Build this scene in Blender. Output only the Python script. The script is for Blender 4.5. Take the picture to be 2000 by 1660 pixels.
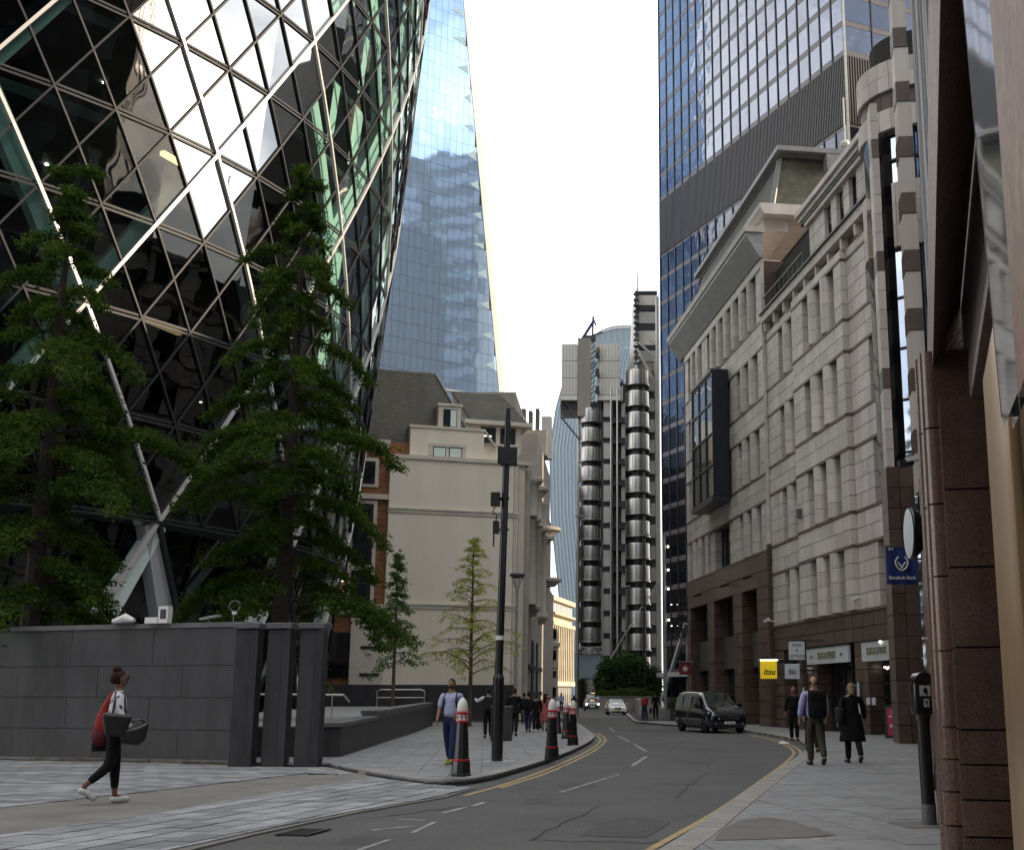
import bpy, bmesh, math, random
from mathutils import Vector, Matrix, noise
import numpy as np
for o in list(bpy.data.objects): bpy.data.objects.remove(o)
SC = bpy.context.scene
COL = SC.collection
R = math.radians
# ------------------------------------------------------------ camera, sky, sun
cam = bpy.data.cameras.new('camera'); camo = bpy.data.objects.new('camera', cam); COL.objects.link(camo)
camo.location = (0, 0, 1.5); camo.rotation_euler = (math.pi/2 + math.atan(520/2380), 0, 0)
cam.sensor_width = 36; cam.lens = 36*2380/2000; cam.shift_x = -0.1; cam.clip_end = 3000; cam.clip_start = .1
SC.camera = camo
SUN_EL, SUN_AZ = R(17), R(6)      # azimuth of the sun measured from +X towards +Y
w = bpy.data.worlds.new('World'); SC.world = w; w.use_nodes = True
nt = w.node_tree; N = nt.nodes; L = nt.links; N.clear()
out = N.new('ShaderNodeOutputWorld'); bg = N.new('ShaderNodeBackground'); bg.inputs[1].default_value = 0.12
sky = N.new('ShaderNodeTexSky'); sky.sky_type = 'NISHITA'; sky.sun_disc = False
sky.sun_elevation = SUN_EL; sky.sun_rotation = R(90) - SUN_AZ; sky.air_density = 1.0; sky.dust_density = 1.5; sky.ozone_density = 1.5
tc = N.new('ShaderNodeTexCoord'); mp = N.new('ShaderNodeMapping'); mp.inputs['Scale'].default_value = (1, 1, 2.2)
mp.inputs['Location'].default_value = (1.4, 2.2, 0.6)
n1 = N.new('ShaderNodeTexNoise'); n1.inputs['Scale'].default_value = 1.25; n1.inputs['Detail'].default_value = 9; n1.inputs['Roughness'].default_value = .58; n1.inputs['Distortion'].default_value = .25
rp = N.new('ShaderNodeValToRGB'); rp.color_ramp.elements[0].position = .36; rp.color_ramp.elements[1].position = .47
n2 = N.new('ShaderNodeTexNoise'); n2.inputs['Scale'].default_value = 3.2; n2.inputs['Detail'].default_value = 7
rc = N.new('ShaderNodeValToRGB'); rc.color_ramp.elements[0].position = .40; rc.color_ramp.elements[0].color = (4.6, 4.8, 5.2, 1); rc.color_ramp.elements[1].position = .56; rc.color_ramp.elements[1].color = (11.5, 11.3, 10.9, 1)
mx = N.new('ShaderNodeMixRGB')
L.new(tc.outputs['Generated'], mp.inputs[0]); L.new(mp.outputs[0], n1.inputs[0]); L.new(mp.outputs[0], n2.inputs[0])
L.new(n1.outputs[0], rp.inputs[0]); L.new(n2.outputs[0], rc.inputs[0])
L.new(rp.outputs[0], mx.inputs[0]); L.new(sky.outputs[0], mx.inputs[1]); L.new(rc.outputs[0], mx.inputs[2])
L.new(mx.outputs[0], bg.inputs[0]); L.new(bg.outputs[0], out.inputs[0])
sl = bpy.data.lights.new('sun', 'SUN'); sl.energy = 2.6; sl.angle = R(.53); sl.color = (1, .80, .58)
so = bpy.data.objects.new('sun', sl); COL.objects.link(so)
so.rotation_euler = (R(90) - SUN_EL, 0, SUN_AZ + R(90))
SC.view_settings.view_transform = 'Standard'; SC.view_settings.look = 'None'; SC.view_settings.gamma = 1
SC.view_settings.exposure = 1.08
SC.cycles.max_bounces = 7; SC.cycles.transparent_max_bounces = 12; SC.cycles.glossy_bounces = 4
SC.cycles.sample_clamp_indirect = 6
random.seed(5)
# ------------------------------------------------------------ materials
MATS = {}
def mat(name, col, rough=.7, metal=0., col2=None, nscale=3., ndetail=4., vary=0., bump=0., bscale=40., spec=.5, emit=None, estr=0., streak=False, coat=0., speck=0., speckcol=(0,0,0), lo=.35, hi=.65, mscale=None):
    m = bpy.data.materials.new(name); m.use_nodes = True; nt = m.node_tree; N = nt.nodes; L = nt.links
    b = N['Principled BSDF']; b.inputs['Roughness'].default_value = rough; b.inputs['Metallic'].default_value = metal
    b.inputs['Specular IOR Level'].default_value = spec; b.inputs['Coat Weight'].default_value = coat
    b.inputs['Base Color'].default_value = (*col, 1)
    cur = None
    geo = N.new('ShaderNodeNewGeometry')
    vec = geo.outputs['Position']
    mpn = None
    if streak or mscale:
        mpn = N.new('ShaderNodeMapping'); mpn.inputs['Scale'].default_value = mscale or (1, 1, .12); L.new(vec, mpn.inputs[0]); vec = mpn.outputs[0]
    if col2 is not None:
        n = N.new('ShaderNodeTexNoise'); n.inputs['Scale'].default_value = nscale; n.inputs['Detail'].default_value = ndetail; n.inputs['Roughness'].default_value = .65
        L.new(vec, n.inputs[0]); r = N.new('ShaderNodeValToRGB'); r.color_ramp.elements[0].position = lo; r.color_ramp.elements[1].position = hi
        r.color_ramp.elements[0].color = (*col, 1); r.color_ramp.elements[1].color = (*col2, 1)
        L.new(n.outputs[0], r.inputs[0]); cur = r.outputs[0]
    if speck:
        n = N.new('ShaderNodeTexNoise'); n.inputs['Scale'].default_value = speck; n.inputs['Detail'].default_value = 2
        L.new(geo.outputs['Position'], n.inputs[0]); r = N.new('ShaderNodeValToRGB'); r.color_ramp.elements[0].position = .5; r.color_ramp.elements[1].position = .62
        L.new(n.outputs[0], r.inputs[0]); x = N.new('ShaderNodeMixRGB'); x.inputs[2].default_value = (*speckcol, 1)
        L.new(r.outputs[0], x.inputs[0])
        if cur: L.new(cur, x.inputs[1])
        else: x.inputs[1].default_value = (*col, 1)
        cur = x.outputs[0]
    if vary:
        oi = N.new('ShaderNodeObjectInfo'); ad = N.new('ShaderNodeMath'); ad.operation = 'ADD'; fr = N.new('ShaderNodeMath'); fr.operation = 'FRACT'
        L.new(oi.outputs['Random'], ad.inputs[0]); L.new(geo.outputs['Random Per Island'], ad.inputs[1]); L.new(ad.outputs[0], fr.inputs[0])
        mr = N.new('ShaderNodeMapRange'); mr.inputs[3].default_value = 1 - vary; mr.inputs[4].default_value = 1 + vary; L.new(fr.outputs[0], mr.inputs[0])
        v = N.new('ShaderNodeMixRGB'); v.blend_type = 'MULTIPLY'; v.inputs[0].default_value = 1
        cb = N.new('ShaderNodeCombineColor')
        for i in range(3): L.new(mr.outputs[0], cb.inputs[i])
        L.new(cb.outputs[0], v.inputs[2])
        if cur: L.new(cur, v.inputs[1])
        else: v.inputs[1].default_value = (*col, 1)
        cur = v.outputs[0]
    if cur: L.new(cur, b.inputs['Base Color'])
    if bump:
        n = N.new('ShaderNodeTexNoise'); n.inputs['Scale'].default_value = bscale; n.inputs['Detail'].default_value = 3
        L.new(geo.outputs['Position'], n.inputs[0]); bp = N.new('ShaderNodeBump'); bp.inputs['Strength'].default_value = 1; bp.inputs['Distance'].default_value = bump
        L.new(n.outputs[0], bp.inputs['Height']); L.new(bp.outputs[0], b.inputs['Normal'])
    if emit: b.inputs['Emission Color'].default_value = (*emit, 1); b.inputs['Emission Strength'].default_value = estr
    MATS[name] = m; return m
def thin_glass(name, tint, refl=.06, gloss=(.95, .97, 1), rough=.01, wob=0.):
    m = bpy.data.materials.new(name); m.use_nodes = True; nt = m.node_tree; N = nt.nodes; L = nt.links; N.clear()
    o = N.new('ShaderNodeOutputMaterial'); t = N.new('ShaderNodeBsdfTransparent'); t.inputs[0].default_value = (*tint, 1)
    g = N.new('ShaderNodeBsdfGlossy'); g.inputs[0].default_value = (*gloss, 1); g.inputs[1].default_value = rough
    f = N.new('ShaderNodeFresnel'); f.inputs[0].default_value = 1.5
    a = N.new('ShaderNodeMath'); a.operation = 'ADD'; a.inputs[1].default_value = refl; a.use_clamp = True
    x = N.new('ShaderNodeMixShader'); L.new(f.outputs[0], a.inputs[0]); L.new(a.outputs[0], x.inputs[0]); L.new(t.outputs[0], x.inputs[1]); L.new(g.outputs[0], x.inputs[2]); L.new(x.outputs[0], o.inputs[0])
    if wob:
        geo = N.new('ShaderNodeNewGeometry'); n = N.new('ShaderNodeTexNoise'); n.inputs['Scale'].default_value = .45; n.inputs['Detail'].default_value = 1
        L.new(geo.outputs['Position'], n.inputs[0]); bp = N.new('ShaderNodeBump'); bp.inputs['Distance'].default_value = wob; bp.inputs['Strength'].default_value = 1
        L.new(n.outputs[0], bp.inputs['Height']); L.new(bp.outputs[0], g.inputs['Normal']); 
    MATS[name] = m; return m
def gz(y):
    if y < 10: return .13
    if y < 60: return .13 - .0096*(y - 10)
    return -.35 - .0015*(y - 60)
# ------------------------------------------------------------ objects
def tag(o, label=None, cat=None, group=None, kind=None):
    if label: o['label'] = label
    if cat: o['category'] = cat
    if group: o['group'] = group
    if kind: o['kind'] = kind
    return o
def thing(name, label, cat, loc=(0, 0, 0), rz=0., group=None, scale=1.):
    o = bpy.data.objects.new(name, None); COL.objects.link(o); o.location = loc; o.rotation_euler = (0, 0, rz); o.scale = (scale,)*3
    o.empty_display_size = .2
    return tag(o, label, cat, group)
class Fr:
    """facade frame: s along the wall, d outward, z up"""
    def __init__(s, O, u, z0=0.):
        u = Vector((u[0], u[1], 0)).normalized(); s.O = Vector((O[0], O[1], z0)); s.u = u; s.n = Vector((-u.y, u.x, 0))
    def __call__(s, a, d, z): return s.O + s.u*a + s.n*d + Vector((0, 0, z))
WORLD = Fr((0, 0), (1, 0)); 
class MB:
    def __init__(s, mats): s.v = []; s.f = []; s.m = []; s.mats = mats if isinstance(mats, (list, tuple)) else [mats]
    def poly(s, pts, mi=0):
        k = len(s.v); s.v += [tuple(p) for p in pts]; s.f.append(tuple(range(k, k + len(pts)))); s.m.append(mi)
    def add(s, verts, faces, mi=0):
        k = len(s.v); s.v += [tuple(p) for p in verts]
        for f in faces: s.f.append(tuple(i + k for i in f)); s.m.append(mi)
    BF = [(0, 3, 2, 1), (4, 5, 6, 7), (0, 1, 5, 4), (1, 2, 6, 5), (2, 3, 7, 6), (3, 0, 4, 7)]
    def box(s, fr, a0, a1, d0, d1, z0, z1, mi=0):
        s.add([fr(a, d, z) for z in (z0, z1) for a, d in ((a0, d0), (a1, d0), (a1, d1), (a0, d1))], s.BF, mi); return s
    def bx(s, x0, x1, y0, y1, z0, z1, mi=0):
        s.add([(x, y, z) for z in (z0, z1) for x, y in ((x0, y0), (x1, y0), (x1, y1), (x0, y1))], s.BF, mi); return s
    def bar(s, p, q, w, h=None, mi=0, up=Vector((0, 0, 1)), side=None):
        p, q = Vector(p), Vector(q); h = h or w; d = (q - p).normalized()
        a = side.normalized() if side is not None else d.cross(up)
        if a.length < 1e-4: a = Vector((1, 0, 0))
        a.normalize(); b = a.cross(d).normalized()
        s.add([c + a*(x*w/2) + b*(y*h/2) for c in (p, q) for x, y in ((-1, -1), (1, -1), (1, 1), (-1, 1))], s.BF, mi); return s
    def tube(s, pts, rad, n=8, mi=0, cap=True):
        pts = [Vector(p) for p in pts]; rs = rad if isinstance(rad, (list, tuple)) else [rad]*len(pts); k = len(s.v)
        pv = None
        for i, p in enumerate(pts):
            d = (pts[min(i + 1, len(pts) - 1)] - pts[max(i - 1, 0)]).normalized()
            a = d.cross(Vector((0, 0, 1)) if abs(d.z) < .95 else Vector((1, 0, 0))).normalized()
            if pv is not None and a.dot(pv) < 0: a = -a
            pv = a; b = d.cross(a)
            for j in range(n): t = 2*math.pi*j/n; s.v.append(tuple(p + (a*math.cos(t) + b*math.sin(t))*rs[i]))
        for i in range(len(pts) - 1):
            for j in range(n): s.f.append((k + i*n + j, k + i*n + (j + 1) % n, k + (i + 1)*n + (j + 1) % n, k + (i + 1)*n + j)); s.m.append(mi)
        if cap: s.f.append(tuple(k + j for j in range(n))[::-1]); s.m.append(mi); e = k + (len(pts) - 1)*n; s.f.append(tuple(e + j for j in range(n))); s.m.append(mi)
        return s
    def lathe(s, c, prof, n=20, mi=0, a0=0., a1=2*math.pi, ax=None):
        """prof: (r, z) list around the vertical through c"""
        c = Vector(c); k = len(s.v); full = abs(a1 - a0 - 2*math.pi) < 1e-6; m = n if full else n + 1
        for r, z in prof:
            for j in range(m): t = a0 + (a1 - a0)*j/n; s.v.append((c.x + r*math.cos(t), c.y + r*math.sin(t), c.z + z))
        for i in range(len(prof) - 1):
            for j in range(n): s.f.append((k + i*m + j, k + i*m + (j + 1) % m, k + (i + 1)*m + (j + 1) % m, k + (i + 1)*m + j)); s.m.append(mi)
        return s
    def prism(s, pts, z0, z1, mi=0):
        n = len(pts); s.add([(p[0], p[1], z) for z in (z0, z1) for p in pts], [tuple(range(n))[::-1], tuple(range(n, 2*n))] + [(i, (i + 1) % n, n + (i + 1) % n, n + i) for i in range(n)], mi); return s
    def build(s, name, parent=None, smooth=False, loc=None):
        me = bpy.data.meshes.new(name); me.from_pydata(s.v, [], s.f)
        for m in s.mats: me.materials.append(MATS[m] if isinstance(m, str) else m)
        if len(s.mats) > 1: me.polygons.foreach_set('material_index', s.m)
        if smooth: me.polygons.foreach_set('use_smooth', [True]*len(me.polygons))
        me.update(); o = bpy.data.objects.new(name, me); COL.objects.link(o)
        if parent:
            o.parent = parent
        if loc: o.location = loc
        return o
def autosmooth(o, ang=40):
    me = o.data; me.polygons.foreach_set('use_smooth', [True]*len(me.polygons)); me.set_sharp_from_angle(angle=R(ang)); return o
def bevel(o, wd=.02, seg=2, ang=40):
    bm = bmesh.new(); bm.from_mesh(o.data); bmesh.ops.remove_doubles(bm, verts=bm.verts, dist=1e-4)
    e = [x for x in bm.edges if len(x.link_faces) == 2 and x.calc_face_angle(0) > R(ang)]
    bmesh.ops.bevel(bm, geom=e, offset=wd, segments=seg, affect='EDGES', profile=.5); bm.to_mesh(o.data); bm.free(); autosmooth(o, 35); return o
CAMP = Vector((0, 0, 1.5))
_A = math.pi/2 + math.atan(520/2380)
def seen_size(c, size):
    """apparent size in photo pixels, 0 outside the frame (used only to rank alike pieces)"""
    dy, dz = c[1], c[2] - 1.5; dep = dy*math.sin(_A) - dz*math.cos(_A)
    if dep < .3: return 0
    px = 1200 + 2380*c[0]/dep; py = 830 - 2380*(dy*math.cos(_A) + dz*math.sin(_A))/dep
    if px < -80 or px > 2080 or py < -80 or py > 1740: return size/dep*.01
    return size*2380/dep
CUBE = {}
def cube_mesh(matname, bev=False):
    if matname not in CUBE:
        me = bpy.data.meshes.new('block'); b = MB(matname); b.bx(-.5, .5, -.5, .5, -.5, .5)
        me.from_pydata(b.v, [], b.f); me.materials.append(MATS[matname]); CUBE[matname] = me
    return CUBE[matname]
class Blocks:
    """alike box pieces of one thing: the 300 that show largest become parts, the rest one stuff part"""
    def __init__(s, name, parent, limit=300): s.name = name; s.parent = parent; s.items = []; s.limit = limit; s.polys = []
    def box(s, fr, a0, a1, d0, d1, z0, z1, m):
        s.items.append((fr, a0, a1, d0, d1, z0, z1, m))
    def poly(s, verts, faces, m, size):    # free-form piece
        s.polys.append((verts, faces, m, size))
    def finish(s):
        al = []
        for it in s.items:
            fr, a0, a1, d0, d1, z0, z1, m = it; c = fr((a0 + a1)/2, (d0 + d1)/2, (z0 + z1)/2)
            al.append((seen_size(c, (abs(a1 - a0) + abs(z1 - z0))/2), 0, it))
        for it in s.polys:
            c = sum((Vector(v) for v in it[0]), Vector())/len(it[0]); al.append((seen_size(c, it[3]), 1, it))
        al.sort(key=lambda t: -t[0]); big, rest = al[:s.limit], al[s.limit:]
        if s.limit and big:   # nothing that is far below what can be told apart
            cut = [t for t in big if t[0] < 1.2]; big = [t for t in big if t[0] >= 1.2]; rest = cut + rest
        for _, k, it in big:
            if k == 0:
                fr, a0, a1, d0, d1, z0, z1, m = it
                o = bpy.data.objects.new(s.name, cube_mesh(m)); COL.objects.link(o); o.parent = s.parent
                c = fr((a0 + a1)/2, (d0 + d1)/2, (z0 + z1)/2); o.location = c; o.rotation_euler = (0, 0, math.atan2(fr.u.y, fr.u.x)); o.scale = (abs(a1 - a0), abs(d1 - d0), abs(z1 - z0))
            else:
                b = MB(it[2]); b.add(it[0], it[1]); b.build(s.name, s.parent)
        if rest:
            ms = sorted({(it[7] if k == 0 else it[2]) for _, k, it in rest}); b = MB(ms)
            for _, k, it in rest:
                if k == 0: b.box(*it[:7], mi=ms.index(it[7]))
                else: b.add(it[0], it[1], ms.index(it[2]))
            tag(b.build(s.name, s.parent), kind='stuff')
def grid_blocks(B, fr, s0, s1, z0, z1, d, m, bw=1.1, bh=.75, gap=.032, th=.06, stag=False, jit=.004):
    """face of stone blocks with open joints"""
    nr = max(1, round((z1 - z0)/bh)); nc = max(1, round((s1 - s0)/bw)); hh = (z1 - z0)/nr; ww = (s1 - s0)/nc
    for r in range(nr):
        ofs = ww/2 if (stag and r % 2) else 0
        xs = [s0 + ofs + c*ww for c in range(nc + 1)] if not ofs else [s0] + [s0 + ofs + c*ww for c in range(nc)] + [s1]
        for a, b in zip(xs[:-1], xs[1:]):
            j = random.uniform(-jit, jit)
            B.box(fr, a + gap/2, b - gap/2, d - th, d + j, z0 + r*hh + gap/2, z0 + (r + 1)*hh - gap/2, m)
def text_mesh(name, s, fr, a, d, z, size, m, parent, ext=.006, align='CENTER', sx=1., shear=0., flip=False, bold=0.):
    cu = bpy.data.curves.new(name, 'FONT'); cu.body = s; cu.size = size; cu.extrude = ext; cu.align_x = align; cu.align_y = 'CENTER'; cu.shear = shear; cu.offset = bold
    t = bpy.data.objects.new('tmp', cu); COL.objects.link(t); dg = bpy.context.evaluated_depsgraph_get(); dg.update()
    me = bpy.data.meshes.new_from_object(t.evaluated_get(dg)); bpy.data.objects.remove(t)
    M = Matrix((fr.u if not flip else -fr.u, Vector((0, 0, 1)), (fr.n if not flip else fr.n))).transposed().to_4x4()
    u = -fr.u if flip else fr.u
    c = fr(a, d, z)
    for v in me.vertices: x, y, q = v.co; v.co = c + u*(x*sx) + Vector((0, 0, y)) + fr.n*q
    me.materials.clear(); me.materials.append(MATS[m]); o = bpy.data.objects.new(name, me); COL.objects.link(o); o.parent = parent; return o
# ground polygons -------------------------------------------------
def ground_poly(name, pts, dz, m, thick=0., kind='structure', parent=None, smooth=False):
    bm = bmesh.new(); vs = [bm.verts.new((x, y, 0)) for x, y in pts]; f = bm.faces.new(vs)
    if f.normal.z < 0 or True:
        bm.normal_update()
        if f.normal.z < 0: bmesh.ops.reverse_faces(bm, faces=[f])
    bmesh.ops.triangulate(bm, faces=bm.faces[:])
    for yy in (10, 60): bmesh.ops.bisect_plane(bm, geom=bm.verts[:] + bm.edges[:] + bm.faces[:], plane_co=(0, yy, 0), plane_no=(0, 1, 0))
    for v in bm.verts: v.co.z = gz(v.co.y) + dz
    if thick:
        r = bmesh.ops.extrude_face_region(bm, geom=bm.faces[:])
        # extrude makes the new top; drop the original down
        nv = {v for v in r['geom'] if isinstance(v, bmesh.types.BMVert)}
        for v in bm.verts:
            if v not in nv: v.co.z -= thick
        bmesh.ops.recalc_face_normals(bm, faces=bm.faces[:])
    me = bpy.data.meshes.new(name); bm.to_mesh(me); bm.free(); me.materials.append(MATS[m]); o = bpy.data.objects.new(name, me); COL.objects.link(o)
    if kind and not parent: o['kind'] = kind
    if parent: o.parent = parent
    return o
def clip(poly, cell):
    """Sutherland-Hodgman: poly clipped by a convex counter-clockwise cell"""
    outp = poly
    for i in range(len(cell)):
        a, b = cell[i], cell[(i + 1) % len(cell)]; inp = outp; outp = []
        if not inp: return []
        def side(p): return (b[0] - a[0])*(p[1] - a[1]) - (b[1] - a[1])*(p[0] - a[0])
        for j in range(len(inp)):
            p, q = inp[j - 1], inp[j]; sp, sq = side(p), side(q)
            if (sp >= 0) != (sq >= 0): t = sp/(sp - sq); outp.append((p[0] + (q[0] - p[0])*t, p[1] + (q[1] - p[1])*t))
            if sq >= 0: outp.append(q)
    return outp
def area(p): return .5*sum(p[i - 1][0]*p[i][1] - p[i][0]*p[i - 1][1] for i in range(len(p)))
def tile_ground(B, poly, ang, w, h, dz, m, gap=.012, th=.05, stag=.5, org=(0, 0), jit=.003, yr=None):
    if area(poly) < 0: poly = poly[::-1]
    u = (math.cos(ang), math.sin(ang)); v = (-u[1], u[0])
    loc = [((x - org[0])*u[0] + (y - org[1])*u[1], (x - org[0])*v[0] + (y - org[1])*v[1]) for x, y in poly]
    a0 = min(p[0] for p in loc); a1 = max(p[0] for p in loc); b0 = min(p[1] for p in loc); b1 = max(p[1] for p in loc)
    for r in range(math.floor(b0/h), math.ceil(b1/h)):
        for c in range(math.floor(a0/w) - 1, math.ceil(a1/w) + 1):
            x0 = (c + stag*(r % 2))*w
            cell = [(x0 + gap/2, r*h + gap/2), (x0 + w - gap/2, r*h + gap/2), (x0 + w - gap/2, r*h + h - gap/2), (x0 + gap/2, r*h + h - gap/2)]
            q = clip(loc, cell)
            if len(q) < 3 or abs(area(q)) < .01*w: continue
            pts = []
            for x, y in q:
                p = (org[0] + x*u[0] + y*v[0], org[1] + x*u[1] + y*v[1])
                if not pts or math.dist(p, pts[-1]) > .003: pts.append(p)
            if math.dist(pts[0], pts[-1]) < .003: pts.pop()
            if len(pts) < 3: continue
            if yr and not (yr[0] < pts[0][1] < yr[1]): continue
            j = random.uniform(-jit, jit); n = len(pts)
            vv = [(x, y, gz(y) + dz - th) for x, y in pts] + [(x, y, gz(y) + dz + j) for x, y in pts]
            ff = [tuple(range(n, 2*n))] + [(i, (i + 1) % n, n + (i + 1) % n, n + i) for i in range(n)]
            B.poly(vv, ff, m, math.sqrt(abs(area(pts))))
# ------------------------------------------------------------ material palette
mat('asphalt', (.046, .046, .048), .85, col2=(.090, .089, .088), nscale=.55, ndetail=11, lo=.3, hi=.7, speck=42, speckcol=(.11, .108, .105), bump=.004, bscale=90)
mat('asphalt_patch', (.028, .029, .030), .8, col2=(.05, .049, .048), nscale=3, ndetail=6, speck=60, speckcol=(.09, .09, .09), bump=.004, bscale=90)
mat('paving', (.20, .204, .21), .75, col2=(.26, .263, .27), nscale=1.2, ndetail=7, vary=.07, bump=.0015, bscale=60, speck=5, speckcol=(.19, .19, .195))
mat('paving_dark', (.12, .112, .105), .8, col2=(.16, .15, .14), nscale=1.5, ndetail=7, vary=.05, bump=.002, bscale=60)
mat('sett', (.20, .208, .225), .7, col2=(.28, .288, .305), nscale=2.2, ndetail=6, vary=.33, bump=.002, bscale=50)
mat('strip', (.14, .132, .122), .8, col2=(.20, .19, .178), nscale=1.1, ndetail=8, bump=.002, bscale=70)
mat('joint', (.035, .034, .033), .95)
mat('kerb', (.24, .225, .21), .7, col2=(.33, .31, .29), nscale=2, ndetail=6, vary=.08, speck=40, speckcol=(.18, .17, .16), bump=.002, bscale=50)
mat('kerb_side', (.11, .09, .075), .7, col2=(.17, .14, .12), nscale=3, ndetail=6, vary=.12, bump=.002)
mat('yellow_line', (.40, .29, .11), .75, col2=(.22, .19, .13), nscale=6, ndetail=8, lo=.42, hi=.7)
mat('white_line', (.36, .36, .36), .75, col2=(.10, .10, .10), nscale=5, ndetail=9, lo=.42, hi=.62)
mat('stone_light', (.55, .50, .46), .62, col2=(.70, .65, .61), nscale=.9, ndetail=9, streak=True, vary=.12, bump=.001, bscale=60)
mat('stone_band', (.12, .085, .072), .5, col2=(.15, .11, .095), nscale=2, vary=.08)
mat('granite_brown', (.085, .054, .042), .38, col2=(.135, .088, .068), nscale=1.6, ndetail=8, vary=.18, speck=30, speckcol=(.05, .035, .03), spec=.5)
mat('granite_polished', (.115, .062, .046), .12, col2=(.17, .10, .075), nscale=4, ndetail=10, vary=.14, speck=60, speckcol=(.08, .048, .038), spec=.6, lo=.3, hi=.7)
mat('granite_soffit', (.20, .135, .105), .5, col2=(.28, .19, .15), nscale=5, ndetail=10, vary=.1, speck=38, speckcol=(.04, .03, .026))
mat('granite_orange', (.17, .095, .065), .5, col2=(.32, .19, .125), nscale=9, ndetail=10, speck=34, speckcol=(.16, .09, .06))
mat('granite_grey', (.022, .022, .025), .55, col2=(.050, .050, .054), mscale=(1, 1, .35), nscale=1.6, ndetail=9, vary=.07, bump=.001, bscale=120)
mat('cap_grey', (.10, .10, .105), .6, col2=(.14, .14, .145), nscale=2, ndetail=7)
mat('render_cream', (.82, .74, .60), .8, col2=(.89, .82, .70), nscale=.6, ndetail=8, streak=True, bump=.001)
mat('cream_trim', (.62, .56, .48), .75, col2=(.70, .64, .55), nscale=1.2, ndetail=6)
mat('stone_far', (.36, .33, .29), .75, col2=(.46, .42, .37), nscale=.6, ndetail=7, vary=.04)
mat('stone_gold', (.50, .43, .30), .75, col2=(.60, .53, .38), nscale=.8, ndetail=6)
mat('brick', (.22, .10, .045), .85, col2=(.32, .15, .07), nscale=2, ndetail=6, vary=.22)
mat('slate', (.068, .066, .056), .7, col2=(.12, .115, .095), nscale=.5, ndetail=9, vary=.10, streak=True)
mat('slate_green', (.10, .105, .075), .7, col2=(.17, .17, .13), nscale=.9, ndetail=8, vary=.12)
mat('lead', (.25, .255, .265), .5, col2=(.34, .345, .35), nscale=1.4, ndetail=6)
mat('lead_dark', (.09, .09, .095), .5, col2=(.13, .13, .135), nscale=1.4)
mat('black_paint', (.010, .010, .011), .28, spec=.5, coat=.2)
mat('black_matt', (.012, .012, .013), .6)
mat('dark_metal', (.045, .046, .05), .4, metal=.4)
mat('louvre', (.06, .052, .05), .45, metal=.3)
mat('mullion', (.018, .02, .03), .4, metal=.2)
mat('spandrel', (.085, .075, .075), .35, vary=.05)
mat('steel', (.42, .41, .39), .36, metal=1, col2=(.42, .41, .385), nscale=1.2, ndetail=2, mscale=(1.5, 1.5, .05))
mat('steel_matt', (.42, .41, .39), .45, metal=.6, col2=(.50, .49, .46), nscale=.8, ndetail=6)
mat('panel_pale', (.58, .56, .51), .5, col2=(.68, .66, .61), nscale=.3, ndetail=6, vary=.05)
mat('concrete', (.24, .22, .19), .75, col2=(.33, .31, .27), nscale=.4, ndetail=8, streak=True)
mat('concrete_dark', (.10, .095, .09), .75, col2=(.15, .14, .13), nscale=.4, ndetail=8)
mat('glass_dark', (.012, .015, .018), .05, spec=.55)
mat('glass_black', (.006, .007, .009), .04, spec=.6)
mat('glass_office', (.02, .035, .035), .06, spec=.8)
mat('interior', (.05, .048, .045), .8)
mat('gh_floor', (.10, .11, .11), .8)
mat('gh_column', (.70, .82, .78), .6)
mat('gh_leg', (.42, .43, .44), .55)
mat('gh_mull', (.022, .023, .027), .5, spec=.25)
mat('gh_silver', (.62, .61, .59), .35, metal=.25)
mat('gh_core', (.03, .033, .035), .8)
mat('warm_light', (1, 1, 1), emit=(1, .62, .25), estr=1.3)
mat('white_light', (1, 1, 1), emit=(1, .93, .82), estr=4.)
mat('pin_light', (1, 1, 1), emit=(1, .9, .75), estr=9.)
mat('bark', (.075, .05, .038), .9, col2=(.12, .08, .06), nscale=8, ndetail=6, mscale=(1, 1, .2), bump=.006, bscale=25)
mat('bark_dark', (.028, .021, .017), .9, col2=(.055, .042, .034), nscale=8, ndetail=6, bump=.006, bscale=25)
mat('white_paint', (.72, .72, .70), .45)
mat('white_sign', (.58, .62, .64), .5)
mat('sign_dark', (.02, .03, .03), .5)
mat('olive', (.17, .17, .04), .6)
mat('gold', (.50, .33, .17), .33, metal=.75, col2=(.58, .40, .22), nscale=1.5, ndetail=4, streak=True)
mat('red_paint', (.42, .022, .02), .4)
mat('red_sign', (.20, .012, .016), .5)
mat('navy_flag', (.012, .03, .16), .6)
mat('magenta', (.50, .02, .12), .45)
mat('green_dark', (.015, .04, .03), .5)
mat('chrome', (.75, .75, .76), .12, metal=1)
mat('tyre', (.012, .012, .012), .8)
mat('headlamp', (.55, .58, .62), .12, spec=.8)
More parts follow.
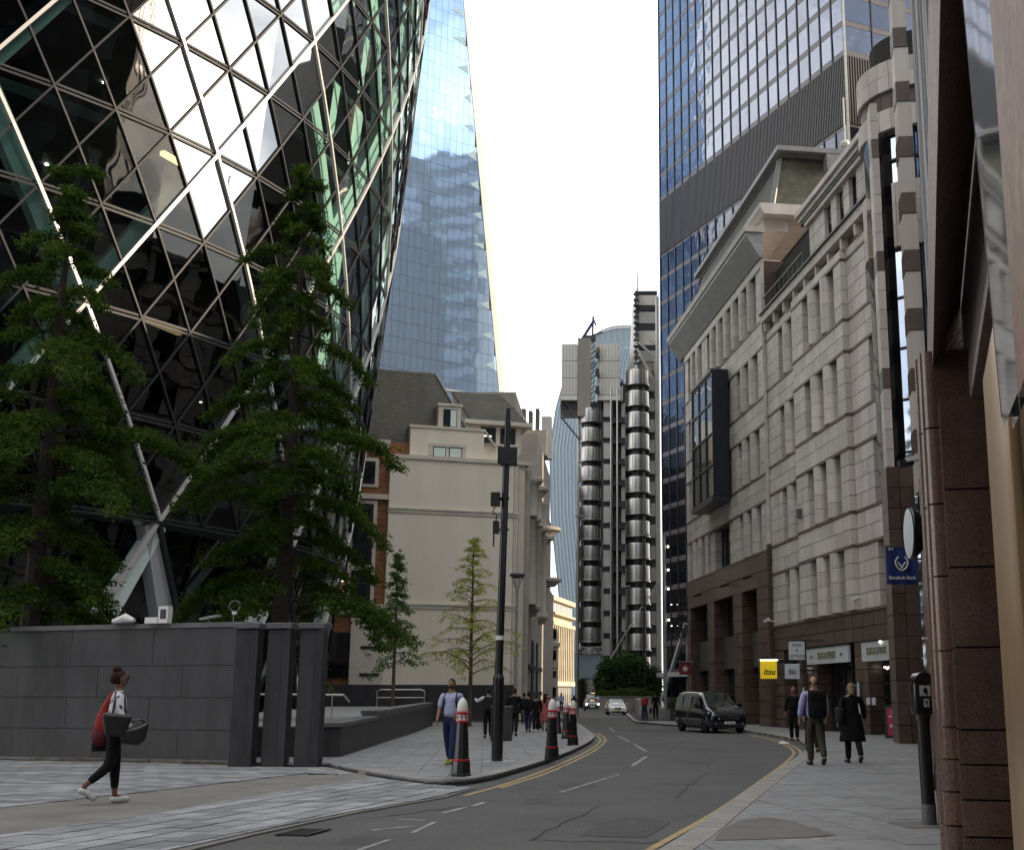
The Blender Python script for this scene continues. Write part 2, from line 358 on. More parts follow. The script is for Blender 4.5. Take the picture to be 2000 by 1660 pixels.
def leafmat(name, c1, c2, trans=.35):
    m = bpy.data.materials.new(name); m.use_nodes = True; nt = m.node_tree; N = nt.nodes; L = nt.links; N.clear()
    o = N.new('ShaderNodeOutputMaterial'); d = N.new('ShaderNodeBsdfDiffuse'); t = N.new('ShaderNodeBsdfTranslucent'); x = N.new('ShaderNodeMixShader'); x.inputs[0].default_value = trans
    g = N.new('ShaderNodeNewGeometry'); n = N.new('ShaderNodeTexNoise'); n.inputs['Scale'].default_value = .8; n.inputs['Detail'].default_value = 5
    L.new(g.outputs['Position'], n.inputs[0]); a = N.new('ShaderNodeMath'); a.operation = 'MULTIPLY_ADD'; a.inputs[1].default_value = .35; L.new(g.outputs['Random Per Island'], a.inputs[0]); L.new(n.outputs[0], a.inputs[2])
    r = N.new('ShaderNodeValToRGB'); r.color_ramp.elements[0].position = .42; r.color_ramp.elements[1].position = .88; r.color_ramp.elements[0].color = (*c1, 1); r.color_ramp.elements[1].color = (*c2, 1)
    L.new(a.outputs[0], r.inputs[0]); L.new(r.outputs[0], d.inputs[0]); L.new(r.outputs[0], t.inputs[0]); L.new(d.outputs[0], x.inputs[1]); L.new(t.outputs[0], x.inputs[2]); L.new(x.outputs[0], o.inputs[0]); MATS[name] = m
leafmat('leaf_dark', (.024, .052, .009), (.095, .150, .030), .4)
leafmat('leaf_mid', (.05, .10, .03), (.14, .22, .06))
leafmat('leaf_lime', (.30, .34, .05), (.55, .58, .15), .5)
leafmat('leaf_far', (.020, .04, .014), (.05, .085, .03), .2)
leafmat('leaf_hedge', (.03, .055, .012), (.09, .13, .035), .2)
thin_glass('gh_glass', (.55, .72, .68), .0, wob=.02)
thin_glass('gh_glass_dark', (.07, .09, .10), .0, wob=.03)
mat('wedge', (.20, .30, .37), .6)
thin_glass('shop_glass', (.35, .36, .36), .03)
mat('gh_mirror', (.40, .415, .43), .02, metal=1)
def tower_glass(name, c, rough, vary, nscale=.25, wob=0., metal=.9):
    m = mat(name, c, rough, metal=metal, vary=vary); nt = m.node_tree; N = nt.nodes; L = nt.links
    if wob:
        g = N.new('ShaderNodeNewGeometry'); n = N.new('ShaderNodeTexNoise'); n.inputs['Scale'].default_value = nscale; n.inputs['Detail'].default_value = 2; b = N.new('ShaderNodeBump'); b.inputs['Distance'].default_value = wob
        L.new(g.outputs['Position'], n.inputs[0]); L.new(n.outputs[0], b.inputs['Height']); L.new(b.outputs[0], N['Principled BSDF'].inputs['Normal'])
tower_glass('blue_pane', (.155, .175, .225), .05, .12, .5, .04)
tower_glass('blue_pane_dark_reflection', (.075, .085, .11), .05, .25, .5, .06)  # darker colour stands in for the dark reflection on the lower floors
tower_glass('scalpel_pane', (.37, .54, .80), .05, .04, .08, .10, metal=.8)
tower_glass('bow_glass', (.40, .46, .55), .04, .05, .5, .006)
mat('pale_reflection_pane', (.20, .175, .175), .25, spec=.6, col2=(.27, .24, .24), nscale=.8)  # pale grey reflection put into the pane colour
mat('blind', (.34, .33, .31), .8)
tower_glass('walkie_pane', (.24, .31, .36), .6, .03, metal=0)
mat('hazy_fin', (.34, .41, .46), .7)  # haze over the far tower is put into fin and pane colour
# ------------------------------------------------------------ ground, road, pavements
def smooth(path, n=5):
    P = [Vector((p[0], p[1])) for p in path]; P = [P[0]*2 - P[1]] + P + [P[-1]*2 - P[-2]]; o = []
    for i in range(1, len(P) - 2):
        a, b, c, d = P[i - 1:i + 3]
        for k in range(n):
            t = k/n; o.append(tuple(.5*((2*b) + (c - a)*t + (2*a - 5*b + 4*c - d)*t*t + (3*b - a - 3*c + d)*t**3)))
    o.append(tuple(P[-2])); return o
def resample(path, step):
    o = [Vector(path[0])]; acc = 0
    for a, b in zip(path[:-1], path[1:]):
        a, b = Vector(a), Vector(b); l = (b - a).length; t = step - acc
        while t <= l: o.append(a + (b - a)*(t/l)); t += step
        acc = (acc + l) % step if False else (l - (t - step))
    return o
KL = [(-4.44, 23.87), (-3.64, 22.5), (-2.85, 21.41), (-2.3, 22.79), (-1.91, 26.17), (-1.5, 30.75), (-1.08, 38.11), (-.83, 45.57), (-.84, 51.65), (-1.25, 61.27), (-2.41, 78.73), (-3.95, 96.58), (-5.58, 118.63)]
KL = [(-5.11, 25.23), (-4.44, 23.87), (-3.72, 22.55), (-3.2, 21.75), (-2.72, 21.75), (-2.3, 22.95)] + KL[4:]
KR = [(-1.5, 3), (-.45, 8), (.6, 12.33), (1.25, 15.52), (2.76, 22.79), (4.65, 31.86), (5.61, 36.9), (6.4, 42.77), (6.74, 50.16), (6.56, 59.61), (5.98, 63.76), (3.6, 71.8), (1.6, 79.5), (1.25, 84), (1.11, 96.58), (.9, 121.72)]
KLs, KRs = smooth(KL, 6), smooth(KR, 6)
def far(name, z, m, x0=-1400, x1=1400, y0=-600, y1=2200):
    b = MB(m)
    for a, c in ((y0, 10), (10, 60), (60, y1)): b.add([(x0, a, gz(a) + z), (x1, a, gz(a) + z), (x1, c, gz(c) + z), (x0, c, gz(c) + z)], [(0, 1, 2, 3)])
    return tag(b.build(name), kind='structure')
far('ground', -.16, 'asphalt_patch')
ground_poly('road', [(-30, -30), (12, -30), (14, 40), (14, 262), (-34, 262), (-34, 100), (-12, 60), (-12, 34), (-40, 50), (-60, 20)], -.10, 'asphalt')
plaza = [(-6.3, 27.85)] + KLs + [(-8, 160), (-70, 160), (-70, 52), (-15.15, 31.12), (-10.77, 29.52), (-7.06, 27.64)]
pav_l = ground_poly('pavement_left', plaza, -.03, 'joint', thick=.1)
pav_r = ground_poly('pavement_right', KRs + [(2.4, 170), (40, 170), (40, -6), (-3, -6)], -.03, 'joint', thick=.1)
Bl = Blocks('paving_slab', pav_l, 260)
tile_ground(Bl, [(-6.3, 27.85)] + KLs[:60] + [(-1.25, 61), (-2.4, 78), (-30, 78), (-30, 37), (-15.15, 31.12), (-10.77, 29.52), (-7.06, 27.64)], R(96), .9, .6, 0, 'paving', gap=.01)
Bl.finish()
Br = Blocks('paving_slab', pav_r, 260)
tile_ground(Br, [p for p in KRs if p[1] < 82] + [(12, 82), (12, 44), (10, 41), (3.2, 11.4), (.5, -2), (-2.2, -2)], R(98), .95, .62, 0, 'paving', gap=.009, yr=(-2, 82))
Br.finish()
def kerb(parent, path, y0, y1, side, taper=None):
    B = Blocks('kerb_stone', parent, 150); pts = resample(path, .9)
    for a, b in zip(pts[:-1], pts[1:]):
        if not (y0 <= a.y <= y1): continue
        t = (b - a).normalized(); n = Vector((-t.y, t.x))*side
        a2, b2 = a + t*.006, b - t*.006; w = .30
        top = .006; q = [a2, b2, b2 + n*w, a2 + n*w]
        if side < 0: q = q[::-1]
        vv = [(p.x, p.y, gz(p.y) - .13) for p in q] + [(p.x, p.y, gz(p.y) + top) for p in q]
        B.poly(vv, [(4, 5, 6, 7), (0, 1, 5, 4), (1, 2, 6, 5), (2, 3, 7, 6), (3, 0, 4, 7), (3, 2, 1, 0)], 'kerb', .9)
    B.finish()
kerb(pav_l, KLs, 0, 110, 1); kerb(pav_r, KRs, 3, 120, -1)
def ribbon(name, path, wd, dz, m, label=None, parent=None):
    P = smooth(path, 6) if len(path) > 2 else path; b = MB(m); P = [Vector(p) for p in P]; vs = []
    for i, p in enumerate(P):
        t = (P[min(i + 1, len(P) - 1)] - P[max(i - 1, 0)]).normalized(); n = Vector((-t.y, t.x))*wd/2
        vs += [(p.x + n.x, p.y + n.y, gz(p.y) + dz), (p.x - n.x, p.y - n.y, gz(p.y) + dz)]
    b.add(vs, [(2*i + 1, 2*i + 3, 2*i + 2, 2*i) for i in range(len(P) - 1)]); return tag(b.build(name, parent), kind='structure')
ribbon('yellow_line', [(-.3, 9.5), (.40, 12.6), (1.42, 17.0), (3.0, 24.7), (4.42, 31.9), (5.30, 37.3), (5.86, 43.5), (6.1, 50), (6.0, 56)], .09, -.094, 'yellow_line')
ribbon('yellow_line', [(-.12, 9.4), (.58, 12.5), (1.60, 16.9), (3.18, 24.6), (4.60, 31.8), (5.48, 37.2), (6.06, 43.5), (6.3, 50), (6.2, 56)], .09, -.094, 'yellow_line')
ribbon('yellow_line', [(-2.3, 19.4), (-1.98, 21.6), (-1.6, 25.2), (-1.2, 30.5), (-.80, 37.5), (-.55, 45.5), (-.62, 52), (-1.0, 60)], .09, -.094, 'yellow_line')
ribbon('yellow_line', [(-1.9, 21.2), (-1.42, 25.2), (-1.02, 30.4), (-.62, 37.4), (-.37, 45.5), (-.42, 52), (-.8, 60)], .09, -.094, 'yellow_line')
for a, b_, wd in [((-.86, 20.19), (.1, 25.23), .06), ((.41, 28.73), (.85, 33.7), .1), ((.94, 37.29), (.68, 43.85), .1), ((.57, 46.79), (.16, 54.9), .1), ((-2.21, 16.38), (-2.0, 17.4), .07), ((-2.2, 13.9), (-2.14, 15.19), .06), ((-2.46, 12.33), (-2.33, 13.24), .06), ((-2.65, 15.52), (-2.3, 15.39), .08), ((-1.95, 17.5), (-1.85, 18.2), .08), ((-2.7, 14.2), (-2.3, 14.7), .08), ((0.0, 62), (-.3, 70), .1), ((-1.0, 48), (-.2, 47.6), .5), ((2.4, 90), (1.0, 90.3), .3)]:
    ribbon('road_marking', [a, b_], wd, -.0945, 'white_line')
ground_poly('tarmac_patch', [(-.38, 13.64), (-.2, 14.9), (.1, 15.9), (.4, 15.7), (.67, 15.19), (.5, 14.2), (.32, 13.43)], -.0955, 'asphalt_patch')
ground_poly('tarmac_patch', [(1.6, 60), (4.8, 60.5), (3.9, 66), (.6, 66)], -.0955, 'asphalt_patch')
ground_poly('tarmac_patch', [(.95, 12.2), (1.1, 13.2), (1.42, 14.3), (1.72, 14.65), (1.9, 14.4), (2.12, 13.35), (2.2, 12.7), (1.79, 12.41)], .0065, 'paving_dark')
# raised side-street table: two bands of stone setts and the worn strip between
table = ground_poly('crossing_table', [(-60, 48), (-15.15, 31.12), (-10.77, 29.52), (-7.06, 27.64), (-6.3, 27.8), (-5.11, 25.23), (-4.44, 23.87), (-3.7, 22.55), (-3.1, 21.7), (-2.3, 21.0), (-2.52, 18.92), (-3.29, 16.36), (-3.83, 13.64), (-4.05, 12.15), (-4.6, 6), (-60, 6)], -.098, 'strip', thick=.02)
for v in table.data.vertices: v.co.z += .018 if v.co.z > gz(v.co.y) - .11 else 0
Bs = Blocks('stone_sett', table, 300)
ang = math.atan2(24.0 - 13.44, -4.47 + 6.46)
low = [(-7.3, 9.5), (-6.46, 13.44), (-5.79, 15.99), (-5.37, 19.03), (-4.5, 23.7), (-3.7, 22.5), (-3.1, 21.7), (-2.35, 20.9), (-2.60, 18.92), (-3.37, 16.36), (-3.93, 13.64), (-4.2, 12.15), (-4.6, 9.5)]
ground_poly('sett_bedding', low, -.077, 'joint', parent=table)
tile_ground(Bs, low, ang, .62, .36, -.066, 'sett', gap=.03, jit=.003)
Bs.finish()
Bs = Blocks('stone_sett', table, 300)
up = [(-40, 38.5), (-15.15, 31.0), (-10.77, 29.4), (-7.06, 27.5), (-6.35, 27.6), (-5.2, 25.1), (-5.3, 24.6), (-6.13, 25.23), (-7.31, 20.12), (-8.17, 16.92), (-10, 12), (-30, 12)]
ground_poly('sett_bedding', up, -.077, 'joint', parent=table)
tile_ground(Bs, [p for p in up], R(158), .62, .34, -.066, 'sett', gap=.03, jit=.003, yr=(14, 33))
Bs.finish()
ribbon('yellow_line', [(-15.3, 30.95), (-10.85, 29.3), (-7.2, 27.5)], .10, -.062, 'yellow_line')
# kerb along the foot of the grey wall
def wall_kerb():
    B = Blocks('kerb_stone', pav_l, 60); pts = resample([(-24, 34.4), (-15.15, 31.12), (-10.77, 29.52), (-7.06, 27.64), (-6.35, 27.75)], 1.0)
    for a, b in zip(pts[:-1], pts[1:]):
        t = (b - a).normalized(); n = Vector((-t.y, t.x)); a2, b2 = a + t*.006, b - t*.006
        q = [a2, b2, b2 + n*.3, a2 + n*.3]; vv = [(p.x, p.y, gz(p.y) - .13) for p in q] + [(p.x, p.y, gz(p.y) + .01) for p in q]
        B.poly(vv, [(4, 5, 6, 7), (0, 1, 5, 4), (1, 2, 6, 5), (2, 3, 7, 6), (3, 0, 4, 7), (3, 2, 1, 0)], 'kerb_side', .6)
    B.finish()
wall_kerb()
g = thing('drain_cover', 'dark iron gully grate set in the road beside the stone setts', 'drain cover', (-3.38, 13.9, 0), R(80))
b = MB('black_matt'); z = gz(13.9) - .092
for i in range(9): b.bx(-.30 + i*.07, -.27 + i*.07, -.15, .15, z, z + .014)
b.bx(-.33, .32, -.18, -.15, z, z + .016); b.bx(-.33, .32, .15, .18, z, z + .016); b.build('grate', g)
# ------------------------------------------------------------ grey granite wall, fins and planter
W0, W1 = Vector((-40, 40.3)), Vector((-8.75, 28.95))
fw = Fr(W1, (W1 - W0)*-1); fw.n = Vector((-fw.u.y, fw.u.x, 0))
if fw.n.y > 0: fw.n = -fw.n
wall = thing('granite_wall', 'long dark grey granite wall behind the woman with bags', 'wall', (W1.x, W1.y, 0)); wall.location = (0, 0, 0)
b = MB('joint'); b.box(fw, .04, 30, -.75, -.07, -.3, 3.02); b.build('core', wall)
B = Blocks('granite_panel', wall, 120); zz = [-.12, .62, 1.36, 2.1, 2.98]
for r in range(4):
    s = -.0 if r % 2 else -.9
    while s < 28:
        a = max(s, 0); e = s + 2.5
        B.box(fw, a + .006, e - .006, -.10, random.uniform(-.002, .002), zz[r] + .006, zz[r + 1] - .006, 'granite_grey'); s += 2.5
    B.box(fw, -.07, .0, -.78, .0, zz[r] + .006, zz[r + 1] - .006, 'granite_grey')
B.finish()
b = MB('cap_grey')
for k in range(12): b.box(fw, k*2.5 - .09, (k + 1)*2.5 - .10, -.84, .04, 2.985, 3.10)
b.build('coping', wall)
def fin(x0, x1, label):
    t = thing('granite_fin', label, 'pillar', (0, 0, 0), 0, 'grey granite fins at the end of the wall')
    y = 28.3; f = Fr((x0, y - .25), (1, -.12)); w = x1 - x0
    b = MB(['granite_grey']); b.box(f, 0, w*.62, -.42, -.0, -.3, 2.86); o = b.build('shaft', t); bevel(o, .012, 1)
    b = MB(['granite_grey']); b.box(f, w*.62 + .004, w*.92, -.44, -.12, -.3, 2.84); b.build('side_panel', t)
    b = MB('cap_grey'); b.box(f, -.03, w*.92 + .03, -.48, .04, 2.87, 3.0); bevel(b.build('coping', t), .012, 1)
f0 = lambda s: s
fin(-8.42, -7.84, 'grey granite fin nearest the long grey wall'); fin(-7.70, -7.12, 'middle of the three grey granite fins beside the long wall'); fin(-6.98, -6.38, 'grey granite fin nearest the low planter wall')
# n of Fr points towards +y for u=(1,..): shift fins so their face looks at the street
pw = thing('planter_wall', 'low dark granite planter wall running back along the pavement', 'planter')
P0, P1 = Vector((-6.75, 31.0)), Vector((-10.3, 71)); fp = Fr(P0, P1 - P0); fp.n = -fp.n
b = MB('joint'); b.box(fp, .05, 41, -6, -.06, -.6, .62); b.build('core', pw)
B = Blocks('granite_panel', pw, 80); s = 0
while s < 40: B.box(fp, s + .006, s + 1.494, -.08, .0, -.55, .64, 'granite_grey'); s += 1.5
fe = Fr((P0.x - .9, P0.y - .02), (1, 0.04)); fe.n = -fe.n
B.box(fe, 0, .9, -.06, .02, -.4, .64, 'granite_grey'); B.box(fe, -3, -.01, -.06, .02, -.4, .64, 'granite_grey'); B.finish()
b = MB('cap_grey'); b.box(fp, -.05, 9, -.55, .04, .645, .74); b.box(fp, 9.01, 40, -.55, .05, .80, .90); b.box(fp, 9, 40, -.5, 0, .645, .795); b.build('coping', pw)
b = MB('paving'); b.box(fp, .3, 41, -6, -.56, .6, .66); b.build('deck', pw)
h = thing('handrail', 'short steel handrail standing on the low planter wall', 'handrail')
b = MB('steel_matt'); rail = [(-7.3 + x*.0, 0, 0) for x in range(1)]
pts = [Vector((-9.6, 38.0, 1.30)), Vector((-8.2, 37.0, 1.32)), Vector((-8.75, 37.6, 1.32))]
b.tube([(-10.3, 36.2, 1.42), (-7.9, 36.4, 1.40), (-7.75, 36.5, 1.2)], .035, 8); b.build('rail', h)
for x in (-10.1, -8.9, -8.2): b = MB('steel_matt'); b.tube([(x, 36.3, .66), (x, 36.3, 1.38)], .02, 6); b.build('post', h)
h = thing('handrail', 'pale hoop barrier near the grey plinth of the cream building', 'barrier')
b = MB('steel_matt'); b.tube([(-13.7, 72, .6), (-13.7, 72, 1.5), (-13.5, 72, 1.6), (-11.2, 72.3, 1.6), (-11.0, 72.3, 1.5), (-11.0, 72.3, .6)], .04, 6); b.tube([(-13.7, 72, 1.15), (-11, 72.3, 1.15)], .03, 6); b.build('hoop', h)
# things on top of the long wall
t = thing('floodlight', 'pale floodlight lying on top of the grey wall near the woman', 'light', (-11.95, 30.0, 3.10), R(-20))
b = MB('white_paint'); b.tube([(-.3, 0, .06), (.05, 0, .14), (.32, 0, .08)], [.07, .12, .05], 8); b.build('housing', t); b = MB('dark_metal'); b.bx(-.3, .35, -.08, .08, 0, .03); b.build('bracket', t)
t = thing('utility_box', 'white box with a small dark picture standing on the grey wall', 'box', (-10.95, 29.65, 3.10), R(-20))
b = MB('white_paint'); b.bx(-.35, .02, -.1, .1, 0, .14); b.bx(.02, .30, -.08, .08, 0, .40); b.build('casing', t); b = MB('dark_metal'); b.bx(.08, .25, -.086, -.081, .1, .33); b.build('panel', t)
t = thing('floodlight', 'flat grey tilted floodlight on the grey wall', 'light', (-9.6, 29.25, 3.1), R(-20))
b = MB('lead'); b.bar((-.25, 0, .08), (.25, 0, .15), .16, .05); b.build('housing', t); b = MB('dark_metal'); b.bx(-.03, .03, -.03, .03, 0, .1); b.build('stem', t)
t = thing('camera_mast', 'small black ring-topped camera on the corner of the grey wall', 'camera', (-8.95, 29.0, 3.1))
b = MB('black_paint'); b.tube([(0, 0, 0), (0, 0, .22)], .03, 6); b.build('stem', t)
b = MB('black_paint'); b.tube([(math.cos(a*math.pi/5)*.13, 0, .36 + math.sin(a*math.pi/5)*.13) for a in range(11)], .022, 6); b.build('ring', t)
b = MB('white_paint'); b.bx(-.05, .05, -.04, .04, .17, .24); b.build('head', t)

# repair seams, cracks and stains in the road
rr_ = random.Random(9)
for a, b_ in (((-.9, 13.2), (.5, 13.0)), ((-.9, 13.2), (-.2, 17.5)), ((.9, 19), (1.9, 26)), ((-.6, 33), (1.2, 34.5)), ((-1.6, 24.6), (-.3, 24.9)), ((1.5, 36), (2.6, 48)), ((-2.9, 15.8), (-1.9, 17.9)), ((3.4, 40), (4.6, 41)), ((2.0, 28), (2.6, 33))):
    n = 9; P = [(a[0] + (b_[0] - a[0])*q/n + rr_.uniform(-.04, .04), a[1] + (b_[1] - a[1])*q/n + rr_.uniform(-.1, .1)) for q in range(n + 1)]
    ribbon('road_seam', P, rr_.uniform(.018, .035), -.0962, 'joint')
for x, y, r in ((-.7, 21.7, .5), (.3, 15.0, .35), (1.9, 30, .6), (2.9, 38.5, .7), (-1.1, 18.4, .3), (.9, 43, .7), (-2.6, 13.2, .3)):
    ground_poly('road_stain', [(x + r*rr_.uniform(.5, 1)*math.cos(q*math.pi/5), y + 2.2*r*rr_.uniform(.5, 1)*math.sin(q*math.pi/5)) for q in range(10)], -.0968, 'asphalt_patch')
for x, y in ((1.15, 22.4), (-1.0, 28.2)):
    t = thing('manhole_cover', 'round iron manhole cover in the road ' + ('nearer the right kerb' if x > 0 else 'near the bollards'), 'manhole cover', (x, y, gz(y) - .0985)); b = MB('black_matt'); b.lathe((0, 0, 0), [(.001, .004), (.26, .004), (.30, .004), (.30, .0)], 20); b.build('plate', t)
# ------------------------------------------------------------ round glass tower with the diagonal lattice
GC = Vector((-49.37, 68.09)); GPH, GZ0, GDZ = -.6362, 8.72, 4.149; GN = 84; GD = 2*math.pi/GN
def gr(z):
    return 32.5 + .1249*z - .0005*z*z
def gp(k, i, off=0.):
    z = GZ0 + GDZ*k; a = GPH + GD*i; r = gr(z) + off
    return Vector((GC.x + r*math.cos(a), GC.y + r*math.sin(a), z))
gh = thing('round_glass_tower', 'huge curved glass tower with diagonal lattice of triangular and diamond panes', 'tower')
KT = 24
def facing(i):
    a = GPH + GD*i; return math.cos(a)*-GC.x*-1 if False else (math.cos(a)*(0 - GC.x) + math.sin(a)*(0 - GC.y)) > 4
I0, I1 = -22, 22
inframe = range(-22, 26)
B = Blocks('window_pane', gh, 300)
def pane_mat(k, ic):
    # mirror panes set by hand where bright sky is reflected, clear tinted panes elsewhere
    ba = (ic - k); ap = ic + k
    if -9.2 <= ba <= -1.0 and 4.9 <= ap <= (9.2 if k < 5 else 11.2): return 'gh_mirror'
    return 'gh_glass' if (((ba - 2) % 8) < 4 or ap > 9) else 'gh_glass_dark'
for k in range(0, KT):
    for i in range(GN):
        ii = i if i <= GN//2 else i - GN
        a = GPH + GD*ii
        view = (math.cos(a)*(-GC.x) + math.sin(a)*(-GC.y))
        if view < -18: continue      # the far side of the drum cannot be seen
        P00, P10, P01, P11 = gp(k, ii), gp(k, ii + 1), gp(k + 1, ii), gp(k + 1, ii + 1)
        c = gp(k + .5, ii + .5); c2 = gp(k + .5, ii - .5)
        sz = 3.0
        B.poly([P00, P10, c], [(0, 1, 2)], pane_mat(k + .15, ii + .5), sz)
        B.poly([P01, P11, c], [(0, 2, 1)], pane_mat(k + .85, ii + .5), sz)
        B.poly([P00, c, P01, c2], [(0, 1, 2), (0, 2, 3)], pane_mat(k + .5, ii + .0), sz*1.2)
B.finish()
def spiral(sgn, c, wd, m, nm, k0=0, k1=KT, off=.06):
    b = MB(m)
    for k in range(k0, k1):
        for h in (0, .5):
            p, q = gp(k + h, (c + sgn*(k + h)), off), gp(k + h + .5, (c + sgn*(k + h + .5)), off)
            nrm = Vector((p.x - GC.x, p.y - GC.y, 0)).normalized(); b.bar(p, q, wd, .14, side=(q - p).cross(nrm))
    return b.build(nm, gh)
vis = lambda i: (math.cos(GPH + GD*i)*(-GC.x) + math.sin(GPH + GD*i)*(-GC.y)) > -25
for c in range(-42, 42):
    for sgn in (1, -1):
        prim = ((c - 2) % 4 == 0)
        ks = [k for k in range(KT) if vis((c + sgn*k + 42) % 84 - 42)]
        if not ks: continue
        spiral(sgn, c, .14 if prim else .085, 'gh_silver' if prim else 'gh_mull', 'bright_mullion' if prim else 'diagonal_mullion', min(ks), max(ks) + 1, .09 if prim else .04)
for k in range(0, KT):
    b = MB(['gh_mull'])
    for i in range(-32, 36):
        for zo in (-.09, .09): b.bar(gp(k, i, .05) + Vector((0, 0, zo)), gp(k, i + 1, .05) + Vector((0, 0, zo)), .05, .1)
    b.build('ring_transom', gh)
# interior: floors, ceiling lights, core, leaning perimeter columns behind the glass
for k in range(1, KT*1):
    z = GZ0 + GDZ*k; r = gr(z) - .9; b = MB('gh_floor')
    vo = []
    n = 60; 
    for zz in (z - .45, z + .05):
        for j in range(n): a = -2.2 + 3.6*j/(n - 1); notch = (1.0 if (j//3) % 3 else .86); vo.append((GC.x + r*notch*math.cos(a), GC.y + r*notch*math.sin(a), zz))
        for j in range(n): a = -2.2 + 3.6*j/(n - 1); vo.append((GC.x + 13*math.cos(a), GC.y + 13*math.sin(a), zz))
    fs = []
    for j in range(n - 1):
        fs += [(j, j + 1, n + j + 1, n + j), (2*n + j, 3*n + j, 3*n + j + 1, 2*n + j + 1), (j, 2*n + j, 2*n + j + 1, j + 1)]
    b.add(vo, fs); b.build('floor_slab', gh)
    if k < 16:
        b = MB('pin_light')
        for q in range(4):
            a = GPH + random.uniform(-.9, 1.2); rr = r - random.uniform(1, 6); x, y = GC.x + rr*math.cos(a), GC.y + rr*math.sin(a)
            b.bx(x - .06, x + .06, y - .06, y + .06, z - .52, z - .47)
        b.build('ceiling_light', gh)
b = MB('gh_core'); b.lathe((GC.x, GC.y, 0), [(15, -1), (15, 106)], 32); b.build('core', gh)
for k, a0 in ((2, -.40), (4, -.42), (0.3, -.52)):
    z = GZ0 + GDZ*k + 2.2; b = MB('warm_light'); r = gr(z) - 6
    b.bar((GC.x + r*math.cos(a0), GC.y + r*math.sin(a0), z), (GC.x + r*math.cos(a0 + .09), GC.y + r*math.sin(a0 + .09), z), .28, .22); b.build('light_strip', gh)
def column(sgn, c, k0, k1, wd=.95, m='gh_column', nm='leaning_column'):
    b = MB(m)
    for k in range(k0, k1):
        p, q = gp(k, c + sgn*k, -.75), gp(k + 1, c + sgn*(k + 1), -.75); nrm = Vector((p.x - GC.x, p.y - GC.y, 0)).normalized()
        b.bar(p, q, wd, .5, side=(q - p).cross(nrm))
    b.build(nm, gh)
for c in range(-42, 42):
    if (c - 2) % 4 == 0:
        for sgn in (1, -1):
            ks = [k for k in range(KT) if vis((c + sgn*k + 42) % 84 - 42)]
            if ks: column(sgn, c, min(ks), min(max(ks) + 1, KT))
# the A-frames at street level, each a pair of clad legs with bright edge trims
for c in range(-30, 31, 4):
    if not vis(c): continue
    for sgn in (-1, 1):
        ap, ft = gp(0, c + 0, .0), gp(-2.15, c + 2*1 - 2 + sgn*2.15, .0)
        i2 = c + 2
    # apexes sit on ring 0 at i = 2 mod 4
for c in [x for x in range(-30, 34) if (x - 2) % 4 == 0 and vis(x)]:
    for sgn in (-1, 1):
        ap, ft = gp(0, c, -.05), gp(-2.2, c + sgn*2.0, -.05); nrm = Vector((ap.x - GC.x, ap.y - GC.y, 0)).normalized()
        sd = (ft - ap).cross(nrm).normalized(); inn = sd*(1 if sd.dot(gp(0, c - sgn*1) - ap) > 0 else -1)
        b = MB('gh_leg' if sgn > 0 else 'gh_column'); A, F = ap + inn*.1, ft + inn*.1
        b.add([A - nrm*.1, A + inn*.55 - nrm*.1, F + inn*1.35 - nrm*.1, F - nrm*.1, A - nrm*.7, A + inn*.55 - nrm*.7, F + inn*1.35 - nrm*.7, F - nrm*.7], MB.BF)
        b.build('clad_leg', gh)
        b = MB('gh_silver' if sgn < 0 else 'gh_mull'); b.bar(ap, ft, .22, .2, side=sd); b.build('leg_trim', gh)
b = MB('glass_black')
for i in range(-32, 36): b.poly([gp(-2.2, i, -3.4), gp(-2.2, i + 1, -3.4), gp(0, i + 1, -2.2), gp(0, i, -2.2)])
b.build('lobby_glazing', gh)
b = MB('gh_core')
for i in range(-32, 36): b.poly([gp(0, i, -2.4), gp(0, i + 1, -2.4), gp(0, i + 1, 0), gp(0, i, 0)])
b.build('lobby_soffit', gh)
for i in range(-14, 12, 2):
    b = MB('gh_mull'); b.bar(gp(-2.2, i, -3.3), gp(0, i, -2.1), .12, .12); b.build('lobby_mullion', gh)
b = MB('pin_light')
for q in range(16):
    i = random.uniform(-8, 8); b.bar(gp(-.35, i, -3.2), gp(-.35, i + .25, -3.2), .05)
b.build('lobby_light', gh)

rb_ = random.Random(77)      # pale blinds hanging behind some panes on the right-hand side
for k in range(1, 13):
    for i in range(3, 16):
        if rb_.random() < (.34 if i > 5 else .14):
            a = rb_.uniform(.15, .5); b = MB('gh_column'); b.poly([gp(k + .02, i + .1, -.35), gp(k + .02, i + .1 + a, -.35), gp(k + .85, i + .1 + a, -.35), gp(k + .85, i + .1, -.35)]); b.build('window_blind', gh)
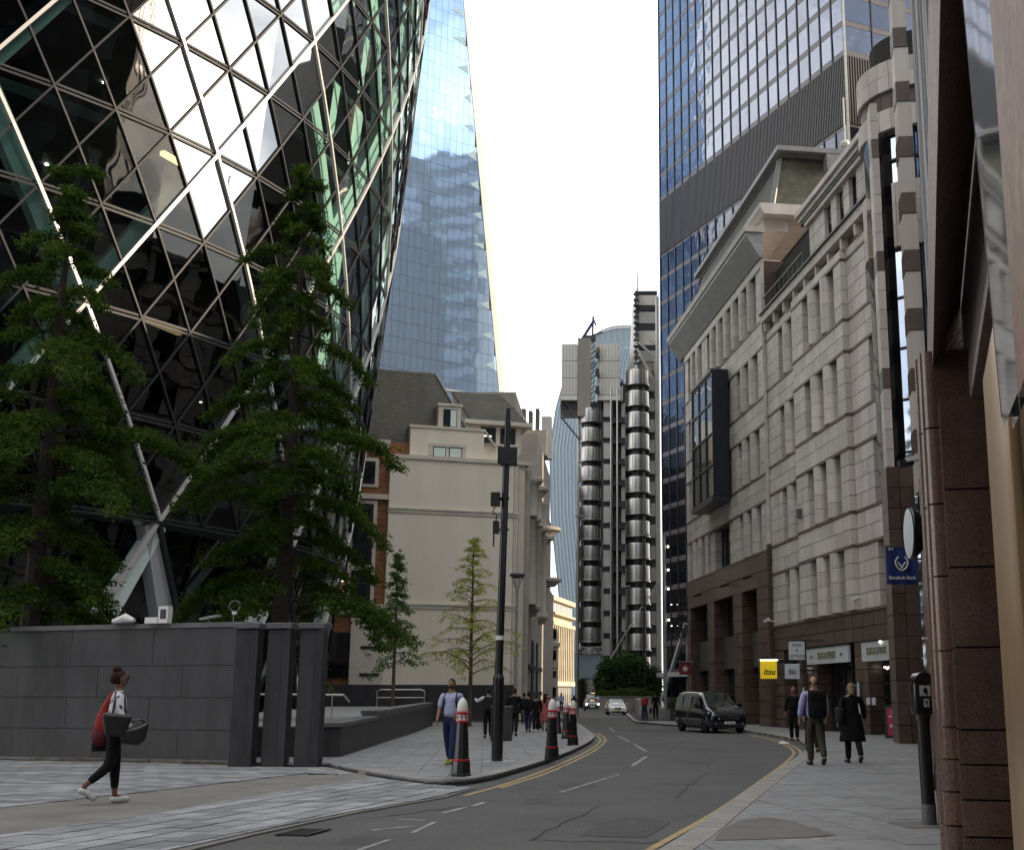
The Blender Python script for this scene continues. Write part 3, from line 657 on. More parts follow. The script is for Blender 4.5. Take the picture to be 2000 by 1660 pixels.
# ------------------------------------------------------------ pale stone office building on the right
FA = Fr((11.0, 52.0), (-.1484, .989)); GZB = -.6
sb = thing('stone_office_building', 'pale stone office building with brown granite ground floor, deep eaves and slate roof', 'building')
SBk = Blocks('stone_block', sb, 300); GBk = Blocks('granite_block', sb, 300); TBk = Blocks('string_course', sb, 200)
core = MB(['joint', 'concrete_dark']); core.box(FA, -2.9, 37.2, -14, -.75, GZB, 25.4); core.build('wall_core', sb)
glz = []
def window(fr, s0, s1, z0, z1, d, parent, m='glass_office', fm='dark_metal', mid=True):
    b = MB(fm); t = .06
    b.box(fr, s0, s0 + t, d, d + .08, z0, z1); b.box(fr, s1 - t, s1, d, d + .08, z0, z1); b.box(fr, s0 + t, s1 - t, d, d + .08, z0, z0 + t); b.box(fr, s0 + t, s1 - t, d, d + .08, z1 - t, z1)
    if mid: b.box(fr, s0 + t, s1 - t, d, d + .07, z0 + (z1 - z0)*.7, z0 + (z1 - z0)*.7 + .05)
    f = b.build('window', parent)
    g = MB(m); g.poly([fr(s0 + t, d + .02, z0 + t), fr(s1 - t, d + .02, z0 + t), fr(s1 - t, d + .02, z1 - t), fr(s0 + t, d + .02, z1 - t)]); g.build('pane', f)
    if m == 'glass_office' and random.random() < .38:
        h = random.uniform(.25, .75); g = MB('blind'); g.poly([fr(s0 + t + .02, d + .03, z1 - t - (z1 - z0)*h), fr(s1 - t - .02, d + .03, z1 - t - (z1 - z0)*h), fr(s1 - t - .02, d + .03, z1 - t), fr(s0 + t + .02, d + .03, z1 - t)]); g.build('blind', f)
    return f
def round_pier(fr, s0, s1, z0, z1, d, parent, m='stone_light', course=.72, depth=.55):
    b = MB([m]); nc = max(1, round((z1 - z0)/course)); h = (z1 - z0)/nc; c = (s0 + s1)/2; r = (s1 - s0)/2
    for k in range(nc):
        za, zb = z0 + k*h + .01, z0 + (k + 1)*h - .01; pts = [(s1, d - depth)] + [(c + r*math.cos(t), d - .12 + .26*math.sin(t)) for t in [j*math.pi/8 for j in range(9)]] + [(s0, d - depth)]
        n = len(pts); b.add([fr(a, q, z) for z in (za, zb) for a, q in pts], [tuple(range(n))[::-1], tuple(range(n, 2*n))] + [(i, (i + 1) % n, n + (i + 1) % n, n + i) for i in range(n)])
    return b.build('round_pier', parent)
def storey(fr, s0, s1, z0, z1, d, slots, rounds=True, bw=.95, bh=.72, B=SBk, parent=sb, m='stone_light'):
    """solid wall between window slots"""
    edges = [s0] + [x for sl in slots for x in sl] + [s1]
    for i in range(0, len(edges), 2):
        a, b_ = edges[i], edges[i + 1]
        if b_ - a < .02: continue
        if rounds and i not in (0, len(edges) - 2) and b_ - a < 1.3: round_pier(fr, a, b_, z0, z1, d, parent); continue
        grid_blocks(B, fr, a, b_, z0, z1, d, m, bw, bh, th=.5 + d)
    for a, b_ in slots: window(fr, a, b_, z0, z1, -.42, parent)
def strings(fr, s0, s1, z, d, h=.13, out=.04):
    n = max(1, round((s1 - s0)/2.2)); w_ = (s1 - s0)/n
    for i in range(n): TBk.box(fr, s0 + i*w_ + .004, s0 + (i + 1)*w_ - .004, -.4, d + out, z, z + h, 'stone_band')
bays = [(-2.5, 1.66, 0., [(-1.9, -.75)]), (1.7, 9.6, .28, [(2.75, 3.75), (4.75, 5.75), (6.7, 7.7)]), (9.64, 15.5, 0., [(10.35, 11.3), (12.1, 13.05)])]
rowsA = [(4.98, 7.7), (9.33, 12.1), (13.78, 16.6), (18.23, 21.0)]
for s0, s1, d, sl in bays:
    for z0, z1 in rowsA: storey(FA, s0, s1, z0, z1, d, sl)
    for z0, z1 in ((7.83, 9.2), (12.23, 13.65), (16.73, 18.1)):
        grid_blocks(SBk, FA, s0, s1, z0, z1, d, 'stone_light', 1.15, .69, th=.5 + d)
    for z in (7.7, 9.2, 12.1, 13.65, 16.6, 18.1, 21.0): strings(FA, s0, s1, z, d)
    # frieze with a recessed slot, then the terrace ledge
    grid_blocks(SBk, FA, s0, s1, 21.13, 21.55, d, 'stone_light', 1.4, .42, th=.5 + d)
b = MB('stone_band'); b.box(FA, -2.5, 15.5, -.5, -.12, 21.55, 22.1); b.build('recessed_frieze', sb)
x = -2.2
while x < 15: GBk.box(FA, x, x + .22, -.12, .22, 21.55, 22.1, 'stone_light'); x += 1.9
grid_blocks(SBk, FA, -2.5, 15.5, 22.1, 22.6, .30, 'stone_light', 1.6, .5, th=.8)
b = MB('lead_dark'); b.box(FA, -2.55, 15.5, -1, .42, 22.6, 22.68); b.build('ledge_flashing', sb)
# attic storey
storey(FA, -2.4, 7.4, 22.7, 24.95, -.15, [(.3, 1.3), (2.1, 3.1), (3.9, 4.9)], rounds=False, bh=.75)
b = MB('stone_light'); b.box(FA, -2.5, 7.6, -2, .05, 24.96, 25.2); b.build('attic_lintel', sb)
b = MB('stone_light'); b.box(FA, -2.7, 8.2, -3, .35, 25.62, 25.9); b.box(FA, -2.6, 8.1, -3, .2, 25.35, 25.61); b.build('attic_cornice', sb)
b = MB('lead_dark'); b.box(FA, -2.6, 8.1, -3, .12, 25.2, 25.34); b.build('attic_gutter', sb)
b = MB('dark_metal'); b.box(FA, 7.6, 15.2, -1.6, -1.5, 22.7, 25.0); b.build('terrace_screen', sb)
for k in range(9):
    b = MB('dark_metal'); b.box(FA, 7.7 + k*.85, 7.74 + k*.85, .12, .16, 22.7, 23.6); b.build('terrace_baluster', sb)
b = MB('dark_metal'); b.box(FA, 7.6, 15.4, .1, .18, 23.6, 23.66); b.build('terrace_rail', sb)
# brown granite ground floor, near block: shopfront openings
grid_blocks(GBk, FA, -2.5, 15.5, 3.62, 4.84, .04, 'granite_brown', 1.3, .6, th=.6)
strings(FA, -2.5, 15.5, 4.85, .06, .13)
piers = [(-2.5, -2.0), (1.0, 2.6), (8.0, 9.5), (10.4, 11.3), (13.6, 15.5)]
for a, b_ in piers: grid_blocks(GBk, FA, a, b_, GZB + .1, 3.6, .04, 'granite_brown', .8, .62, th=.8)
for a, b_ in ((-2.0, 1.0), (2.6, 8.0), (9.5, 10.4), (11.3, 13.6)):
    f = MB('black_matt'); f.box(FA, a, b_, -.72, -.64, GZB, 3.6); fo = f.build('shopfront', sb)
    n = max(1, round((b_ - a)/1.1))
    for k in range(n):
        w_ = (b_ - a)/n; g = MB('glass_black'); g.poly([FA(a + k*w_ + .08, -.63, .35), FA(a + (k + 1)*w_ - .08, -.63, .35), FA(a + (k + 1)*w_ - .08, -.63, 3.3), FA(a + k*w_ + .08, -.63, 3.3)]); g.build('pane', fo)
        g = MB('dark_metal'); g.box(FA, a + k*w_ - .03, a + k*w_ + .03, -.63, -.58, GZB, 3.55); g.build('frame', fo)
b = MB('chrome'); b.box(FA, 5.2, 5.26, -.55, -.5, .9, 1.0); b.bar(FA(3.4, -.5, .95), FA(5.6, -.5, .95), .05); b.build('door_bar', sb)
b = MB('lead'); b.tube([FA(4.0, -.55, 1.2), FA(4.2, -.55, 1.75), FA(4.7, -.55, 1.85)], .035, 6); b.tube([FA(4.9, -.55, 1.85), FA(5.4, -.55, 1.75), FA(5.6, -.55, 1.2)], .035, 6); b.build('door_pull', sb)
for s, z, d in ((.55, 2.5, -.55), (.15, 2.45, -.5), (-1.0, 3.5, .2)):
    b = MB('pin_light'); b.lathe(FA(s, d, z), [(0, -.05), (.05, 0), (0, .05)], 8); b.build('pin_lamp', sb)
# far block with its own projecting plane
dB = .2
slR, slL = [(16.7, 17.75), (18.65, 19.7), (20.6, 21.65)], [(31.3, 32.3), (33.1, 34.1), (34.9, 35.9)]
for z0, z1 in ((9.2, 11.85), (13.5, 16.25), (17.95, 20.75)):
    storey(FA, 15.6, 23.3, z0, z1, dB, slR); storey(FA, 30.1, 37.1, z0, z1, dB, slL)
for z0, z1 in ((11.98, 13.37), (16.38, 17.82), (20.88, 22.3)):
    grid_blocks(SBk, FA, 15.6, 37.1, z0, z1, dB, 'stone_light', 1.25, .7, th=.6)
for z in (9.07, 11.85, 13.37, 16.25, 17.82, 20.75, 22.3, 25.5): strings(FA, 15.6, 37.1, z, dB)
storey(FA, 15.6, 37.1, 22.43, 25.5, dB, slR + [(22.7, 23.7), (24.8, 25.8), (26.7, 27.7), (28.6, 29.6)] + slL)
storey(FA, 23.3, 30.1, 9.2, 11.85, dB - .1, [(24.6, 28.6)], rounds=False)
for k in range(3):
    b = MB('dark_metal'); b.box(FA, 25.4 + k, 25.46 + k, -.4, -.3, 9.2, 11.85); b.build('window_bar', sb)
b = MB('panel_pale'); b.box(FA, 23.3, 30.1, -.5, dB - .12, 12.0, 20.7); b.build('plain_panel', sb)
b = MB('stone_light'); b.box(FA, 15.6, 37.2, -1, dB + .02, 25.63, 26.1); b.build('frieze', sb)
# near end wall of the far block (faces the camera)
FE = Fr(FA(15.58, 0, 0).xy, (FA.n.x, FA.n.y)); FE.n = -FA.u
for z0 in [GZB + k*.72 for k in range(0, 37)]:
    m_ = 'granite_brown' if z0 < 9 or z0 > 21 else 'stone_light'
    GBk.box(FE, -1.6, -.02, -.3, .0 if z0 > 22.4 else -.0, z0 + .01, z0 + .71, m_); GBk.box(FE, .0, dB, -.3, .02, z0 + .01, z0 + .71, 'granite_brown' if z0 < 9 else 'stone_light')
# eaves: wide sloping soffit, fascia, gutter and hipped slate roof
def sweep(name, prof, s0, s1, m, parent, close=True):
    b = MB(m); n = len(prof); b.add([FA(s, d, z) for s in (s0, s1) for d, z in prof], [tuple(range(n)), tuple(range(n, 2*n))[::-1]] + [(i, n + i, n + (i + 1) % n, (i + 1) % n) for i in range(n)]); return b.build(name, parent)
sweep('eaves_soffit', [(.1, 26.1), (.30, 26.1), (1.12, 27.4), (1.12, 27.6), (.1, 27.6)], 15.2, 38.6, 'lead', sb)
sweep('eaves_fascia', [(.0, 27.61), (1.2, 27.61), (1.26, 27.95), (.0, 27.95)], 15.1, 38.7, 'stone_light', sb)
sweep('attic_wall', [(-1.6, 27.96), (-.1, 27.96), (-.1, 28.7), (-1.6, 28.7)], 15.7, 38.0, 'stone_light', sb)
sweep('crown_cornice', [(-3.2, 28.7), (.05, 28.7), (.30, 29.1), (.30, 29.35), (-3.2, 29.35)], 14.9, 38.7, 'stone_light', sb)
def slates(fr_pts, m, name, rows=20, cols=14, limit=150):
    """overlapping slates on a quad given by bottom-left, bottom-right, top-right, top-left"""
    BL, BR, TR, TL = [Vector(p) for p in fr_pts]; nrm = (BR - BL).cross(TL - BL).normalized(); B = Blocks(name, sb, limit)
    for r in range(rows):
        for c in range(cols):
            o = .5/cols if r % 2 else 0
            u0, u1 = max(0, c/cols - o + .002), min(1, (c + 1)/cols - o); v0, v1 = r/rows, min(1, (r + 1.25)/rows)
            if u1 - u0 < .01: continue
            P = lambda u, v: (BL*(1 - u) + BR*u)*(1 - v) + (TL*(1 - u) + TR*u)*v
            q = [P(u0, v0) + nrm*.035, P(u1, v0) + nrm*.035, P(u1, v1) + nrm*.006, P(u0, v1) + nrm*.006]; qb = [P(u0, v0) + nrm*.015, P(u1, v0) + nrm*.015]
            B.poly(q + qb, [(0, 1, 2, 3), (4, 5, 1, 0)], m, .25)
    B.finish()
hipB = [FA(15.0, -2.9, 29.36), FA(15.0, -.5, 29.36), FA(15.9, -1.25, 32.5), FA(15.9, -4.6, 32.5)]
slates([FA(15.2, -2.9, 29.36), FA(15.2, -.55, 29.36), FA(15.75, -1.2, 32.5), FA(15.75, -4.6, 32.5)], 'slate_green', 'slate', 18, 9, 170)
b = MB('slate'); b.add([FA(15.22, -.5, 29.36), FA(38.2, -.5, 29.36), FA(37.0, -1.25, 32.5), FA(15.77, -1.25, 32.5)], [(0, 1, 2, 3)]); b.build('roof_slope', sb)
b = MB('lead'); b.bar(FA(15.15, -.52, 29.36), FA(15.72, -1.2, 32.55), .32, .12); b.build('hip_flashing', sb)
b = MB('lead'); b.box(FA, 14.9, 38.2, -6, -.85, 32.75, 33.05); b.build('roof_edge', sb)
b = MB('lead_dark'); b.box(FA, 15.3, 38.0, -5.9, -1.2, 32.5, 32.75); b.box(FA, 15.9, 38, -6, -1.4, 29.4, 32.5); b.build('roof_core', sb)
b = MB('lead'); b.box(FA, 14.7, 15.4, -4.6, -3.8, 31.6, 32.6); b.build('roof_vent', sb)
# brown ground storeys of the far block: tall openings between clad columns
grid_blocks(GBk, FA, 15.6, 37.1, 7.25, 8.1, dB + .02, 'granite_brown', 2.1, .85, th=.8)
grid_blocks(GBk, FA, 15.6, 37.1, 8.1, 9.06, dB + .04, 'granite_brown', 2.1, .96, th=.8)
for a, b_ in ((15.6, 18.0), (21.4, 23.6), (28.7, 30.6), (36.0, 37.1)): grid_blocks(GBk, FA, a, b_, GZB, 7.24, dB + .04, 'granite_brown', .75, .75, th=1.1)
for a, b_ in ((18.0, 21.4), (23.6, 28.7), (30.6, 36.0)):
    b = MB('glass_black'); b.poly([FA(a, -.7, GZB), FA(b_, -.7, GZB), FA(b_, -.7, 7.3), FA(a, -.7, 7.3)]); b.build('deep_window', sb)
    b = MB('concrete_dark'); b.box(FA, a + .02, b_ - .02, -.68, -.35, 2.9, 4.9); b.build('spandrel_panel', sb)
    for k in (1, 2): x = a + (b_ - a)*k/3; b = MB('dark_metal'); b.box(FA, x - .05, x + .05, -.69, -.5, GZB, 7.2); b.build('window_bar', sb)
b = MB('olive'); b.box(FA, 18.9, 19.3, -.55, -.5, .9, 2.6); b.build('window_vinyl', sb)
for s in (19.2, 24.6, 32.6):
    b = MB('black_matt'); b.bar(FA(s, .22, 8.0), FA(s, .75, 7.85), .10, .12); b.build('bracket_lamp', sb)
SBk.finish(); GBk.finish(); TBk.finish()
# hanging glass bay
bay = thing('glass_bay', 'dark bronze glass bay window hanging high on the pale stone facade', 'bay window')
b = MB('mullion')
for s in (23.7, 25.7, 27.7, 29.75): b.box(FA, s - .08, s + .08, .26, 1.32, 13.4, 21.4)
for z in (13.4, 15.4, 17.4, 19.4, 21.3): b.box(FA, 23.8, 29.65, 1.2, 1.3, z, z + .14); b.box(FA, 23.66, 23.78, .3, 1.2, z, z + .14)
b.build('frame', bay)
for i, s in enumerate((23.8, 25.8, 27.8)):
    for k, z in enumerate((13.54, 15.54, 17.54, 19.54)):
        g = MB('glass_office' if k < 2 else 'gh_glass_dark'); g.poly([FA(s, 1.24, z), FA(s + 1.84, 1.24, z), FA(s + 1.84, 1.24, z + 1.8), FA(s, 1.24, z + 1.8)]); g.build('pane', bay)
for k, z in enumerate((13.54, 15.54, 17.54, 19.54)):
    g = MB('glass_office'); g.poly([FA(23.7, .3, z), FA(23.7, 1.2, z), FA(23.7, 1.2, z + 1.8), FA(23.7, .3, z + 1.8)]); g.build('pane', bay)
b = MB('dark_metal'); b.box(FA, 23.6, 29.85, .26, 1.4, 13.1, 13.38); b.box(FA, 23.6, 29.85, .26, 1.4, 21.42, 21.6); b.build('cap', bay)
b = MB('gh_column'); b.box(FA, 24.2, 29.2, .35, .5, 17.5, 21.2); b.build('blind', bay)
# wall sensors and cameras on the facade
for s, z, lb in ((9.0, 10.6, 'round grey wall alarm box between first and second floor windows'),):
    t = thing('alarm_box', lb, 'alarm box'); b = MB('lead_dark'); b.box(FA, 8.75, 9.1, .29, .5, 10.0, 10.45); b.build('casing', t)
for s, z, d, lb in ((.6, 5.35, .08, 'white security camera above the second fascia sign'), (14.8, 5.2, .1, 'white security camera above the projecting signs')):
    t = thing('security_camera', lb, 'camera'); b = MB('white_paint'); b.bar(FA(s, d, z), FA(s, d + .45, z + .05), .06); b.build('arm', t)
    b = MB('white_paint'); b.bar(FA(s - .1, d + .4, z + .1), FA(s + .35, d + .5, z + .0), .14, .14); b.build('body', t)
t = thing('flagpole', 'white flagpole with round ball base on the stone building roof', 'flagpole', (12.65, 62, 30.3))
b = MB('white_paint'); b.tube([(0, 0, 0), (0, 0, 3.2)], .05, 8); b.build('pole', t); b = MB('white_paint'); b.lathe((0, 0, .5), [(.01, -.26), (.2, -.16), (.27, 0), (.2, .16), (.01, .26)], 12); b.build('ball', t, True); b = MB('white_paint'); b.lathe((0, 0, 3.2), [(.01, -.08), (.09, 0), (.01, .08)], 10); b.build('finial', t)
# ------------------------------------------------------------ curved corner building between the stone and granite fronts
cb = thing('corner_building', 'narrow corner building with curved stone bands and tall bowed blue window', 'building')
CC = Vector((12.75, 47.2, 0))
b = MB('joint'); b.lathe(CC, [(1.9, -.6), (1.9, 28)], 24); b.build('core', cb)
def ring(z0, z1, r, m, nm, n=24, a0=R(120), a1=R(290), gap=.01, rows=1):
    B = Blocks(nm, cb, 80); h = (z1 - z0)/rows
    for q in range(rows):
        for i in range(n):
            t0, t1 = a0 + (a1 - a0)*i/n + gap/r, a0 + (a1 - a0)*(i + 1)/n - gap/r; za, zb = z0 + q*h + gap, z0 + (q + 1)*h - gap
            vv = [(CC.x + rr*math.cos(t), CC.y + rr*math.sin(t), z) for z in (za, zb) for rr, t in ((r, t0), (r, t1), (r - .5, t1), (r - .5, t0))]
            B.poly(vv, MB.BF, m, .7)
    B.finish()
ring(18.6, 21.3, 2.45, 'stone_light', 'curved_stone', 14, rows=3); ring(23.6, 24.5, 2.5, 'stone_light', 'curved_stone', 14); ring(24.55, 25.3, 2.35, 'stone_band', 'curved_stone', 14); ring(25.3, 26.6, 2.5, 'stone_light', 'curved_stone', 14, rows=2)
b = MB('stone_light'); b.bx(14.2, 34, 43.3, 51.5, -.6, 27.5); b.build('rear_body', cb)
nb = 10
for k in range(9):
    z0 = .2 + k*2.05; z1 = z0 + 2.0
    for i in range(nb):
        t0 = R(130) + R(150)*i/nb; t1 = R(130) + R(150)*(i + 1)/nb - .02
        g = MB('bow_glass'); g.poly([(CC.x + 2.15*math.cos(t), CC.y + 2.15*math.sin(t), z) for t, z in ((t0, z0), (t1, z0), (t1, z1), (t0, z1))]); g.build('bow_pane', cb)
for i in range(nb):
    t0 = R(130) + R(150)*i/nb; t1 = R(130) + R(150)*(i + 1)/nb - .02
    g = MB('bow_glass'); g.poly([(CC.x + 2.1*math.cos(t), CC.y + 2.1*math.sin(t), z) for t, z in ((t0, 21.4), (t1, 21.4), (t1, 23.5), (t0, 23.5))]); g.build('bow_pane', cb)
for i in range(nb + 1):
    t = R(130) + R(150)*i/nb - .01; b = MB('mullion'); b.bar((CC.x + 2.2*math.cos(t), CC.y + 2.2*math.sin(t), .2), (CC.x + 2.2*math.cos(t), CC.y + 2.2*math.sin(t), 23.6), .09); b.build('mullion', cb)
for z in [.2 + 2.05*k for k in range(10)] + [21.35, 22.4, 23.5]:
    b = MB('mullion'); b.lathe(CC, [(2.14, z - .05), (2.24, z - .05), (2.24, z + .02), (2.14, z + .02)], 18, 0, R(130), R(280)); b.build('transom', cb)
FC = Fr((9.35, 41.3), (1, -.10)); FC.n = -FC.n
BG = Blocks('granite_block', cb, 120); BS = Blocks('stone_block', cb, 160)
z = -.3; k = 0
while z < 8.9: BG.box(FC, 0, .42, -1.6, 0, z + .01, z + .71, 'granite_brown'); BG.box(FC, .44, .92, -1.6, 0, z + .01, z + .71, 'granite_brown'); z += .72
z = 8.95
while z < 22: BS.box(FC, .04, .30, -1.0, -.05, z + .012, z + .71, 'stone_light' if k % 6 != 4 else 'stone_band'); z += .72 if k % 6 != 4 else .73; k += 1
z = 8.0; k = 0
FC2 = Fr((10.12, 40.2), (1, -.12)); FC2.n = -FC2.n
while z < 30:
    h, m_ = (1.35, 'stone_light') if k % 2 == 0 else (.78, 'stone_band')
    BS.box(FC2, -.02 if k % 2 else 0, .50 if k % 2 == 0 else .47, -.9, .03 if k % 2 else 0, z + .01, z + h - .01, m_); z += h; k += 1
BG.finish(); BS.finish()
b = MB('glass_black'); b.box(FC, .1, .9, -3, -1.62, 9, 22); b.build('side_glazing', cb)
for k, (x, y, wd, z0, z1, m_) in enumerate([(10.66, 39.6, .12, 7, 30, 'lead'), (10.86, 39.0, .22, 6.5, 30, 'glass_office'), (11.05, 38.2, .16, 6.5, 30, 'stone_light'), (10.45, 36.6, .14, 6, 30, 'lead'), (10.25, 35.2, .2, 6, 30, 'stone_light')]):
    b = MB(m_); b.bx(x, x + wd, y - .5, y, z0, z1); b.build('vertical_fin', cb)
# ------------------------------------------------------------ polished granite front on the right edge
FD = Fr((3.07, 11.4), (.2425, .9701))
gb = thing('granite_office_building', 'polished brown granite building front with rounded ribbed piers at the right edge', 'building')
b = MB('glass_black'); b.box(FD, -14, 29.5, -5, -.62, -.2, 5.2); b.build('dark_interior', gb)
b = MB('lead'); b.box(FD, 1.2, 22, -5, -.62, 5.2, 24); b.build('upper_wall', gb)
courses = [.05, .38, .66, .93, 1.2, 1.85, 2.5, 3.15, 3.85, 4.58]
def granite_pier(s, top, sc=1.):
    prof = [(0, -.6), (0, .02)]
    for cx, cd, r in ((.10, .02, .10), (.31, .06, .10), (.52, .06, .10)): prof += [(cx - r*math.cos(t), cd + r*math.sin(t)) for t in [j*math.pi/6 for j in range(7)]]
    prof += [(.66, .0), (.66, -.6)]
    prof = [(s + a*sc, d) for a, d in prof]; n = len(prof); zs = [z for z in courses if z < top - .2] + [top]
    for za, zb in zip(zs[:-1], zs[1:]):
        b = MB(['granite_polished']); b.add([FD(a, d, z) for z in (za + .008, zb - .008) for a, d in prof], [tuple(range(n))[::-1], tuple(range(n, 2*n))] + [(i, (i + 1) % n, n + (i + 1) % n, n + i) for i in range(n)])
        autosmooth(b.build('granite_block', gb), 50)
def flat_pier(s0, s1, top, d1=-.02):
    zs = [z for z in courses if z < top - .2] + [top]
    for za, zb in zip(zs[:-1], zs[1:]):
        b = MB(['granite_polished']); b.box(FD, s0 + .005, s1, -.6, d1, za + .008, zb - .008); b.build('granite_block', gb)
granite_pier(-.55, 4.58); flat_pier(-1.35, -.56, 3.95, -.02)
b = MB('joint'); b.box(FD, -.5, .05, -.6, -.03, 0, 4.56); b.box(FD, -1.3, -.51, -.6, -.04, 0, 3.93); b.build('pier_core', gb)
for s in (1.75, 2.6): granite_pier(s, 4.6)
for s in (6.4, 7.3, 11.6, 12.5, 17, 17.9, 22.4, 23.3, 27.6, 28.5): granite_pier(s, 4.6)
for s in (1.7, 6.35, 11.55, 16.95, 22.35, 27.55):
    b = MB('joint'); b.box(FD, s + .1, s + 1.5, -.6, -.04, 0, 4.6); b.build('pier_core', gb)
for k in range(6):     # lintel with a sloping polished underside, in long stones
    a0, a1 = -12 + k*2.05, -9.96 + k*2.05; pr = [(.0, 4.42), (-.3, 5.15), (-.3, 5.3), (.0, 5.3)]
    b = MB('granite_soffit'); b.add([FD(a, d, z) for a in (a0, a1) for d, z in pr], [(0, 1, 2, 3), (7, 6, 5, 4), (0, 4, 5, 1), (1, 5, 6, 2), (2, 6, 7, 3), (3, 7, 4, 0)]); b.build('lintel_block', gb)
b = MB('granite_soffit'); b.box(FD, .3, 29.5, -.6, .0, 4.6, 5.3); b.build('lintel', gb)
b = MB('pale_reflection_pane'); b.box(FD, -9, .1, -.34, -.31, 4.05, 5.16); b.build('upper_glazing', gb)
b = MB('granite_soffit'); b.box(FD, -12, -1.36, -.62, -.29, 3.95, 4.05); b.build('transom', gb)
b = MB('bow_glass'); b.add([FD(a, d, z) for d in (.02, .0) for a, z in ((-8.62, 3.6), (-9.06, 2.06), (-13, 1.9), (-13, 3.6))], [(0, 1, 2, 3), (7, 6, 5, 4)]); b.build('tilted_glazing', gb)
b = MB('black_matt'); b.bar(FD(-8.60, .01, 3.6), FD(-9.03, .01, 2.1), .02); b.build('glazing_edge', gb)
b = MB('bow_glass'); b.box(FD, -9, -5.3, -.36, -.33, .1, 3.9); b.build('shop_glazing', gb)
b = MB('granite_orange'); b.box(FD, -13, -9.85, .03, .05, 1.95, 3.8); b.build('orange_stone', gb)
b = MB('gold'); b.box(FD, -5.2, -3.2, -.36, -.28, -.1, 3.62); bevel(b.build('brass_frame', gb), .01, 2)
for k in range(11):
    s = 1.2 + k*1.9; b = MB(('lead', 'stone_light', 'lead')[k % 3]); b.box(FD, s, s + .3, -.62, -.36, 5.3, 24); b.build('vertical_fin', gb)
    b = MB('bow_glass'); b.box(FD, s + .31, s + 1.89, -.62, -.5, 5.3, 24); b.build('strip_window', gb)
# ------------------------------------------------------------ dark tower with blue panes, right of the street
def flip(f): f.n = -f.n; return f
tw = thing('glass_office_tower', 'tall dark office tower with grid of blue mirror panes and a wide louvre band', 'tower')
FT = Fr((22.8, 110.0), (-.454, 1)); FU = flip(Fr((22.8, 110.0), (1, .454)))
BW = 40.87/20; FP = 3.25
b = MB('interior'); c = [FT(0, -.1, 0), FT(40.87, -.1, 0), FT(40.87, -40.8, 0), FT(0, -40.8, 0)]
b.prism([(p.x, p.y) for p in c][::-1], -.6, 104); b.build('core', tw)
BP = Blocks('window_pane', tw, 300); BL = Blocks('louvre_panel', tw, 80)
floors = [63.0 + FP*k for k in range(12)] + [55.5 - FP*k for k in range(1, 18)]
for fr, nb in ((FT, 20), (FU, 12)):
    for z in floors:
        for i in range(nb):
            j = [random.uniform(-.012, .012) for _ in range(4)]
            a0, a1, z0, z1 = i*BW + .09, (i + 1)*BW - .09, z + .62, z + FP - .04
            if fr is FU: a0, a1 = i*3.4 + .12, (i + 1)*3.4 - .12
            BP.poly([fr(a0, .02 + j[0], z0), fr(a1, .02 + j[1], z0), fr(a1, .02 + j[2], z1), fr(a0, .02 + j[3], z1)], [(0, 1, 2, 3)] if fr is FU else [(0, 1, 2, 3)], 'blue_pane' if z > 56 else 'blue_pane_dark_reflection' if z > 18 else 'glass_black', 2.2)
    for z in floors:
        b = MB('spandrel'); b.box(fr, 0, 40.8, -.1, .03, z, z + .58); b.build('spandrel_band', tw)
    for i in range(nb + 1):
        s = i*(BW if fr is FT else 3.4); b = MB('mullion'); b.box(fr, s - .08, s + .08, -.1, .12, 0, 102); b.build('vertical_mullion', tw)
    b = MB('glass_black'); b.box(fr, .1, 40.7, -.1, -.02, 55.5, 63); b.build('louvre_back', tw)
    for i in range(nb):
        w_ = BW if fr is FT else 3.4; nl = 6 if fr is FT else 10
        b = MB('louvre')
        for k in range(nl): b.box(fr, i*w_ + .18 + k*(w_ - .3)/nl, i*w_ + .18 + k*(w_ - .3)/nl + .14, -.02, .16, 55.7, 62.95)
        b.build('louvre_panel', tw)
    b = MB('spandrel'); b.box(fr, 0, 40.8, -.1, .05, 55.35, 55.7); b.build('spandrel_band', tw)
b = MB('lead'); b.box(FT, -.16, .0, -.1, .16, 0, 102); b.build('corner_trim', tw)
BP.finish()
for i in range(4):
    s = 12 + i*7; b = MB('concrete_dark'); b.box(FT, s, s + .6, .3, .9, -.4, 9); b.build('entrance_column', tw)
b = MB('lead'); b.bar(FT(39, 1.2, .5), FT(33, 1.2, 9), .35); b.bar(FT(30, 1.2, .5), FT(30, 1.2, 9.5), .3); b.bar(FT(40, 1.2, 3.4), FT(26, 1.2, 3.4), .5); b.build('entrance_bracing', tw)
b = MB('pin_light')
for s, z in ((33, 6.5), (33.5, 6.6), (34, 6.7), (31.5, 3.9), (32, 4.0), (32.5, 4.1), (38, 11.5), (38, 9)): b.bar(FT(s, .4, z), FT(s + .15, .4, z), .06)
b.build('entrance_light', tw)
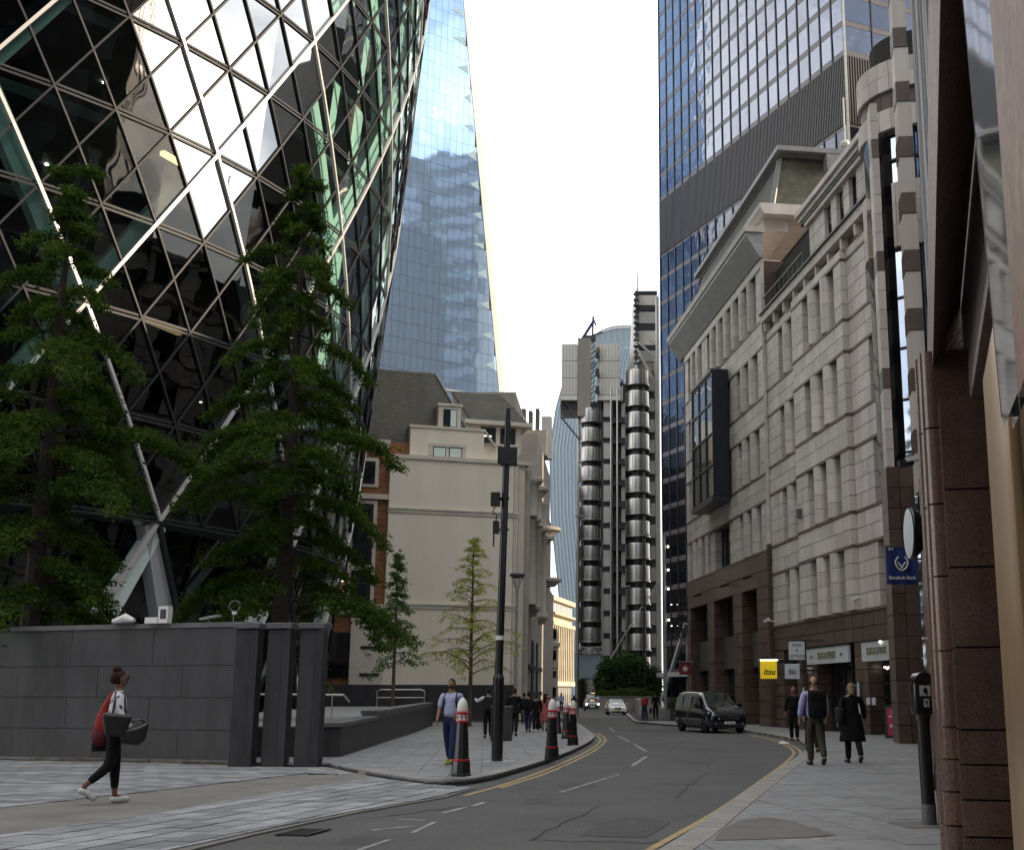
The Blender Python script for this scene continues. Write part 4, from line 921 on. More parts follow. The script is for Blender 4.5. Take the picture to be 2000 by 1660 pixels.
# ------------------------------------------------------------ slanted blue glass tower
sc = thing('slanted_glass_tower', 'tall pale blue glass tower with a slanted white right-hand edge', 'tower')
FS = Fr((-19.4, 200.0), (1.27, 1)); FS.n = -FS.n
edge = lambda z: -.1306*(z - 49.8)
b = MB('interior'); b.add([FS(a, d, z) for a, d, z in [(-34, -.3, 0), (edge(0), -.3, 0), (edge(140), -.3, 140), (-34, -.3, 140), (-34, -26, 0), (edge(0), -26, 0), (edge(140), -26, 140), (-34, -26, 140)]], [(0, 1, 2, 3), (5, 4, 7, 6), (1, 5, 6, 2), (4, 0, 3, 7), (3, 2, 6, 7), (0, 4, 5, 1)]); b.build('core', sc)
BP = Blocks('window_pane', sc, 300); CW, FH = 1.22, 2.62
for k in range(0, 52):
    z0 = 2 + k*FH; z1 = z0 + FH - .04
    for i in range(-28, 6):
        a0, a1 = i*CW, (i + 1)*CW - .035; e0, e1 = edge(z0) - .02, edge(z1) - .02
        if a0 > e1 - .2: continue
        t = random.uniform(-.004, .004); u_ = random.uniform(-.010, .010)
        vv = [FS(a0, -t, z0), FS(min(a1, e0), t, z0), FS(min(a1, e1), t + u_, z1), FS(a0, -t + u_, z1)]
        BP.poly(vv, [(0, 1, 2, 3)], 'scalpel_pane', 1.6)
BP.finish()
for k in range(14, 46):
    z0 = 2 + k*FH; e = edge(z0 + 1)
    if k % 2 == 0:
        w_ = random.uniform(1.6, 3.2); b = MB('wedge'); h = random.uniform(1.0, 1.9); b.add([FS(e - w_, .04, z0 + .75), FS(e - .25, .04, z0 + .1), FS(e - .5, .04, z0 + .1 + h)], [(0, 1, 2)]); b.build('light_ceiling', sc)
b = MB('panel_pale'); b.add([FS(edge(z) + o, d, z) for z in (20, 140) for o, d in ((0, .1), (.95 if z == 20 else 1.3, .1), (.95, -3), (0, -3))], MB.BF); b.build('white_edge', sc)
b = MB('lead'); b.box(FS, -34, 0, -.3, .12, 49.6, 49.85); b.build('ledge', sc)
# tower standing behind the dark tower, seen only mirrored in the blue glass
mt = thing('mirrored_tower', 'dark stepped tower that shows mirrored in the slanted blue glass tower', 'tower')
b = MB(['concrete_dark', 'lead']); b.bx(46, 60, 150, 172, -.5, 128); b.bx(41.5, 45.9, 153, 158, -.5, 118)
for k in range(30): b.bx(41.2, 46.0, 152.6 + (k % 2)*.6, 158.3, 3 + k*3.9, 5.8 + k*3.9, 1)
for k in range(26): b.bx(45.6, 46.0, 160, 171, 4 + k*4.8, 6.4 + k*4.8, 1)
b.build('body', mt)
# ------------------------------------------------------------ curved hazy tower
wk = thing('bulging_tower', 'pale hazy tower with a bulging curved side far down the street', 'tower')
def wx(z):   # left outline, metres at 330 m
    P = [(0, -14.2), (26, -15.2), (49, -17.8), (68, -18.4), (80, -16.8), (90, -14.2), (96, -11.0), (99, -5), (101.5, 0), (102, 6)]
    for (a, p), (c_, q) in zip(P[:-1], P[1:]):
        if a <= z <= c_: return p + (q - p)*(z - a)/(c_ - a)
    return P[-1][1]
zs = [0, 8, 16, 26, 34, 42, 49, 56, 62, 68, 74, 80, 85, 90, 93, 96]
cols = 30; vs = []
for z in zs:
    x0 = wx(z)
    for j in range(cols + 1): t = j/cols; x = x0 + (12 - x0)*t; vs.append((x, 330 + 14*(1 - math.sin(math.pi*(.12 + .5*t))), z))
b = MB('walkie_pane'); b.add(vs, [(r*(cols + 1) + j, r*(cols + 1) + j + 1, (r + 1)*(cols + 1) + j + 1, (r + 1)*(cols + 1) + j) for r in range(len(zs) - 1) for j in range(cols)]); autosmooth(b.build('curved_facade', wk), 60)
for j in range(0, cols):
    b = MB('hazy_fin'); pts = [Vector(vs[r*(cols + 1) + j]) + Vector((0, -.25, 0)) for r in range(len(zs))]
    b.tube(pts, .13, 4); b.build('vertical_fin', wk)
b = MB('gh_glass'); ar = []
for r in range(6):
    t = r/5; ar.append([(-11 + 17*s_, 331 + 2*t*6, 93.5 + 8.5*math.sin(math.pi*.5*min(1, .15 + s_*1.1))*(1 - .12*t)) for s_ in [q/10 for q in range(11)]])
vv = [p for row in ar for p in row]; b = MB('walkie_pane'); b.add([(-11 + 17*q/10, 331, 92) for q in range(11)] + ar[0] , [(q, q + 1, 12 + q, 11 + q) for q in range(10)]); b.build('sky_garden_glass', wk)
b = MB('lead'); b.tube([Vector(p) + Vector((0, -.3, .3)) for p in ar[0]], .3, 5); b.build('roof_arch', wk)
for q in range(1, 10, 1): b = MB('lead'); b.bar((-11 + 17*q/10, 330.8, 92), Vector(ar[0][q]) + Vector((0, -.2, 0)), .16); b.build('roof_mullion', wk)
# ------------------------------------------------------------ steel stair-tower building
ll = thing('steel_service_building', 'inside-out steel building with stacks of round stair pods, boxes and pipes', 'building')
YL = 165.
def pod_stack(cx, r, z_top, pitch, n, hh):
    for k in range(n):
        z1 = z_top - k*pitch; z0 = z1 - hh; b = MB(['steel'])
        prof = [(.2, z1 - .02), (r*.97, z1), (r, z1 - .12), (r, z0 + .15), (r*1.06, z0 + .08), (r*1.06, z0 - .08), (.2, z0 - .1)]
        b.lathe((cx, YL, 0), prof, 26); o = b.build('stair_pod', ll); autosmooth(o, 35)
        b = MB('dark_metal'); b.lathe((cx, YL, 0), [(r*.62, z0 - .1), (r*.62, z0 - pitch + hh)], 12); b.tube([(cx - .1, YL - r*.8, z0 - pitch + hh), (cx + .1, YL - r*.8, z0)], .08, 5); b.build('pod_core', ll)
        for a in range(10):
            if k % 1 == 0 and a in (0, 3, 6, 9): t = math.pi + math.pi*(a + .5)/10; bb = MB('steel_matt'); bb.bar((cx + (r + .02)*math.cos(t), YL + (r + .02)*math.sin(t), z0 + .1), (cx + (r + .02)*math.cos(t), YL + (r + .02)*math.sin(t), z1 - .1), .05); bb.build('pod_seam', ll)
pod_stack(-3.35, 1.45, 39.7, 2.72, 13, 1.9); pod_stack(3.2, 1.62, 45.2, 3.02, 14, 2.1)
for k in range(14):
    z = 38.6 - k*2.95
    b = MB('steel_matt'); b.bx(-1.5, -.25, YL - .5, YL + 2, z, z + 2.2); b.build('service_box', ll)
    b = MB('steel_matt'); b.bx(.95, 1.5, YL + .6, YL + 2, z + .2, z + 2.2); b.build('service_box', ll)
    b = MB('dark_metal'); b.bx(-1.6, 1.55, YL, YL + 2, z - .72, z - .02); b.build('service_floor', ll)
    b = MB('steel_matt'); b.bx(4.7, 5.6, YL + 1.2, YL + 3, z + 4.1, z + 5.9); b.build('service_box', ll)
b = MB('steel_matt'); b.bx(-1.5, 1.2, YL - .4, YL + 2, 40.9, 43.0); b.build('service_box', ll)
for x in (-.45, .42): b = MB('steel'); b.tube([(x, YL - .9, 2), (x, YL - .9, 42.5)], .17, 8); b.build('riser_pipe', ll)
b = MB('steel_matt'); b.tube([(-1.55, YL - 1, 3), (-1.55, YL - 1, 17)], .13, 6); b.build('riser_pipe', ll)
b = MB('lead_dark'); b.bx(-1.7, 5.9, YL + 2, YL + 12, -.6, 44); b.bx(-4.6, -1.8, YL + 1.6, YL + 10, -.6, 41); b.build('body', ll)
for x, r, z in ((-4.95, .16, 41), (6.05, .28, 56), (5.75, .14, 47), (-5.1, .1, 20)): b = MB('steel_matt'); b.tube([(x, YL - .3, -.5), (x, YL - .3, z)], r, 7); b.build('column', ll)
# pale plant room on the left with its lift shaft and brackets
for k in range(3):
    for x0, x1 in ((-7.35, -5.15), (-2.35, .75)):
        b = MB('panel_pale'); b.bx(x0, x1, YL - 1, YL + 6, 41.6 + k*2.46, 41.6 + k*2.46 + 2.38); b.build('plant_panel', ll)
        n = 5 if x0 < -5 else 7
        b = MB('lead')
        for q in range(n): x = x0 + (x1 - x0)*(q + .5)/n; b.bx(x - .02, x + .02, YL - 1.04, YL - 1, 41.7 + k*2.46, 43.9 + k*2.46)
        b.build('panel_rib', ll)
b = MB('panel_pale'); b.bx(-7.4, -5.15, YL - 1.05, YL + 6, 40.85, 41.5); b.bx(-2.35, .8, YL - 1.05, YL + 6, 40.85, 41.5); b.build('plant_base', ll)
b = MB('concrete'); b.bx(-5.1, -3.3, YL - 1.3, YL + 3, 38.5, 49.7); b.build('lift_shaft', ll)
for k in range(15):
    z = 39.4 + k*.72; b = MB('dark_metal'); b.bar((-3.25, YL - 1.4, z), (-2.7, YL - 1.5, z + .45), .12); b.bar((-2.72, YL - 1.5, z + .45), (-3.0, YL - 1.5, z + .72), .08); b.build('ladder_rung', ll)
for z in (41.7, 44.2, 46.8):
    b = MB('dark_metal'); b.bx(-2.65, -2.05, YL - 1.7, YL - 1.05, z, z + .35); b.bx(-2.6, -2.1, YL - 1.65, YL - 1.6, z + .35, z + 1.0); b.build('maintenance_cradle', ll)
b = MB('olive'); b.lathe((-2.35, YL - 1.4, 47.3), [(.01, 0), (.3, .2), (.3, .9), (.01, 1.2)], 8); b.build('yellow_hoist', ll)
b = MB('dark_metal'); b.bx(-7.4, -5.2, YL - .9, YL - .6, 39.0, 39.15); b.bx(-7.45, -7.3, YL - .9, YL - .7, 38.2, 41.5); b.bar((-7.3, YL - .8, 38.4), (-4.8, YL - .8, 35.3), .22); b.bar((-7.0, YL - .8, 40.9), (-5.0, YL - .8, 38.3), .16); b.bx(-7.4, -1.8, YL - .2, YL + 5, 39.6, 40.8); b.build('support_truss', ll)
cr = thing('roof_crane', 'small blue maintenance crane on top of the pale plant room', 'crane')
b = MB('navy_flag'); b.bar((-4.6, YL, 49.8), (-2.9, YL, 52.6), .35); b.build('jib', cr); b = MB('dark_metal'); b.bar((-3.1, YL, 49.7), (-3.0, YL, 53.2), .25); b.bar((-3.2, YL, 50.4), (-1.6, YL, 50.9), .15); b.bx(-4.4, -2.6, YL - .6, YL + .6, 49.72, 50.3); b.bar((-3.0, YL, 52.9), (-2.6, YL, 51.9), .2); b.build('mast', cr)
# upper right tower of the same building
for k, (z0, z1, m_, o_) in enumerate([(57.0, 57.4, 'dark_metal', 0), (55.3, 56.8, 'panel_pale', .3), (54.5, 55.2, 'dark_metal', 0), (52.6, 54.3, 'steel_matt', .2), (51.6, 52.5, 'dark_metal', 0), (49.4, 51.5, 'panel_pale', .2), (48.7, 49.3, 'dark_metal', 0), (47.0, 48.6, 'steel_matt', .4), (45.6, 46.9, 'concrete', .3)]):
    b = MB(m_); b.bx(3.0 + o_, 6.1, YL + 1.2, YL + 7, z0, z1); b.build('tower_storey', ll)
for k in range(13):
    z = 46.5 + k*.85; b = MB('dark_metal'); b.bx(2.7, 3.5, YL + .4, YL + 1.2, z, z + .12); b.bar((2.75, YL + .5, z), (3.45, YL + .5, z + .8), .1); b.bar((3.45, YL + .45, z), (2.75, YL + .45, z + .8), .08); b.build('stair_flight', ll)
b = MB('steel_matt'); b.bar((3.3, YL, 49.5), (6.0, YL, 47.0), .28); b.bar((3.2, YL + .2, 48.6), (5.7, YL + .2, 43.5), .3); b.bar((2.9, YL + .2, 47.8), (1.6, YL + .2, 44.8), .2); b.bar((4.9, YL, 49.8), (6.05, YL, 49.0), .2); b.build('diagonal_brace', ll)
b = MB('panel_pale'); b.add([(2.9, YL + 1, 56.5), (2.9, YL + 1, 46), (2.1, YL + 3, 46), (2.5, YL + 3, 55)], [(0, 1, 2, 3)]); b.build('pale_flank', ll)
b = MB('dark_metal'); b.tube([(3.3, YL + 2, 57.4), (3.3, YL + 2, 60.5)], .06, 5); b.build('antenna', ll)
b = MB('dark_metal')
for k in range(9): b.bar((random.uniform(.5, 1.5), YL, 43 + random.uniform(-.2, 1.4)), (random.uniform(.3, 1.6), YL, 43 + random.uniform(-.2, 1.4)), .12)
b.build('roof_plant', ll)
b = MB('steel_matt'); b.bar((1.4, YL - 1.2, 8.8), (4.4, YL - 1.2, 13.8), .2); b.bar((4.6, YL - 1.2, 13.6), (5.9, YL - 1.2, 16), .2); b.bar((-.6, YL - 1.4, 5.6), (1.8, YL - 1.4, 9.6), .18); b.build('diagonal_brace', ll)
b = MB('steel_matt'); b.bar((-4.8, YL - 2, 7.2), (-1.5, YL - 2, 7.2), .12); b.bar((-4.8, YL - 2, 6.5), (-1.5, YL - 2, 6.5), .12)
for k in range(9): x = -4.8 + k*.37; b.bar((x, YL - 2, 6.5 + .7*(k % 2)), (x + .37, YL - 2, 6.5 + .7*((k + 1) % 2)), .07)
b.build('canopy_truss', ll)
b = MB('walkie_pane'); b.bx(-4.7, -1.6, YL - 1.6, YL, 3.2, 6.2); b.build('entrance_glass', ll)
b = MB('glass_black'); b.bx(-5, 6, YL - .2, YL + 1.5, -.5, 3.1); b.build('ground_glazing', ll)
# ------------------------------------------------------------ sunlit stone block at the end of the street
go = thing('sunlit_stone_building', 'golden sunlit stone building with tall pilasters at the end of the street', 'building')
FG = flip(Fr((-9.35, 185.), (.154, 1)))
b = MB('stone_gold'); b.box(FG, 0, 18, -7, -.4, -.6, 15.6); b.build('wall', go)
for k in range(12): b = MB('stone_gold'); b.box(FG, .1 + k*1.5, .62 + k*1.5, -.4, .15, 3.0, 11.3); b.build('pilaster', go)
for z0, z1, o in ((2.3, 3.0, .3), (11.3, 11.9, .3), (12.9, 13.2, .5), (15.0, 15.7, .25)): b = MB('stone_gold'); b.box(FG, -.1, 18.1, -.4, o, z0, z1); b.build('cornice', go)
for k in range(12):
    for z0, z1 in ((-.4, 2.1), (3.4, 5.4), (6.1, 8.1), (8.8, 10.8), (13.4, 14.8)): b = MB('glass_black'); b.box(FG, .7 + k*1.5, 1.5 + k*1.5, -.45, -.36, z0, z1); b.build('window', go)
b = MB('brick'); b.bx(-14, -9.6, 184.6, 186, -.6, 15.7); b.build('flank_wall', go)
sf = thing('curved_stone_building', 'pale stone building with small dark windows and a curved corner beside the sunlit one', 'building')
b = MB('stone_far'); b.bx(-16, -7.7, 136, 160, -.6, 9.2); b.lathe((-7.9, 138.6, 0), [(1.6, -.6), (1.6, 6.3), (1.85, 6.4), (1.85, 6.8), (1.6, 6.9), (1.5, 8.4), (.2, 8.6)], 20); b.build('wall', sf)
for z in (.9, 3.0, 4.9, 7.2):
    for a in (250, 285, 320): t = R(a); b = MB('glass_black'); c = Vector((-7.9 + 1.62*math.cos(t), 138.6 + 1.62*math.sin(t), z)); b.bar(c, c + Vector((0, 0, 1.05)), .5, .1, side=Vector((-math.sin(t), math.cos(t), 0))); b.build('window', sf)
b = MB('glass_black'); b.bx(-9.2, -6.4, 136.6, 136.9, -.5, .3); b.build('shopfront', sf)
b = MB('stone_far'); b.bx(-9.5, -6.5, 120, 131, 0, 11.5); b.bx(-9.3, -6.7, 119.6, 119.99, 8.5, 9.2); b.build('wing', sf)
# ------------------------------------------------------------ cream building with slate mansard
cm = thing('cream_building', 'cream rendered building with blank end wall, string courses and grey slate mansard roof', 'building')
FC_ = flip(Fr((-15.7, 84.0), (3, 1)))
b = MB('render_cream'); b.box(FC_, 0, 8.9, -12, 0, 1.95, 17.5); b.build('end_wall', cm)
b = MB('granite_grey'); b.box(FC_, -5, 9.3, -11.9, .12, -.8, 1.94); b.build('grey_plinth', cm)
for k in range(9): b = MB('granite_grey'); b.box(FC_, .02 + k*1.03, 1.02 + k*1.03, .12, .15, -.5, 1.93); b.build('plinth_panel', cm)
for z in (7.3, 13.9): b = MB('cream_trim'); b.box(FC_, -.05, 9.3, -.1, .13, z, z + .12); b.box(FC_, -.05, 9.3, -.1, .07, z - .22, z - .01); b.build('string_course', cm)
b = MB('cream_trim'); b.box(FC_, -.08, 10.1, -12, .12, 17.51, 17.78); b.build('coping', cm)
b = MB('cream_trim'); b.box(FC_, 8.93, 9.25, -12, .02, 1.95, 17.5); b.box(FC_, 9.3, 9.75, -10, -.1, -.6, 17.5); b.build('corner_pilaster', cm)
b = MB('render_cream'); b.box(FC_, 1.4, 6.75, -11, -.5, 17.8, 19.9); b.box(FC_, 6.75, 9.4, -11, -.9, 17.8, 19.0); b.build('attic_wall', cm)
b = MB('cream_trim'); b.box(FC_, 1.32, 6.85, -11, -.42, 19.91, 20.1); b.box(FC_, 6.86, 9.5, -2, -.8, 19.01, 19.15); b.build('coping', cm)
b = MB('cream_trim'); b.bar(FC_(6.8, -.6, 20.0), FC_(7.6, -.6, 18.9), .3, .12); b.build('coping', cm)
for a in (3.05, 4.2):
    f = MB('mullion'); f.box(FC_, a, a + .95, -.52, -.46, 17.85, 18.6); fo = f.build('window', cm); g = MB('gh_column'); g.box(FC_, a + .06, a + .89, -.46, -.44, 17.9, 18.54); g.build('pane', fo)
b = MB('cream_trim'); b.box(FC_, 2.75, 5.45, -.5, -.42, 18.62, 18.85); b.box(FC_, 2.75, 3.0, -.5, -.42, 17.8, 18.6); b.box(FC_, 5.2, 5.45, -.5, -.42, 17.8, 18.6); b.build('window_surround', cm)
# mansard in slates
def quadpatch(name, pts, m, rows, cols, parent, limit=120):
    BL, BR, TR, TL = [Vector(p) for p in pts]; nrm = (BR - BL).cross(TL - BL).normalized(); B = Blocks(name, parent, limit)
    if nrm.y > 0: nrm = -nrm
    for r in range(rows):
        for c in range(cols):
            o = .5/cols if r % 2 else 0; u0, u1 = max(0, c/cols - o + .0015), min(1, (c + 1)/cols - o)
            if u1 - u0 < .005: continue
            v0, v1 = r/rows, min(1, (r + 1.25)/rows); P = lambda u, v: (BL*(1 - u) + BR*u)*(1 - v) + (TL*(1 - u) + TR*u)*v
            q = [P(u0, v0) + nrm*.04, P(u1, v0) + nrm*.04, P(u1, v1) + nrm*.008, P(u0, v1) + nrm*.008, P(u0, v0) + nrm*.01, P(u1, v0) + nrm*.01]
            B.poly(q, [(0, 1, 2, 3), (4, 5, 1, 0)], m, .2)
    B.finish()
quadpatch('slate', [FC_(-5, -1.3, 18.9), FC_(6.5, -1.3, 18.9), FC_(3.6, -3.6, 24.7), FC_(-5, -3.6, 24.7)], 'slate', 26, 34, cm)
b = MB('slate'); b.add([FC_(6.5, -1.3, 18.9), FC_(7.4, -6, 18.9), FC_(4.5, -8, 24.7), FC_(3.6, -3.6, 24.7)], [(0, 1, 2, 3)]); b.add([FC_(-5, -3.6, 24.7), FC_(3.6, -3.6, 24.7), FC_(4.5, -10, 24.7), FC_(-5, -10, 24.7)], [(0, 1, 2, 3)]); b.add([FC_(-5, -1.34, 18.9), FC_(6.45, -1.34, 18.9), FC_(3.55, -3.64, 24.7), FC_(-5, -3.64, 24.7)], [(0, 1, 2, 3)]); b.build('roof_slope', cm)
b = MB('lead'); b.box(FC_, -5, 3.6, -4, -3.55, 24.7, 24.82); b.bar(FC_(6.5, -1.25, 18.9), FC_(3.6, -3.55, 24.75), .16, .1); b.build('ridge_flashing', cm)
quadpatch('slate', [FC_(6.0, -2.2, 21.2), FC_(10.4, -2.2, 21.2), FC_(8.8, -4.6, 23.8), FC_(5, -4.6, 23.8)], 'slate', 12, 16, cm, 60)
b = MB('slate'); b.add([FC_(10.4, -2.2, 21.2), FC_(10.8, -9, 21.2), FC_(8.8, -9, 23.8), FC_(8.8, -4.6, 23.8)], [(0, 1, 2, 3)]); b.add([FC_(5, -2.25, 21.2), FC_(10.4, -2.25, 21.2), FC_(8.8, -4.66, 23.8), FC_(5, -4.66, 23.8)], [(0, 1, 2, 3)]); b.build('roof_slope', cm)
b = MB('cream_trim'); b.box(FC_, 5.6, 10.7, -9, -2.0, 20.85, 21.15); b.build('eaves', cm)
b = MB('cream_trim'); b.box(FC_, 5.5, 10.0, -9, -2.5, 18.8, 20.8); b.build('dormer_wall', cm)
for a in (6.9, 8.4):
    f = MB('mullion'); f.box(FC_, a, a + 1.15, -2.5, -2.44, 19.2, 20.7); fo = f.build('window', cm); g = MB('glass_office'); g.box(FC_, a + .07, a + 1.08, -2.44, -2.42, 19.27, 20.63); g.build('pane', fo)
b = MB('white_light'); b.box(FC_, 7.0, 7.7, -2.41, -2.40, 20.0, 20.05); b.build('strip_light', cm)
d = MB('cream_trim'); d.box(FC_, 3.5, 5.15, -3.2, -1.2, 20.1, 21.8); d.box(FC_, 3.4, 5.25, -3.2, -1.1, 21.81, 21.98); dm = d.build('dormer', cm)
f = MB('mullion'); f.box(FC_, 3.85, 4.85, -1.2, -1.16, 20.25, 21.55); fo = f.build('window', cm); g = MB('glass_office'); g.box(FC_, 3.9, 4.32, -1.16, -1.14, 20.3, 21.5); g.build('pane', fo); g = MB('gh_column'); g.box(FC_, 4.38, 4.8, -1.16, -1.14, 20.3, 21.5); g.build('pane', fo)
# brick wing on the left
b = MB('brick'); b.box(FC_, -5.5, -.02, -11, -.3, 1.95, 18.2); b.box(FC_, .0, 1.38, -8, -.9, 17.8, 18.8); b.build('brick_wall', cm)
BB = Blocks('brick_course', cm, 200)
for r in range(56):
    for c in range(5): z = 7.6 + r*.19; BB.box(FC_, -5.45 + c*1.08 + (r % 2)*.05, -4.40 + c*1.08, -.34, -.28 + random.uniform(-.004, .004), z + .01, z + .18, 'brick')
BB.finish()
for z0, z1 in ((17.0, 18.1), (11.6, 14.6), (7.9, 10.6)):
    pass
for z0, z1 in ((15.6, 17.2), (10.0, 14.2), (7.0, 9.6)):
    s = MB('cream_trim'); s.box(FC_, -2.6, -.75, -.4, -.16, z0 - .2, z1 + .25); so_ = s.build('window_surround', cm)
    f = MB('glass_black'); f.box(FC_, -2.35, -1.0, -.16, -.12, z0, z1); f.build('pane', so_)
b = MB('cream_trim'); b.box(FC_, -5.5, -.02, -.3, .0, 14.55, 14.9); b.box(FC_, -5.5, -.02, -.3, -.05, 18.2, 18.8); b.box(FC_, -5.5, -.02, -.3, .05, 6.6, 7.3); b.build('string_course', cm)
b = MB('cream_trim'); b.box(FC_, -2.2, -.02, -.3, -.02, 1.95, 6.6); b.build('ground_wall', cm)
b = MB('glass_black'); b.box(FC_, -4.8, -2.2, -.3, -.1, 2.4, 5.4); b.build('ground_window', cm)
for z in (2.5, 4.3): b = MB('black_matt'); b.box(FC_, -1.5, -.2, -.02, .03, z, z + .2); b.build('vent', cm)
b = MB('white_light')
for k in range(8): b.box(FC_, -4.6 + (k % 4)*.5, -4.3 + (k % 4)*.5, -.09, -.08, 8.0 + (k//4)*.5 + k*.04, 8.05 + (k//4)*.5 + k*.04)
b.build('strip_light', cm)
# street side of the cream building: columns and bowed balconies
b = MB('stone_far'); b.bx(-14, -6.15, 88.2, 118, -.6, 17.4); b.bx(-12, -6.3, 97, 118, 17.41, 22.0); b.bx(-8, -6.0, 106, 108.5, 22, 24.2); b.bx(-12, -8, 96, 112, 22, 25.2); b.build('street_wing', cm)
for (x, y), z0, z1 in (((-6.0, 88.6), 14.0, 16.6), ((-6.0, 88.6), 7.6, 13.7), ((-5.95, 94), 14, 16.6), ((-5.95, 94), 7.6, 13.7), ((-5.9, 100), 7.6, 13.7), ((-5.9, 100), 14, 16.6)):
    b = MB('stone_far'); b.lathe((x, y, 0), [(.02, z0), (.42, z0), (.42, z0 + .2), (.34, z0 + .3), (.32, z1 - .3), (.42, z1 - .15), (.46, z1), (.02, z1)], 14); autosmooth(b.build('column', cm))
for (x, y), r, z in (((-6.2, 89.5), .9, 16.7), ((-6.3, 95), 1.15, 16.9), ((-6.3, 101), 1.3, 13.8), ((-6.2, 89.5), .8, 13.75), ((-6.2, 95), 1.1, 13.75), ((-6.3, 107), 1.6, 15.3), ((-6.3, 112), 1.5, 11.3), ((-6.2, 89.5), .8, 7.3), ((-6.2, 100), .9, 7.3)):
    b = MB('stone_far'); b.lathe((x, y, 0), [(.1, z - .5), (r*.6, z - .45), (r*.8, z - .1), (r, z), (r, z + .22), (r*.9, z + .3), (.1, z + .35)], 18); autosmooth(b.build('bowed_cornice', cm))
for k in range(5): b = MB('lead_dark'); b.bx(-9.6 + k*.62, -9.25 + k*.62, 107, 108, 22.5, 26.4 - .2*(k % 2)); b.build('roof_fin', cm)
b = MB('panel_pale'); b.bx(-6.6, -5.7, 108, 109, 22, 25.9); b.build('roof_fin', cm)
b = MB('black_matt'); b.bx(-6.16, -6.05, 91.5, 93.6, -.3, 5.2); b.bx(-6.16, -6.05, 97, 98.6, -.3, 5.2); b.build('doorway', cm)
for z in (1.2, 3.1): b = MB('black_matt'); b.bx(-6.2, -6.02, 88.3, 104, z, z + .28); b.build('dark_band', cm)
# unseen blocks, most of them added to darken mirror images or stop sun
def back_block(x0, x1, y0, y1, h, label, m='concrete_dark', fw_=3.2):
    t = thing('unseen_block', label, 'building'); b = MB(m); b.bx(x0, x1, y0, y1, -.3, h); b.build('wall', t)
    w_ = MB('glass_black'); z = 4.
    while z < h - 2:
        for x in np.arange(x0 + 1, x1 - 2, fw_):
            w_.bx(x, x + fw_*.6, y1, y1 + .05, z, z + 2.1)
        for y in np.arange(y0 + 1, y1 - 2, fw_):
            w_.bx(x0 - .05, x0, y, y + fw_*.6, z, z + 2.1); w_.bx(x1, x1 + .05, y, y + fw_*.6, z, z + 2.1)
        z += 3.9
    tag(w_.build('window', t), kind='stuff'); return t
mat('dark_cladding', (.06, .045, .04), .6)
back_block(6.5, 34, -75, -8, 30, 'brown office block that continues the street behind the viewer')
back_block(-100, -24, -70, -24, 96, 'dark office block mirrored in the round glass tower', 'dark_cladding')
back_block(-26, -9, -80, -34, 30, 'low office block mirrored in the lower panes of the round glass tower', 'dark_cladding')
back_block(27.5, 60, 91, 108.5, 60, 'office block filling the gap between the stone building and the dark tower')  # added out of view to shade the cream street wall from the sun
back_block(-46, -15, 150, 176, 33, 'low office block behind the cream building that the dark tower mirrors', 'dark_cladding')  # added out of view so the dark tower mirrors something dark low down
back_block(17.5, 50, 4, 43, 84, 'tall dark tower behind the granite front, mirrored in the left panes of the round tower', 'dark_cladding')  # added out of view to darken what the left panes mirror
# ------------------------------------------------------------ street furniture
BOLLARD_PROF = [(.01, 0), (.205, 0), (.205, .045), (.185, .06), (.16, .12), (.158, .135)]
def make_bollard(label):
    t = thing('street_bollard', label, 'bollard', group='black and red bollards along the kerb')
    b = MB('black_paint'); b.lathe((0, 0, 0), [(.01, 0), (.20, 0), (.20, .04), (.185, .05), (.170, .24), (.162, .27)], 10); b.lathe((0, 0, 0), [(.150, .30), (.108, .95)], 10); b.lathe((0, 0, 0), [(.150, .30), (.162, .27)], 10); bo = b.build('post', t); autosmooth(bo, 25)
    b = MB('red_paint'); b.lathe((0, 0, 0), [(.150, .262), (.172, .268), (.172, .292), (.145, .30)], 16); b.build('red_band', t)
    b = MB('red_paint'); b.lathe((0, 0, 0), [(.10, .935), (.128, .945), (.128, .975), (.10, .98)], 16); b.lathe((0, 0, 0), [(.10, 1.085), (.140, 1.092), (.142, 1.12), (.10, 1.14)], 16); b.build('red_collar', t)
    b = MB('white_paint'); b.lathe((0, 0, 0), [(.115, .98), (.115, 1.085)], 16); cw = b.build('white_collar', t)
    b = MB('red_paint')
    for k in range(8):
        a = 2*math.pi*k/8; c = Vector((.118*math.cos(a), .118*math.sin(a), 1.03)); s = Vector((-math.sin(a), math.cos(a), 0)); b.bar(c - Vector((0, 0, .035)), c + Vector((0, 0, .035)), .02, .012, side=s); b.bar(c - s*.022 + Vector((0, 0, .012)), c + s*.022 + Vector((0, 0, .012)), .02, .012, side=Vector((0, 0, 1)))
    b.build('red_cross', cw)
    b = MB('white_paint'); pr = [(.108, 1.14), (.112, 1.19), (.10, 1.27), (.07, 1.34), (.03, 1.375), (.002, 1.385)]; k0 = len(b.v); n = 16
    for r, z in pr:
        for j in range(n): a = 2*math.pi*j/n; rr = r*(1 if j % 2 else .93); b.v.append((rr*math.cos(a), rr*math.sin(a), z))
    for i in range(len(pr) - 1):
        for j in range(n): b.f.append((i*n + j, i*n + (j + 1) % n, (i + 1)*n + (j + 1) % n, (i + 1)*n + j)); b.m.append(0)
    b.build('white_cap', t, True)
    return t
def copy_tree(o, parent=None):
    c = o.copy(); COL.objects.link(c)
    if parent: c.parent = parent
    for ch in list(o.children): copy_tree(ch, c)
    return c
